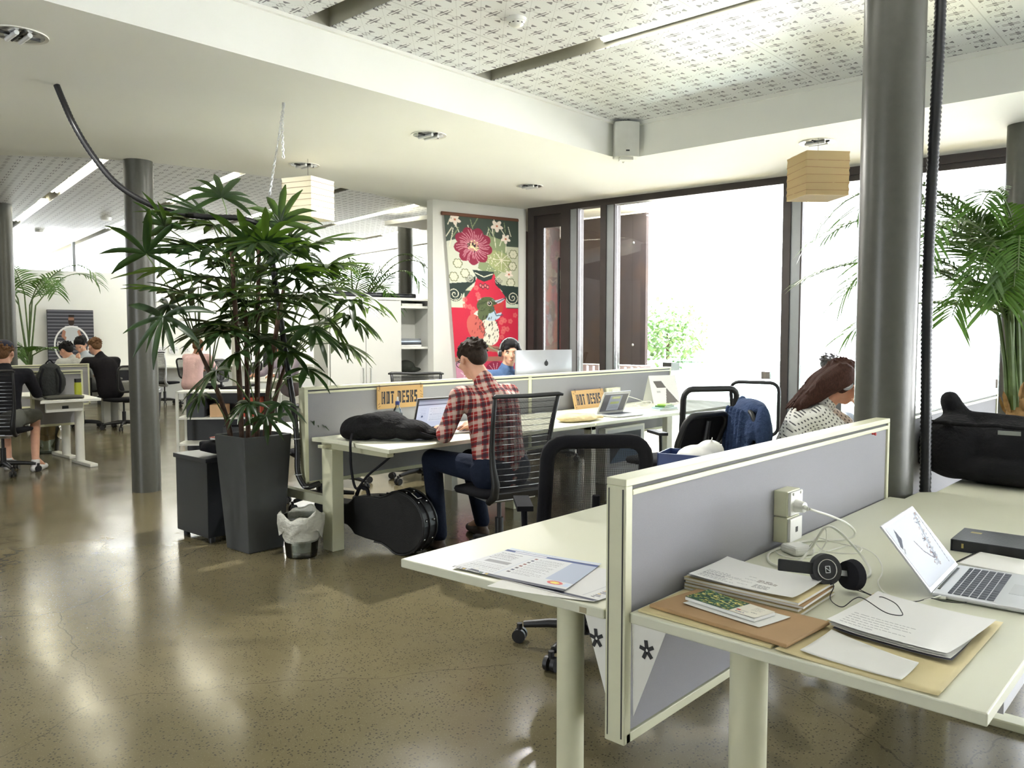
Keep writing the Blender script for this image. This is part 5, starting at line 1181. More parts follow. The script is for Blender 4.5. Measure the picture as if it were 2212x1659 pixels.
C4 = [(-.99, 2.44, .74), (-.93, 2.36, .80), (-0.879, 2.291, 0.850), (-0.928, 2.429, 0.780), (-0.943, 2.433, 0.750), (-0.950, 2.386, 0.736), (-0.985, 2.333, 0.735), (-1.029, 2.341, 0.735), (-1.060, 2.372, 0.735)]
cable('adapter_cable', 'thin white cable loop lying around the white power adapter', C4, .0020, M['wcable'])
o = MB().box((0, 0, .014), (.074, .074, .027)).build('power_adapter', M['white'], None, bevel=.009); o.location = (-1.008, 2.412, ZD); o.rotation_euler.z = D(-28); tag(o, 'square white laptop power adapter below the socket box', 'power adapter')
# folder stack: one object per folder
fs_ = [((-1.083, 1.868), (-.770, 1.858), (-.772, 2.085), (-1.080, 2.10)), ((-1.085, 1.872), (-.776, 1.868), (-.78, 2.09), (-1.083, 2.102)), ((-1.082, 1.872), (-.765, 1.872), (-.77, 2.08), (-1.08, 2.098)), ((-1.084, 1.868), (-.775, 1.866), (-.775, 2.078), (-1.082, 2.095))]
for i, (q, m_, l) in enumerate(zip(fs_, ('manila', 'manila', 'kraft', 'manila'), ('manila folder at the very bottom of the folder stack', 'manila folder second from bottom of the folder stack', 'brown folder in the middle of the folder stack', 'thick manila folder on top, directly under the printed letters'))):
    z = ZD + .001 + i * .0085; t = thing('folder', l, 'folder', (0, 0, 0), 0, 'folders stacked beside the headphones'); slab('lower_cover', q, z, z + .001, M[m_], t); slab('papers', [(x * .996 - .003, y * .998 + .004) for x, y in q], z + .001, z + .006, M['paper'], t); slab('upper_cover', q, z + .0062, z + .0072, M[m_], t)
def letter(seed, w=130, h=92, head=True):
    c = Cv(w, h, (238, 238, 236)); rg = random.Random(seed)
    
    return c
def letter2(seed):
    c = Cv(150, 106, (234, 234, 232)); rg = random.Random(seed)
    c.scrib(10, 66, 64, 98, 9, (70, 72, 86), rg, .75, 1.1); c.scrib(66, 50, 82, 98, 4, (90, 90, 100), rg, .7, 1); c.scrib(84, 60, 112, 72, 3, (80, 66, 60), rg, .8, 1.4); c.scrib(88, 80, 110, 96, 4, (90, 90, 96), rg, .7, 1.1); return c
for i, l in enumerate(('printed letter under the top one on the folder stack', 'printed letter with text block on top of the folder stack')):
    o = curled('paper', [(-1.074 + .006 * i, 1.865 - .002 * i), (-.80 + .012 * i, 1.862), (-.79, 2.07 - .012 * i), (-1.072, 2.085)], ZD + .0375 + i * .003, M['paint'], None, .004, letter2(i + 3), seed=i); tag(o, l, 'paper', 'printed letters on the folder stack')
# brown envelope, manila below, chequebook like booklet
o = slab('folder', [(-1.075, 1.640), (-.735, 1.632), (-.735, 1.70), (-1.072, 1.86)], ZD + .0005, ZD + .006, M['manila'], None, .001); tag(o, 'pale manila folder sticking out under the brown envelope', 'folder')
t = thing('envelope', 'big brown kraft envelope lying by the divider under the green booklet', 'envelope', (0, 0, 0))
slab('envelope_body', [(-1.062, 1.668), (-.705, 1.640), (-.690, 1.842), (-1.035, 1.855)], ZD + .007, ZD + .016, M['kraft'], t, .003)
o = curled('sheet', [(-1.0, 1.72), (-.79, 1.69), (-.765, 1.80), (-.98, 1.83)], ZD + .018, M['paper'], None, .001, seed=4); tag(o, 'small white sheet between brown envelope and green booklet', 'paper')
def booklet():
    c = Cv(150, 62, (232, 228, 214)); rg = random.Random(5); c.rect(0, 0, 96, 62, (44, 84, 62))
    for k in range(230):
        x, y = rg.uniform(0, 92), rg.uniform(0, 58); w, h = rg.uniform(2, 9), rg.uniform(1, 4); c.rect(x, y, min(96, x + w), y + h, rg.choice(((204, 196, 96), (226, 218, 140), (30, 60, 50), (96, 140, 96), (70, 110, 92), (216, 206, 110))))
    c.rect(100, 40, 108, 46, (186, 60, 60)); c.scrib(110, 40, 124, 46, 2, (110, 110, 120), rg, .7, 1); c.scrib(104, 50, 122, 56, 1, (60, 66, 110), rg, .8, 3); c.scrib(118, 8, 136, 30, 5, (120, 120, 116), rg, .7, 1); c.scrib(126, 36, 138, 40, 1, (80, 80, 80), rg, .8, 2); return c
t = thing('booklet', 'narrow booklet with green and yellow patterned cover on brown envelope', 'booklet', (0, 0, 0)); bq = [(-1.008, 1.745), (-.812, 1.712), (-.795, 1.785), (-.99, 1.828)]
slab('pages', bq, ZD + .019, ZD + .0265, M['paper'], t, .001); curled('cover', bq, ZD + .0272, M['paint'], t, .0012, booklet(), seed=2)
# headphones on the stack
t = thing('headphones', 'black folding headphones with ring logo on the folder stack', 'headphones', (-.79, 2.07, .775)); n_ = Vector((.74, -.62, .25)).normalized(); r_ = Vector((.62, .77, 0)).normalized()
u_ = n_.cross(r_)
def HPp(a, b, c=0): return r_ * a + Vector((0, 0, 1)) * b + n_ * c
mb = MB(); c0 = HPp(0, .022); mb.cyl(c0 - n_ * .011, c0 + n_ * .008, .041, .039, 32); cu = mb.build('ear_cup', M['dark'], t, smooth=True)
MB().tube([c0 + n_ * .0085 + (r_ * math.cos(a) + u_ * math.sin(a)) * .025 for a in [k * PI / 14 for k in range(28)]], .0016, 6, closed=True).build('chrome_ring', M['chrome'], cu, smooth=True)
lg = MB(); P_ = lambda x, y: c0 + n_ * .0105 + r_ * x - u_ * -y
for a, b in (((-.006, -.008), (-.006, .008)), ((.006, -.008), (.006, .008)), ((-.006, .008), (.006, .008)), ((-.006, -.008), (.006, -.008)), ((-.006, .005), (.006, -.005))): lg.bar(P_(*a), P_(*b), .0018, .001, n_)
lg.build('logo_mark', M['silver'], cu)
mb = MB(); a = HPp(-.035, .026, -.002); b = HPp(-.125, .040, -.012); mb.bar(a, b, .03, .009, tuple(n_)); mb.build('headband', M['dark'], t, bevel=.003)
mb = MB(); b = HPp(.072, .004, -.002); ax = (r_ * .95 - n_ * .3).normalized(); mb.cyl(b - ax * .012, b + ax * .010, .036, .040, 26); mb.tube([b + ax * .012 + (u_ * math.cos(a) + n_ * math.sin(a)) * .028 for a in [k * PI / 10 for k in range(20)]], .011, 8, closed=True); mb.build('ear_cup', M['dkfab'], t, smooth=True)
MB().bar(HPp(.035, .012, -.003), HPp(.062, .008, -.003), .014, .005, tuple(n_)).build('hinge', M['silver'], t)
cable('headphone_cable', 'black headphone cable looping over the papers', [(-0.745, 2.12, 0.745), (-0.712, 2.126, 0.74), (-0.681, 2.113, 0.738), (-0.649, 2.068, 0.756), (-0.610, 2.037, 0.757), (-0.580, 1.985, 0.757), (-0.572, 1.960, 0.757), (-0.590, 1.95, 0.757), (-0.617, 1.963, 0.757), (-0.683, 2.03, 0.755), (-0.700, 2.02, 0.752), (-0.715, 1.988, 0.737), (-0.745, 2.007, 0.735), (-0.768, 2.045, 0.737), (-.765, 2.06, .76), (-0.775, 2.066, 0.775)], .0012, M['bcable'])
cable('headphone_lead', 'black lead with plug running from headphones into the laptop side', [(-0.735, 2.125, 0.75), (-0.695, 2.125, 0.738), (-0.646, 2.118, 0.736), (-0.598, 2.150, 0.736), (-0.575, 2.189, 0.740), (-0.546, 2.194, 0.738), (-0.515, 2.205, 0.738), (-.500, 2.222, .738)], .0012, M['bcable'])
# laptop with pale screen
t = thing('laptop', 'open silver laptop with pale picture on its screen, near right edge', 'laptop', (-.585, 2.392, ZD), D(3))
body = MB().mm((-.005, -.163, .003), (.215, .163, .014)).build('base', M['alu'], t, bevel=.004)
for r in range(6):
    nk = 13
    for k in range(nk):
        if r == 5 and 3 < k < 8: continue
        x0 = .022 + r * .0185 + (0 if r else .006); y0 = -.142 + k * .0219
        MB().mm((x0, y0, .014), (x0 + (.015 if r else .009), y0 + .0185, .0155)).build('key', M['key'], body)
MB().mm((.022 + 5 * .0185, -.142 + 4 * .0219, .014), (.022 + 5 * .0185 + .015, -.142 + 8 * .0219 - .003, .0155)).build('space_bar', M['key'], body)
MB().mm((.148, -.05, .0138), (.205, .05, .0144)).build('trackpad', M['silver'], body); MB().mm((-.0, -.12, .0138), (.006, .12, .016)).build('hinge', M['dark'], t)
def lidpts(L, x, y0, y1): return x
ang_ = math.atan2(.137, -.112); lx, lz = math.cos(ang_), math.sin(ang_); Lh = .2
lid = MB(); nx_, nz_ = -lz, lx
A = Vector((-.004, 0, .012)); ex = Vector((lx, 0, lz)); en = Vector((nx_ * -1, 0, nz_ * -1)) 
en = Vector((lz, 0, -lx))   # towards the keyboard
vs = [A + ex * a + Vector((0, b, 0)) + en * c for c in (-.006, 0) for a, b in ((0, -.163), (Lh, -.163), (Lh, .163), (0, .163))]
lid.add(vs, [(0, 1, 2, 3), (7, 6, 5, 4), (0, 4, 5, 1), (1, 5, 6, 2), (2, 6, 7, 3), (3, 7, 4, 0)]); ld = lid.build('lid', M['alu'], t, bevel=.004)
def scr():
    c = Cv(120, 76, (206, 211, 220)); rg = random.Random(1)
    c.line([(108, 6), (96, 24), (84, 44), (74, 64)], 5, (170, 176, 188)); 
    for k in range(60):
        u = rg.random(); x = 112 - 40 * u + rg.uniform(-12, 6); y = 4 + 62 * u; c.line([(x, y), (x - rg.uniform(2, 6), y + rg.uniform(-1, 3))], 1, rg.choice(((96, 100, 114), (120, 126, 138), (150, 120, 110))))
    c.line([(116, 4), (112, 34), (104, 70)], 1.2, (90, 96, 110)); c.line([(50, 30), (56, 44), (70, 56), (82, 54)], 2, (120, 120, 130)); c.poly([(20, 6), (22, 20), (6, 30), (4, 26)], (92, 96, 108)); c.line([(4, 34), (10, 30)], 2, (150, 154, 160)); return c
emi = NT('laptop_screen_glow'); q = emi.n('ShaderNodeAttribute'); q.attribute_name = 'Col'; emi.set(Base_Color=q.outputs['Color'], Emission_Color=q.outputs['Color'], Emission_Strength=.1, Roughness=.7); emi.p.inputs['Specular IOR Level'].default_value = .05; M['scr'] = emi.m
sheet(scr(), 'screen', lambda u, v: tuple(A + ex * (.012 + (Lh - .022) * (1 - v)) + Vector((0, -.152 + .304 * u, 0)) + en * .0008), M['scr'], ld)
MB().mm((.012, -.172, .004), (.03, -.163, .011)).build('charger_plug', M['white'], t, bevel=.002)
# dark book, notebook, papers
t = thing('book', 'thick black hardback book behind the open laptop', 'book', (-.675, 2.86, ZD), D(2))
MB().mm((0, -.095, 0), (.26, .095, .003)).mm((0, -.095, .033), (.26, .095, .036)).mm((0, -.098, 0), (.003, .095, .036)).build('cover', mat('black_leatherette', rgb(36, 38, 46), .32, bump=.5, bs=140), t, bevel=.001)
MB().mm((.004, -.09, .003), (.255, .09, .033)).build('pages', M['dark'], t); MB().mm((.03, -.0962, .012), (.036, -.0952, .026)).mm((.03, .03, .036), (.06, .05, .0364)).build('gold_stamp', mat('gold_foil', rgb(176, 160, 100), .4, metal=.6), t)
t = thing('notebook', 'white wire-bound notebook lying open between laptop and black book', 'notebook', (-.60, 2.67, ZD), D(-6))
MB().mm((0, -.085, 0), (.22, .09, .012)).build('pages', M['paper'], t, bevel=.002)
mb = MB()
for k in range(22): mb.tube([(.0 + .006 * math.cos(a), -.08 + k * .0078, .007 + .007 * math.sin(a)) for a in [j * PI / 4 for j in range(8)]], .0011, 4, closed=True)
mb.build('wire_binding', M['dark'], t, smooth=True)
o = curled('folder', [(-.725, 1.628), (-.405, 1.618), (-.402, 2.13), (-.70, 2.16)], ZD + .001, M['manila'], None, .003, seed=9, th=.0006); tag(o, 'large open manila folder under the handwritten papers', 'folder')
o = curled('envelope', [(-.678, 1.648), (-.477, 1.640), (-.475, 1.745), (-.676, 1.815)], ZD + .005, M['paper'], None, .003, seed=3, th=.002); tag(o, 'blank white envelope at the front edge of the near desk', 'envelope')
def notes(seed):
    c = Cv(120, 150, (234, 234, 232)); rg = random.Random(seed); 
    for r in range(6): c.scrib(10, 96 + r * 8, 74 - 6 * r * (r % 2), 99 + r * 8, 1, (60, 62, 76), rg, .85, 1.5)
    return c
for i, l in enumerate(('dark printed page lowest in the handwritten paper pile', 'white page near the bottom of the handwritten paper pile', 'white page second from top in the handwritten paper pile', 'handwritten note sheet on top of the paper pile')):
    dq = (-.006 * i, .004 * i); q = [(-.675 + dq[0], 1.815 + dq[1]), (-.425 - .004 * i, 1.790 + .004 * i), (-.425 + .006 * i, 2.085), (-.69 + .004 * i, 2.10 + .008 * i)]
    o = curled('paper', q, ZD + .007 + i * .0035, M['paint'] if i in (0, 3) else M['paper'], None, .004, notes(2) if i == 3 else (Cv(20, 20, (90, 90, 98)) if i == 0 else None), seed=10 + i); tag(o, l, 'paper', 'papers piled on the manila folder')
# black bag
mb = MB(); B0 = Vector((-1.0, 4.16, ZD))
for x, y, z, a, b, c in ((.0, .0, .15, .16, .17, .15), (.22, .04, .15, .24, .17, .15), (.5, .05, .15, .26, .17, .15), (.25, .0, .07, .42, .18, .075), (0, .02, .22, .1, .12, .08)): mb.ell((x, y, z), (a, b, c), None, 20, 12)
for k in range(7): mb.cap((-.08 + .1 * k, -.15, .27), (0 + .1 * k, -.14, .275 - .01 * (k % 2)), .014)
mb.cap((-.02, .03, .28), (-.04, .03, .36), .04, .045); mb.cap((-.04, .03, .36), (.02, .03, .30), .04, .03); mb.cap((.0, .02, .27), (.25, .02, .28), .05, .03)
t = thing('holdall', 'big black canvas bag slumped on the desk behind the near column', 'bag', B0); blob(mb, 'bag_body', cloth('black_canvas', rgb(30, 30, 33), 16, .5), t, .012, 4)
MB().box((.24, -.157, .245), (.085, .004, .018), (.25, 0, .1)).build('metal_badge', M['framelt'], t); mb = MB(); mb.tube(smoothpts([(.42, -.05, .28), (.48, -.04, .33), (.62, -.03, .32), (.72, -.02, .26)], 6), .013, 6); mb.build('strap', M['dkfab'], t, smooth=True)
# corrugated riser beside the near column
t = thing('cable_riser', 'black corrugated cable riser strapped to the near column', 'cable duct', (0, 0, 0)); rx, ry = -.845, 3.67
mb = MB(); N = 340; pts = [(-1.022 + .008 * math.sin(i / N * 9), 3.745, .04 + (3.13) * i / N) for i in range(N)]
mb.tube(pts, [.0245 if i % 2 else .0205 for i in range(N)], 12); mb.build('duct', mat('duct_black', rgb(32, 33, 38), .35), t, smooth=True, ang=0)

# left desk prints
def shot(seed):
    c = Cv(200, 132, (216, 218, 222)); rg = random.Random(seed); N_ = (58, 78, 134)
    c.rect(0, 0, 200, 8, (206, 214, 226)); c.scrib(30, 2, 150, 7, 1, (150, 150, 160), rg, .6, 2); c.rect(0, 10, 200, 18, N_); c.rect(22, 12, 92, 16, (240, 240, 244)); c.rect(0, 124, 200, 131, (58, 64, 84))
    for k in range(12): c.rect(3 + k * 5.4, 125, 6.6 + k * 5.4, 130, rg.choice(((210, 180, 90), (120, 150, 190), (230, 230, 230), (90, 120, 90))))
    c.rect(72, 20, 74, 122, (196, 202, 216)); c.rect(150, 18, 200, 100, (176, 186, 208))
    c.scrib(6, 26, 52, 60, 6, (84, 84, 96), rg, .8, 1.4); c.rect(14, 66, 62, 78, (150, 150, 156)); c.scrib(8, 84, 66, 118, 5, (96, 96, 106), rg, .7, 1.3)
    for k in range(8): y = 28 + k * 10; c.rect(80, y, 86, y + 5, rg.choice(((70, 60, 70), (120, 60, 56), (50, 60, 90)))); c.scrib(90, y, 140, y + 7, 2, (84, 84, 98), rg, .8, 1.2)
    c.ell(172, 108, 13, 7, (206, 90, 90)); c.ell(172, 108, 8, 4, (240, 220, 110)); c.rect(188, 102, 198, 116, (200, 214, 236)); return c
def shot2():
    c = Cv(160, 112, (216, 216, 216)); rg = random.Random(6); c.rect(126, 0, 160, 8, (58, 78, 134)); c.rect(0, 104, 160, 110, (58, 64, 84))
    for k in range(22): x = 128 + (k % 2) * 6; c.rect(146, 12 + k * 4, 150 + 2 * (k % 3), 14 + k * 4, rg.choice(((60, 60, 66), (200, 170, 80), (80, 80, 90))))
    c.rect(138, 12, 139, 100, (180, 180, 186)); return c
for i, (q, cv_, l) in enumerate((([(-1.48, 1.535), (-1.195, 1.618), (-1.16, 1.86), (-1.52, 1.83)], None, 'blank white sheet under the printed screenshots, over the desk edge'), ([(-1.62, 1.60), (-1.19, 1.62), (-1.185, 1.885), (-1.60, 1.86)], shot2(), 'second printed screenshot sheet by the cream post'), ([(-1.673, 1.590), (-1.295, 1.628), (-1.375, 1.905), (-1.678, 1.853)], shot(4), 'printed web page screenshot on top, nearest the desk corner'))):
    o = curled('paper', q, ZD + .001 + i * .0015, M['paint'] if cv_ else M['paper'], None, .002, cv_, seed=20 + i); tag(o, l, 'paper', 'printed sheets on the near left desk')
# bunting flags under the desk edges
def flag(label, x0, x1, xt, z1, z0, y, sg, faded):
    t = thing('bunting_flag', label, 'bunting flag', (0, 0, 0)); MB().add([(x0, y, z1), (x1, y, z1), (xt, y, z0), (x0, y + .0015, z1), (x1, y + .0015, z1), (xt, y + .0015, z0)], [(0, 1, 2), (5, 4, 3), (0, 2, 5, 3), (1, 4, 5, 2), (0, 3, 4, 1)]).build('cloth', M['white'], t)
    cx_ = (x0 + x1) / 2 + sg * .004; cz = z1 - .055; mb = MB()
    for k in range(5):
        a = PI / 2 + k * 2 * PI / 5 + .15; c, s_ = math.cos(a), math.sin(a); mb.bar((cx_ + c * .003, y - .0012, cz + s_ * .004), (cx_ + c * .02, y - .0012, cz + s_ * .024), .009, .0012, (0, 1, 0))
    mb.build('star_mark', M['dark'], t)
    return t
flag('white triangular bunting flag with black star under the left near desk', -1.214, -1.148, -1.150, .702, .516, 1.612, 1, True)
flag('white triangular bunting flag with black star under the right near desk', -1.084, -.990, -1.078, .703, .475, 1.628, -1, False)

# ================================================================== MIDDLE BENCH ITEMS
def hot_desks():
    c = Cv(150, 72, (198, 160, 104)); rg = random.Random(2); c.rect(0, 0, 150, 1.5, (160, 120, 70)); DKN = (34, 38, 48)
    for k in range(6): x = rg.choice((2, 140)); y = rg.uniform(5, 66); c.line([(x, y), (x + rg.uniform(4, 9), y - rg.uniform(-5, 6))], 1.2, (60, 46, 40))
    x = 13
    for w, ch in zip((14, 13, 12, 7, 13, 12, 12, 13, 12), 'HOT DESKS'):
        if ch != ' ': 
            B = lambda a, b, e, f: c.rect(x + a * w, 16 + b * 40, x + e * w, 16 + f * 40, DKN)
            {'H': lambda: (B(0, 0, .36, 1), B(.5, 0, .86, 1), B(.3, .42, .6, .56)), 'O': lambda: (B(0, 0, .36, 1), B(.46, 0, .84, 1), B(.1, 0, .7, .2), B(.1, .82, .7, 1)), 'T': lambda: (B(-.05, 0, .88, .2), B(.24, .26, .62, 1)),
             'D': lambda: (B(0, 0, .36, 1), B(.46, .06, .84, .94), B(.1, 0, .7, .18), B(.1, .82, .7, 1)), 'E': lambda: (B(0, 0, .4, 1), B(.2, 0, .84, .2), B(.2, .4, .8, .56), B(.2, .8, .84, 1)),
             'S': lambda: (B(0, 0, .84, .2), B(0, 0, .38, .5), B(0, .4, .84, .58), B(.46, .5, .84, 1), B(0, .8, .84, 1)), 'K': lambda: (B(0, 0, .36, 1), B(.46, 0, .84, .4), B(.46, .56, .84, 1), B(.3, .4, .6, .58))}[ch]()
            if ch in 'HODEK': c.rect(x + w * .16, 20, x + w * .2, 52, (190, 150, 96))
        x += w + 1.3
    return c
def sign(label, loc, rz, tilt, h=.155, w=.42):
    t = thing('sign_board', label, 'sign', loc, 0, 'plywood hot desks signs', rot=(tilt, 0, rz)); MB().mm((-w / 2, .001, 0), (w / 2, .010, h)).build('board', mat('plywood', rgb(204, 166, 108), .7, var=.08, vs=30), t, bevel=.001)
    sheet(hot_desks(), 'lettering', lambda u, v: (-w / 2 + w * u, 0, h * (1 - v)), M['paint'], t); mb = MB()
    for x in (-.19, .19): mb.tube([(x, -.002, h - .02), (x, -.003, h + .01), (x, .012, h + .01)], .0015, 5)
    mb.build('wire_tie', M['dark'], t); return t
sign('plywood HOT DESKS sign hung on the divider above the water bottle', (-4.478, 3.77, .875), PI / 2, 0)
sign('plywood HOT DESKS sign leaning behind the small white laptop', (-4.405, 5.93, ZD), PI / 2, D(-14), .17, .46)
t = thing('water_bottle', 'clear plastic water bottle with blue cap behind the black backpack', 'bottle', (-4.36, 3.64, ZD))
MB().lathe([(.0, .0), (.03, .0), (.034, .01), (.034, .06), (.031, .07), (.034, .08), (.034, .125), (.026, .15), (.014, .17), (.013, .185)], 24).build('bottle_body', glass('pet_plastic', (.82, .88, .9), .02), t, smooth=True)
MB().lathe([(.0345, .035), (.0348, .036), (.0348, .075), (.0345, .076)], 24).build('label_band', mat('blue_label', rgb(110, 160, 206), .5), t, smooth=True)
MB().cyl((0, 0, .18), (0, 0, .205), .016, .015).build('cap', mat('blue_cap', rgb(40, 56, 120), .4), t, smooth=True); MB().cyl((0, 0, .205), (0, 0, .235), .008, .006).build('spout', M['white'], t, smooth=True)
# backpack lying flat
t = thing('backpack', 'black backpack lying flat on the bench beside the water bottle', 'backpack', (-4.06, 3.28, ZD), D(38))
mb = MB()
for x, y, z, a, b, c in ((-.14, 0, .075, .14, .13, .08), (.0, 0, .09, .17, .14, .09), (.16, .0, .065, .14, .12, .065), (.27, .02, .04, .08, .1, .04), (-.05, -.06, .125, .12, .07, .05), (-.22, 0, .06, .06, .12, .06), (.02, .05, .14, .09, .06, .04)): mb.ell((x, y, z), (a, b, c), None, 18, 10)
for pts in ([(-.2, -.1, .08), (0, -.13, .1), (.2, -.09, .07)], [(-.15, .1, .1), (.05, .1, .13), (.25, .06, .07)], [(.1, -.05, .12), (.25, -.02, .09), (.34, .02, .03)]): mb.chain(pts, [.014, .016, .012], 8)
blob(mb, 'bag_body', cloth('black_nylon', rgb(26, 26, 28), 22, .7), t, .009, 3)
mb = MB(); mb.tube(smoothpts([(.2, -.08, .07), (.3, -.1, .04), (.36, -.04, .02), (.38, .03, .02)], 5), .008, 6); mb.tube(smoothpts([(.1, .08, .11), (.22, .1, .1), (.3, .09, .05), (.26, .03, .06)], 5), .008, 6); mb.build('strap', M['dkfab'], t, smooth=True)
mb = MB(); sp = smoothpts([(-.17, -.14, .05), (-.16, -.215, .01), (-.155, -.235, -.06), (-.15, -.235, -.16), (-.12, -.24, -.27), (-.05, -.24, -.19), (.06, -.235, -.10), (.12, -.225, -.04), (.1, -.2, -.04)], 6); mb.tube(sp, .008, 6); mb.build('dangling_strap', M['dkfab'], t, smooth=True)
# man's laptop
def laptop(label, loc, rz, w, d, lidlen, lidang, m, cv, keys=True, em='scr', bezel=None):
    t = thing('laptop', label, 'laptop', loc, rz)
    MB().mm((-w / 2, 0, .003), (w / 2, d, .016)).build('base', m, t, bevel=.004)
    if keys: MB().mm((-w * .42, .03, .016), (w * .42, d * .5, .0175)).build('keyboard', M['key'], t)
    la = D(lidang); ey = Vector((0, -math.cos(la), math.sin(la))); n = Vector((0, math.sin(la), math.cos(la))); A = Vector((0, 0, .014))
    vs = [A + ey * a + Vector((b, 0, 0)) + n * c for c in (-.007, 0) for a, b in ((0, -w / 2), (lidlen, -w / 2), (lidlen, w / 2), (0, w / 2))]
    l = MB().add(vs, [(0, 1, 2, 3), (7, 6, 5, 4), (0, 4, 5, 1), (1, 5, 6, 2), (2, 6, 7, 3), (3, 7, 4, 0)]).build('lid', m, t, bevel=.003)
    if bezel:
        vs = [A + ey * a + Vector((b, 0, 0)) + n * c for c in (.0, .0012) for a, b in ((.004, -w / 2 + .004), (lidlen - .004, -w / 2 + .004), (lidlen - .004, w / 2 - .004), (.004, w / 2 - .004))]
        MB().add(vs, [(0, 1, 2, 3), (7, 6, 5, 4), (0, 4, 5, 1), (1, 5, 6, 2), (2, 6, 7, 3), (3, 7, 4, 0)]).build('bezel', bezel, l)
    sheet(cv, 'screen', lambda u, v: tuple(A + ey * (.02 + (lidlen - .034) * (1 - v)) + Vector((-(w / 2 - .018) * (1 - 2 * u), 0, 0)) + n * .0022), M[em], l)
    return t
def page():
    c = Cv(130, 84, (206, 212, 232)); rg = random.Random(8); c.rect(0, 0, 130, 6, (120, 128, 150)); c.rect(0, 6, 130, 14, (170, 176, 196)); c.rect(0, 14, 130, 17, (90, 96, 120))
    c.scrib(8, 24, 30, 30, 1, (140, 80, 120), rg, .7, 2); c.rect(34, 24, 92, 66, (222, 226, 238)); c.scrib(37, 26, 88, 64, 9, (130, 140, 160), rg, .6, 1.3); c.scrib(102, 24, 124, 60, 7, (150, 156, 178), rg, .6, 1.2); c.ell(112, 50, 3, 3, (90, 100, 130)); return c
emi = NT('bright_screen'); q = emi.n('ShaderNodeAttribute'); q.attribute_name = 'Col'; emi.set(Base_Color=(.02, .02, .02), Emission_Color=q.outputs['Color'], Emission_Strength=.75, Roughness=.2); M['scr2'] = emi.m
laptop("plaid shirt man's open laptop with black bezel showing a web page", (-4.17, 3.80, ZD), fz(1, -.12), .364, .245, .235, 108, M['alu'], page(), True, 'scr2', M['dark'])
def chat():
    c = Cv(100, 64, (92, 92, 92)); rg = random.Random(3); c.rect(0, 0, 100, 4, (190, 190, 186)); c.rect(24, 8, 74, 60, (150, 156, 160)); c.rect(30, 12, 66, 20, (170, 176, 120)); c.rect(34, 14, 60, 18, (196, 200, 150)); c.rect(30, 30, 66, 38, (160, 170, 110))
    c.scrib(28, 42, 70, 58, 5, (110, 114, 118), rg, .7, 1.2); return c
laptop('small white laptop showing a message window, in front of the leaning sign', (-3.93, 5.55, ZD), fz(1, -.12), .325, .225, .20, 115, M['alu'], chat(), True, 'scr2', M['whitem'])
# phone and cables beside the man's laptop
t = thing('phone', 'white phone with cable beside the backpack and open laptop', 'phone', (-3.93, 3.56, ZD), D(20)); MB().box((0, 0, .005), (.065, .13, .009)).build('case', M['white'], t, bevel=.004); MB().box((0, 0, .0102), (.055, .1, .0006)).build('display', M['dark'], t)
cable('charging_cable', 'white tangled charging cable in front of the open laptop', [(-3.93, 3.62, .736), (-3.98, 3.66, .738), (-3.90, 3.70, .74), (-3.86, 3.60, .737), (-3.95, 3.52, .737), (-4.05, 3.56, .738), (-4.12, 3.60, .738)], .003, M['wcable'])
# tote bag
mb = MB(); 
for x, y, z, a, b, c in ((0, 0, .022, .16, .11, .024), (.1, .06, .02, .12, .07, .022), (-.1, -.03, .03, .1, .09, .034), (.02, -.05, .035, .07, .05, .025), (-.05, .06, .03, .05, .06, .03)): mb.ell((x, y, z), (a, b, c), None, 18, 8)
for pts in ([(-.18, .02, .03), (-.05, .07, .05), (.1, .06, .04), (.2, .09, .03)], [(-.15, -.05, .03), (.0, -.07, .045), (.14, -.02, .03), (.22, .0, .02)], [(.12, .08, .03), (.2, .14, .02), (.26, .1, .012)]): mb.chain(pts, [.012] * len(pts), 8)
o = blob(mb, 'tote_bag', cloth('cream_canvas', rgb(214, 196, 156), 20, .6), None, .008, 2); o.location = (-3.82, 4.98, ZD); o.rotation_euler.z = D(70); tag(o, 'crumpled cream canvas tote bag at the front edge of the bench', 'bag')
o = cable('charger_cable', 'white charger lead and plug coiled at the far end of bench', [(-4.38, 6.15, .85), (-4.25, 6.3, .82), (-4.15, 6.45, .75), (-4.2, 6.2, .74), (-4.1, 6.05, .737), (-4.0, 6.2, .74), (-4.08, 6.4, .78), (-4.18, 6.3, .76), (-4.05, 6.2, .745)], .003, M['wcable'])
t = thing('power_socket', 'pale socket box on the long divider behind the white laptop', 'power socket', (-4.498, 6.25, .80)); MB().mm((0, 0, 0), (.05, .2, .09)).build('socket_box', M['cream'], t, bevel=.003); MB().mm((.05, .06, .02), (.056, .18, .08)).build('face_plate', M['white'], t)
bk = [((206, 224, 226), .20, .14, 'pale blue book at the bottom of small stack on far bench'), ((170, 200, 206), .19, .13, 'light teal book second in small stack on far bench'), ((70, 120, 60), .15, .1, 'green book third in small stack on far bench'), ((150, 190, 80), .13, .08, 'lime green notebook on top of small stack on far bench')]
for i, (c_, w, d, l) in enumerate(bk):
    t = thing('book', l, 'book', (-3.82, 6.22, ZD + .001 + i * .0135), D(68 + 9 * i), 'books stacked on the far bench'); MB().mm((-w / 2, -d / 2, 0), (w / 2, d / 2, .0015)).mm((-w / 2, -d / 2, .011), (w / 2, d / 2, .0125)).mm((-w / 2, -d / 2, 0), (-w / 2 + .002, d / 2, .0125)).build('cover', mat('cover_%d' % i, rgb(*c_), .5), t); MB().mm((-w / 2 + .002, -d / 2 + .003, .0015), (w / 2 - .003, d / 2 - .003, .011)).build('pages', M['paper'], t)
t = thing('desk_sign', 'white folded card stand with grey picture on the far bench', 'card stand', (-4.2, 6.78, ZD), D(70))
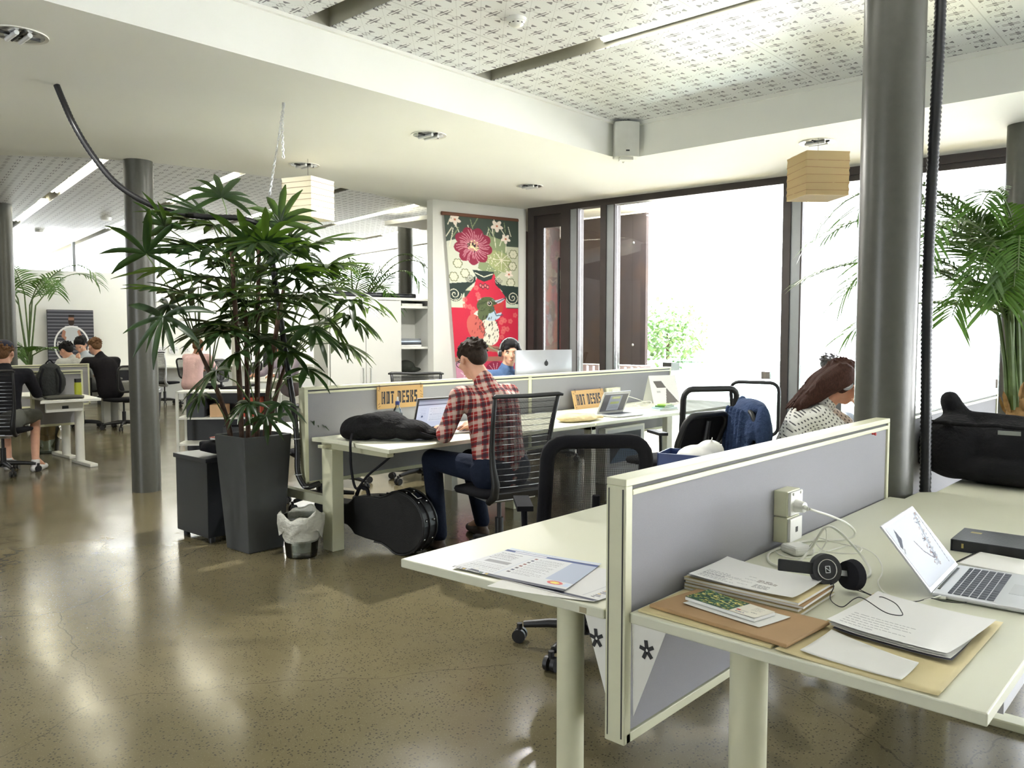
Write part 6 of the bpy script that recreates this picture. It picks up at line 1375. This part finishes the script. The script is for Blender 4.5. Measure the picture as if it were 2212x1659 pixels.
def card():
    c = Cv(60, 60, (236, 236, 234)); c.poly([(8, 12), (26, 12), (34, 26), (14, 26)], (110, 106, 104)); c.poly([(34, 26), (56, 56), (28, 58)], (120, 116, 114)); c.rect(12, 32, 20, 36, (190, 190, 190)); return c
sheet(card(), 'front_card', lambda u, v: (-.16 + .32 * u, -.09 * v, .27 * (1 - v)), M['paint'], t); sheet(Cv(8, 8, (236, 236, 234)), 'back_card', lambda u, v: (-.16 + .32 * u, .09 * v, .27 * (1 - v)), M['paint'], t)
# big desktop computer seen from behind
t = thing('desktop_computer', 'large silver all-in-one computer seen from the back behind the divider', 'computer', (-4.83, 5.77, ZD), fz(-.97, .2))
mb = MB(); n = 12; W2, z0, z1 = .325, .10, .52
for i in range(n + 1):
    for j in range(9):
        u = i / n * 2 - 1; v = j / 8 * 2 - 1; mb.v.append((u * W2, -.012 - .028 * (1 - u * u) * (1 - v * v), z0 + (z1 - z0) * j / 8))
mb.v += [(x, .008, z) for x in (-W2, W2) for z in (z0, z1)]
b0 = 13 * 9
mb.f = [(i * 9 + j, (i + 1) * 9 + j, (i + 1) * 9 + j + 1, i * 9 + j + 1) for i in range(n) for j in range(8)] + [(b0, b0 + 1, b0 + 3, b0 + 2)] + [tuple([b0, b0 + 1] + list(range(8, -1, -1)))] + [tuple([b0 + 2, b0 + 3] + [n * 9 + j for j in range(8, -1, -1)])] + [tuple([b0 + 1, b0 + 3] + [i * 9 + 8 for i in range(n, -1, -1)])] + [tuple([b0, b0 + 2] + [i * 9 for i in range(n, -1, -1)])]
mb.m = [0] * len(mb.f); mb.build('shell', M['silver'], t, smooth=True, ang=50)
mb = MB(); mb.box((0, -.05, .16), (.16, .006, .22), (-.12, 0, 0)); mb.box((0, -.02, .004), (.18, .18, .008)); mb.build('stand', M['silver'], t, bevel=.002)
lg = MB(); lg.ell((0, -.0375, .398), (.022, .003, .024), None, 16, 8); lg.ell((-.0, -.036, .424), (.005, .002, .01), (0, .5, 0), 8, 6); lg.build('logo_mark', M['dark'], t, smooth=True)
# guitar case
t = thing('guitar_case', 'black hard guitar case with metal studs standing on its side under bench', 'instrument case', (-3.76, 3.40, 0), D(8))
ol = []
def gw(x): # half width along length from lower bout end (x=0) to neck end (x=-1.0)
    x = -x
    if x < .22: return .2 * math.sqrt(max(0, 1 - ((.22 - x) / .22) ** 2)) if x < .22 else .2
    if x < .36: return .2 - .055 * (1 - math.cos((x - .22) / .14 * PI)) / 2
    if x < .46: return .145 + .0 * x
    if x < .60: return .145 - .02 * ((x - .46) / .14)
    if x < .68: return .125 - .055 * math.sin((x - .6) / .08 * PI / 2)
    return .07
xs = [-.0, -.006, -.02, -.045, -.08, -.12, -.17, -.22, -.26, -.3, -.36, -.42, -.5, -.56, -.6, -.63, -.66, -.68, -.75, -.85, -.98]
out = [(x, gw(x)) for x in xs] + [(x, -gw(x)) for x in xs[::-1]][:-1]
Mx = Matrix(((1, 0, 0, 0), (0, 0, 1, 0), (0, 1, 0, .205), (0, 0, 0, 1)))
MB().prism(out[::-1], -.07, .07, Mx).build('shell', mat('case_black', rgb(22, 22, 24), .5, bump=.4, bs=120), t, bevel=.01)
rim = [(x, gw(x) + .003) for x in xs if x > -.5]; rim = [(x, -w) for x, w in rim[::-1]] + rim[1:]
for y in (-.068, -.012, .055): MB().tube([(x + (.004 if abs(w) < .05 else 0), y, w + .205) for x, w in rim], .006, 6).build('rim_trim', M['dark'], t, smooth=True)
for a in (-60, -25, 10, 45, 75):
    for y in (-.045, .03): 
        a_ = D(a); MB().ell((-.22 + .223 * math.cos(a_), y, .205 + .203 * math.sin(a_)), (.007, .007, .007), None, 8, 6).build('stud', M['chrome'], t, smooth=True)
MB().box((-.10, -.02, .385), (.06, .045, .012), (0, D(30), 0)).build('latch', M['chrome'], t, bevel=.004)
mb = MB(); mb.tube(smoothpts([(-.50, -.03, .34), (-.52, -.03, .385), (-.58, -.03, .385), (-.61, -.03, .335)], 5), .012, 8); mb.build('handle', M['dkfab'], t, smooth=True)

# denim jacket on chair, blue box
mb = MB(); J = Vector((-2.2, 4.95, 0))
for x, y, z, a, b, c in ((0, 0, .95, .07, .24, .05), (-.06, 0, .82, .045, .25, .15), (.05, -.02, .80, .045, .22, .16), (-.07, -.08, .66, .05, .16, .12), (.02, .26, .86, .05, .06, .14), (.0, -.25, .84, .05, .05, .14), (0, 0, .9, .075, .2, .06), (0, .1, .86, .07, .12, .09)): mb.ell((x, y, z), (a, b, c), None, 18, 10)
for k in range(5): mb.cap((-.1, -.16 + .08 * k, .93), (-.12, -.14 + .08 * k, .66), .016)
o = blob(mb, 'denim_jacket', cloth('faded_denim', rgb(50, 66, 98), 18, .9), None, .009, 2); o.location = (-2.29, 4.73, 0); o.rotation_euler.z = D(42); tag(o, 'blue denim jacket draped over the chair behind the nearest divider', 'jacket')
t = thing('side_table', 'small table behind the nearest divider carrying the blue box', 'table', (-2.30, 4.1, 0)); MB().mm((-.25, -.25, .58), (.25, .25, .61)).build('table_top', M['whitem'], t); MB().cyl((0, 0, 0), (0, 0, .58), .03).build('leg', M['whitem'], t, smooth=True); MB().mm((-.2, -.2, 0), (.2, .2, .015)).build('foot', M['whitem'], t)
t = thing('storage_box', 'open dark blue plastic crate behind the nearest divider', 'crate', (-2.32, 4.08, .612), D(15)); mb = MB()
for a, b in (((-.17, -.12, 0), (.17, .12, .01)), ((-.17, -.12, 0), (.17, -.112, .12)), ((-.17, .112, 0), (.17, .12, .12)), ((-.17, -.12, 0), (-.162, .12, .12)), ((.162, -.12, 0), (.17, .12, .12))): mb.mm(a, b)
mb.build('crate', mat('navy_plastic', rgb(44, 62, 112), .4), t)
mb = MB(); mb.ell((0, 0, .07), (.13, .1, .08)); mb.ell((.06, .03, .12), (.08, .07, .06)); mb.cap((.07, 0, .14), (.09, .0, .2), .012, .004); o = blob(mb, 'plastic_bag', mat('thin_white_bag', rgb(226, 226, 222), .5, bump=.8, bs=40), None, .008, 2); o.location = (-2.30, 4.10, .625); tag(o, 'white plastic bag stuffed into the dark blue crate', 'bag')
t = thing('boxed_computer', 'white computer carton with screen picture on floor under the bench', 'carton', (-4.42, 6.5, 0), PI / 2)
MB().mm((-.33, .0, 0), (.33, .14, .52)).build('carton', M['white'], t, bevel=.004)
c = Cv(70, 60, (214, 216, 220)); c.rect(5, 5, 65, 42, (40, 46, 60)); c.poly([(5, 42), (30, 20), (65, 30), (65, 42)], (90, 110, 140)); c.rect(5, 42, 65, 48, (190, 192, 196)); sheet(c, 'printed_picture', lambda u, v: (-.3 + .6 * u, -.002, .5 - .45 * v), M['paint'], t)

# ================================================================== FAR LEFT WORKPLACE
t = thing('desk', 'white desk at left with round legs and grey modesty panel', 'desk', (0, 0, 0)); desk_top(t, [(-9.58, 3.0), (-9.2, 3.0), (-8.87, 2.85), (-8.87, 3.43), (-9.58, 3.52)], m=M['whitem'])
for x, y, r in ((-9.05, 3.36, .045),): 
    MB().cyl((-9.35, 3.38, .03), (-9.35, 3.38, .70), .045, n=24).build('leg', M['whitem'], t, smooth=True); MB().mm((-9.5, 3.34, 0), (-8.98, 3.42, .035)).build('foot', M['whitem'], t, bevel=.006)
MB().mm((-9.05, 2.95, .60), (-9.02, 3.3, .70)).build('drawer_front', M['whitem'], t); MB().mm((-9.02, 3.1, .63), (-9.015, 3.16, .66)).build('drawer_handle', M['dark'], t)
screen('desk_screen', 'grey divider with white frame behind the lime bottle at left', -9.64, -9.59, 3.0, 3.52, .40, 1.0)
t = thing('desk', 'white desk behind the grey divider at far left', 'desk', (0, 0, 0)); desk_top(t, [(-10.4, 2.6), (-9.66, 3.0), (-9.66, 3.52), (-10.4, 3.6)], m=M['whitem']); MB().cyl((-9.95, 3.45, .03), (-9.95, 3.45, .70), .045, n=24).build('leg', M['whitem'], t, smooth=True); MB().mm((-10.3, 3.41, 0), (-9.75, 3.49, .035)).build('foot', M['whitem'], t, bevel=.006)
dup(man_chair, (-9.22, 2.61, 0), fz(-.8, .6), 'black rung-backed chair cut by the left picture edge')
t = thing('backpack', 'grey and black backpack standing on the left desk', 'backpack', (-9.42, 3.13, ZD), fz(1, -.3)); mb = MB(); mb.ell((0, 0, .16), (.15, .08, .17)); mb.ell((0, -.06, .12), (.12, .06, .11)); mb.ell((0, 0, .3), (.1, .06, .06)); blob(mb, 'bag_body', cloth('grey_black_nylon', rgb(60, 62, 62), 18, .7), t, .012, 3)
mb = MB(); [mb.tube(smoothpts([(s_ * .06, .08, .3), (s_ * .09, .13, .2), (s_ * .08, .1, .05)], 5), .013, 6) for s_ in (-1, 1)]; mb.tube(smoothpts([(-.04, 0, .35), (0, .0, .39), (.04, 0, .35)], 5), .008, 6); mb.build('shoulder_strap', M['dkfab'], t, smooth=True)
mb = MB(); mb.ell((0, 0, .02), (.2, .13, .02)); mb.box((0, 0, .015), (.34, .24, .02)); o = blob(mb, 'laptop_sleeve', mat('olive_black_sleeve', rgb(48, 48, 40), .6), None, .01, 2); o.location = (-9.08, 3.14, ZD); o.rotation_euler.z = D(80); tag(o, 'flat black laptop sleeve on the left desk by the bottle', 'laptop sleeve')
t = thing('drink_bottle', 'lime green drink bottle with dark lid before the grey divider', 'bottle', (-9.30, 3.36, ZD)); MB().lathe([(0, 0), (.035, 0), (.036, .12), (.032, .15), (0, .15)], 20).build('bottle_body', mat('lime_plastic', rgb(170, 176, 50), .35), t, smooth=True); MB().cyl((0, 0, .15), (0, 0, .19), .034).build('lid', M['dark'], t, smooth=True)
b = bin_('clear bin holding brown cardboard under the left desk', (-10.5, 3.42, 0), .13, .17, .34, M['clear'], M['clear']); o = MB().box((0, 0, .28), (.2, .16, .26), (.1, .2, .3)).build('cardboard', mat('brown_card', rgb(186, 146, 98), .8), None); o.location = (-10.5, 3.42, .02); tag(o, 'brown cardboard scrap stuffed in the clear bin', 'cardboard')
t = thing('desk', 'far bench desk where three people work at left', 'desk', (0, 0, 0)); desk_top(t, [(-14.2, 3.95), (-12.75, 3.95), (-12.75, 5.25), (-14.2, 5.25)], m=M['whitem']); MB().mm((-12.95, 5.0, 0), (-12.85, 5.1, .7)).build('leg', M['whitem'], t); MB().mm((-14.1, 5.0, 0), (-14.0, 5.1, .7)).build('leg', M['whitem'], t)
t = thing('drawer_pedestal', 'white drawer pedestal at the end of the far bench', 'cabinet', (-12.9, 5.35, 0)); MB().mm((-.3, -.2, 0), (.2, .2, .66)).build('body', M['whitem'], t, bevel=.003)
for z in (.05, .25, .45): MB().mm((.2, -.19, z), (.212, .19, z + .18)).build('drawer', M['whitem'], t)
screen('desk_screen', 'low grey divider in front of the three people at left', -12.2, -12.15, 3.2, 4.55, .4, .98)
c = dup(jc, (-12.25, 5.05, 0), fz(-1, -.1), 'black office chair under the bearded man at far left')
c = dup(jc, (-12.75, 4.66, 0), fz(-1, -.1), 'black office chair under the pale shirted person at far left')
t = thing('waste_bin', 'dark metal waste bin with silver rim near bearded man', 'waste bin', (-13.0, 5.75, 0)); MB().lathe([(.15, 0), (.19, .5), (.185, .5), (.14, .02), (0, .02)], 24).build('bucket', mat('dark_liner', rgb(50, 56, 66), .25, bump=.8, bs=14), t, smooth=True); MB().lathe([(.192, .47), (.196, .5), (.192, .52), (.18, .5)], 24).lathe([(.155, 0), (.157, .03)], 24).build('rim', M['silver'], t, smooth=True)
t = thing('desk', 'long white wall desk along the far white wall', 'desk', (0, 0, 0)); desk_top(t, [fw(.2, -.02), fw(4.2, -.02), fw(4.2, -.8), fw(.2, -.8)], m=M['whitem']); MB().prism([fw(.35, -.7), fw(.45, -.7), fw(.45, -.6), fw(.35, -.6)], 0, .7).build('leg', M['whitem'], t)
t = thing('cabinet', 'long dark low cabinet along the far wall at left', 'cabinet', (0, 0, 0)); MB().prism([fw(-.45, -.03), fw(.1, -.03), fw(.1, -.6), fw(-.45, -.6)], 0, .68).build('body', mat('navy_cabinet', rgb(44, 46, 58), .5), t, bevel=.004); MB().prism([fw(-.46, -.03), fw(.12, -.03), fw(.12, -.64), fw(-.46, -.64)], .68, .72).build('top', M['whitem'], t)
wc = rung_chair('white framed mesh chair before the far wall, right of column', (-15.9, 7.35, 0), fz(-.5, .86), wt=.22, wb=.19)
for ch in wc.children:
    if ch.name.startswith(('back_upright', 'under_plate')): ch.data.materials[0] = M['silver']
for i, (x, y, a, l) in enumerate(((-14.9, 7.5, .4, 'black office chair left of the fan palm stems in the background'), (-14.1, 7.35, 1.4, 'second black office chair seen behind the fan palm leaves'), (-13.3, 7.4, -1.0, 'black office chair lower behind the fan palm, near the shelving'), (-12.2, 6.9, 2.2, 'black office chair with its base visible left of white shelving'))): dup(jc, (x, y, 0), a, l, 'office chairs behind the fan palm')
t = thing('desk', 'white bench in the background behind the fan palm', 'desk', (0, 0, 0)); desk_top(t, [(-12.6, 7.4), (-10.4, 6.0), (-10.0, 6.6), (-12.2, 8.1)], m=M['whitem']); MB().cyl((-12.2, 7.6, 0), (-12.2, 7.6, .7), .04).build('leg', M['whitem'], t); MB().cyl((-10.4, 6.4, 0), (-10.4, 6.4, .7), .04).build('leg', M['whitem'], t)
for x, y, a, l in ((-11.9, 7.5, .7, 'left dark monitor on the background bench behind palm'), (-11.2, 7.0, .9, 'right dark monitor on the background bench behind palm')):
    t = thing('monitor', l, 'monitor', (x, y, ZD), a); MB().box((0, 0, .30), (.5, .03, .3)).build('screen_body', M['dark'], t, bevel=.005); MB().box((0, .02, .08), (.05, .02, .16)).box((0, .02, .005), (.2, .15, .01)).build('stand', M['silver'], t)
t = thing('shelving', 'white metal shelving with boxes behind the planter', 'shelving', (-8.7, 4.72, 0), D(48)); 
for z in (.12, .42, .72): MB().mm((-.55, 0, z), (.55, .35, z + .02)).build('shelf', M['whitem'], t)
for x in (-.55, .52):
    for y in (0, .32): MB().mm((x, y, 0), (x + .03, y + .03, .74)).build('upright', M['whitem'], t)
MB().mm((-.53, .33, .02), (.53, .345, .72)).build('back_panel', M['dark'], t)
def shl(x, y, z): return Matrix.Translation((-8.7, 4.72, 0)) @ Matrix.Rotation(D(48), 4, 'Z') @ Vector((x, y, z))
for x, z, w, h, c_, l in ((.28, .441, .2, .22, (176, 74, 50), 'red box on the upper right of the white shelving'), (-.1, .441, .18, .14, (206, 170, 130), 'tan box in the middle of the white shelving'), (-.35, .441, .2, .2, (60, 64, 70), 'dark box at left of the white shelving'), (.1, .141, .3, .18, (50, 52, 56), 'black box on the lower part of the white shelving')):
    o = MB().mm((-w / 2, -.1, 0), (w / 2, .1, h)).build('storage_box', mat('box_%d' % int(c_[0] + x * 10), rgb(*c_), .6), None, bevel=.004); o.location = shl(x, .16, z); o.rotation_euler.z = D(48); tag(o, l, 'box')
# people behind the palm
person('person in pink and white top at a desk behind the fan palm', (-13.1, 6.7, 0), (-13.05, 6.62, 1.18), (-.6, .7, -.3), (-13.08, 6.6, 1.05), (-13.1, 6.56, .92), (-13.05, 6.5, .56), [(-13.25, 6.5, 1.0), (-12.95, 6.74, 1.0)], [(-13.35, 6.6, .8), (-13.05, 6.9, .8)], [(-13.35, 6.8, .78), (-13.2, 6.95, .78)], [(-.6, .7, 0), (-.6, .7, 0)], top=cloth('pink_white_top', rgb(226, 190, 190)), hair=HB, vox=.013, face=False, skin='skin2')
person('auburn-haired person in grey top glimpsed behind palm stems', (-10.9, 7.0, 0), (-10.85, 6.85, 1.14), (-.3, -.9, -.2), (-10.85, 6.88, 1.02), (-10.87, 6.92, .9), (-10.9, 7.0, .56), [(-11.03, 6.85, .98), (-10.7, 6.98, .98)], [(-11.1, 6.65, .8), (-10.62, 6.8, .8)], [(-11.0, 6.5, .78), (-10.7, 6.6, .78)], [(-.1, -1, 0), (-.1, -1, 0)], top=cloth('lilac_top', rgb(170, 160, 176)), hair=hairmat('auburn_hair', rgb(130, 78, 50)), vox=.013, face=False, skin='skin2')

# ================================================================== OUTSIDE
M['foliage'] = leafmat('tree_leaf', rgb(86, 120, 80), rgb(140, 170, 130), .6)
t = thing('tree', 'pale green leafy tree outside, right of the rusty cladding', 'tree', (-8.3, 13.6, 0)); mb = MB(); rg = random.Random(9)
for k in range(1300):
    a, b = rg.uniform(0, 6.28), rg.uniform(-1, 1); r = .9 * rg.random() ** .4; p = Vector((r * math.cos(a) * math.sqrt(1 - b * b) * .9, r * math.sin(a) * math.sqrt(1 - b * b), 1.45 + r * b * .8)); d = Vector((rg.uniform(-1, 1), rg.uniform(-1, 1), rg.uniform(-.6, .6)))
    blade(mb, p, d, (0, 0, 1), .13, .07, .5, 3, .1, .1)
mb.build('crown', M['foliage'], t); MB().cyl((0, 0, 0), (0, 0, 1.4), .05, .03).build('trunk', M['cane'], t, smooth=True)
t = thing('glass_balustrade', 'frameless glass balustrade with dark clamps outside the window', 'balustrade', (0, 9.4, 0)); M['greenglass'] = glass('green_glass', (.80, .9, .88), .0)
for k, x in enumerate((-5.6, -4.35, -3.1, -1.85, -.6)): MB().mm((x, 0, .12), (x + 1.22, .012, 1.08)).build('glass_panel', M['greenglass'], t)
for x in (-4.37, -3.12, -1.87, -.62): 
    for z in (.3, .85): MB().mm((x - .05, -.02, z), (x + .06, .03, z + .09)).build('clamp', M['frame'], t, bevel=.003)
for x in (-5.5, -3.1, -.7): MB().cyl((x, .006, -.12), (x, .006, .14), .02).build('post', M['framelt'], t)
t = thing('glass_table', 'pale glass topped counter outside the window', 'table', (-4.6, 8.7, 0)); MB().mm((-.8, -.25, 1.06), (.8, .25, 1.08)).build('table_top', M['greenglass'], t)
for x in (-.75, .75): MB().cyl((x, 0, -.12), (x, 0, 1.06), .02).build('leg', M['framelt'], t)
MB().mm((-.72, -.1, .95), (-.6, .1, 1.05)).build('clamp', M['frame'], t)
person('person with dark hair sitting outside beyond the window', (-3.55, 9.0, 0), (-3.42, 8.95, 1.06), (.3, .9, -.2), (-3.43, 8.93, .94), (-3.45, 8.93, .82), (-3.45, 8.95, .48), [(-3.62, 8.95, .9), (-3.26, 8.9, .9)], [(-3.68, 9.1, .7), (-3.2, 9.05, .7)], [(-3.6, 9.3, .7), (-3.3, 9.3, .7)], [(0, 1, 0), (0, 1, 0)], kn=[(-3.55, 9.35, .45), (-3.35, 9.35, .45)], an=[(-3.55, 9.3, .0), (-3.35, 9.3, .0)], toe=[(-3.55, 9.45, -.08), (-3.35, 9.45, -.08)], top=cloth('white_top', rgb(214, 214, 216)), bottom=cloth('grey_trousers', rgb(90, 94, 104)), hair=BK, vox=.013, face=False)
t = thing('outdoor_seat', 'dark seat outside under the sitting person', 'seat', (-3.45, 8.95, -.12)); MB().mm((-.25, -.2, .42), (.25, .25, .48)).mm((-.25, -.26, .48), (.25, -.2, .95)).build('seat_shell', M['cab'], t, bevel=.01); MB().mm((-.22, -.2, 0), (-.18, .22, .42)).build('leg', M['dark'], t); MB().mm((.18, -.2, 0), (.22, .22, .42)).build('leg', M['dark'], t)
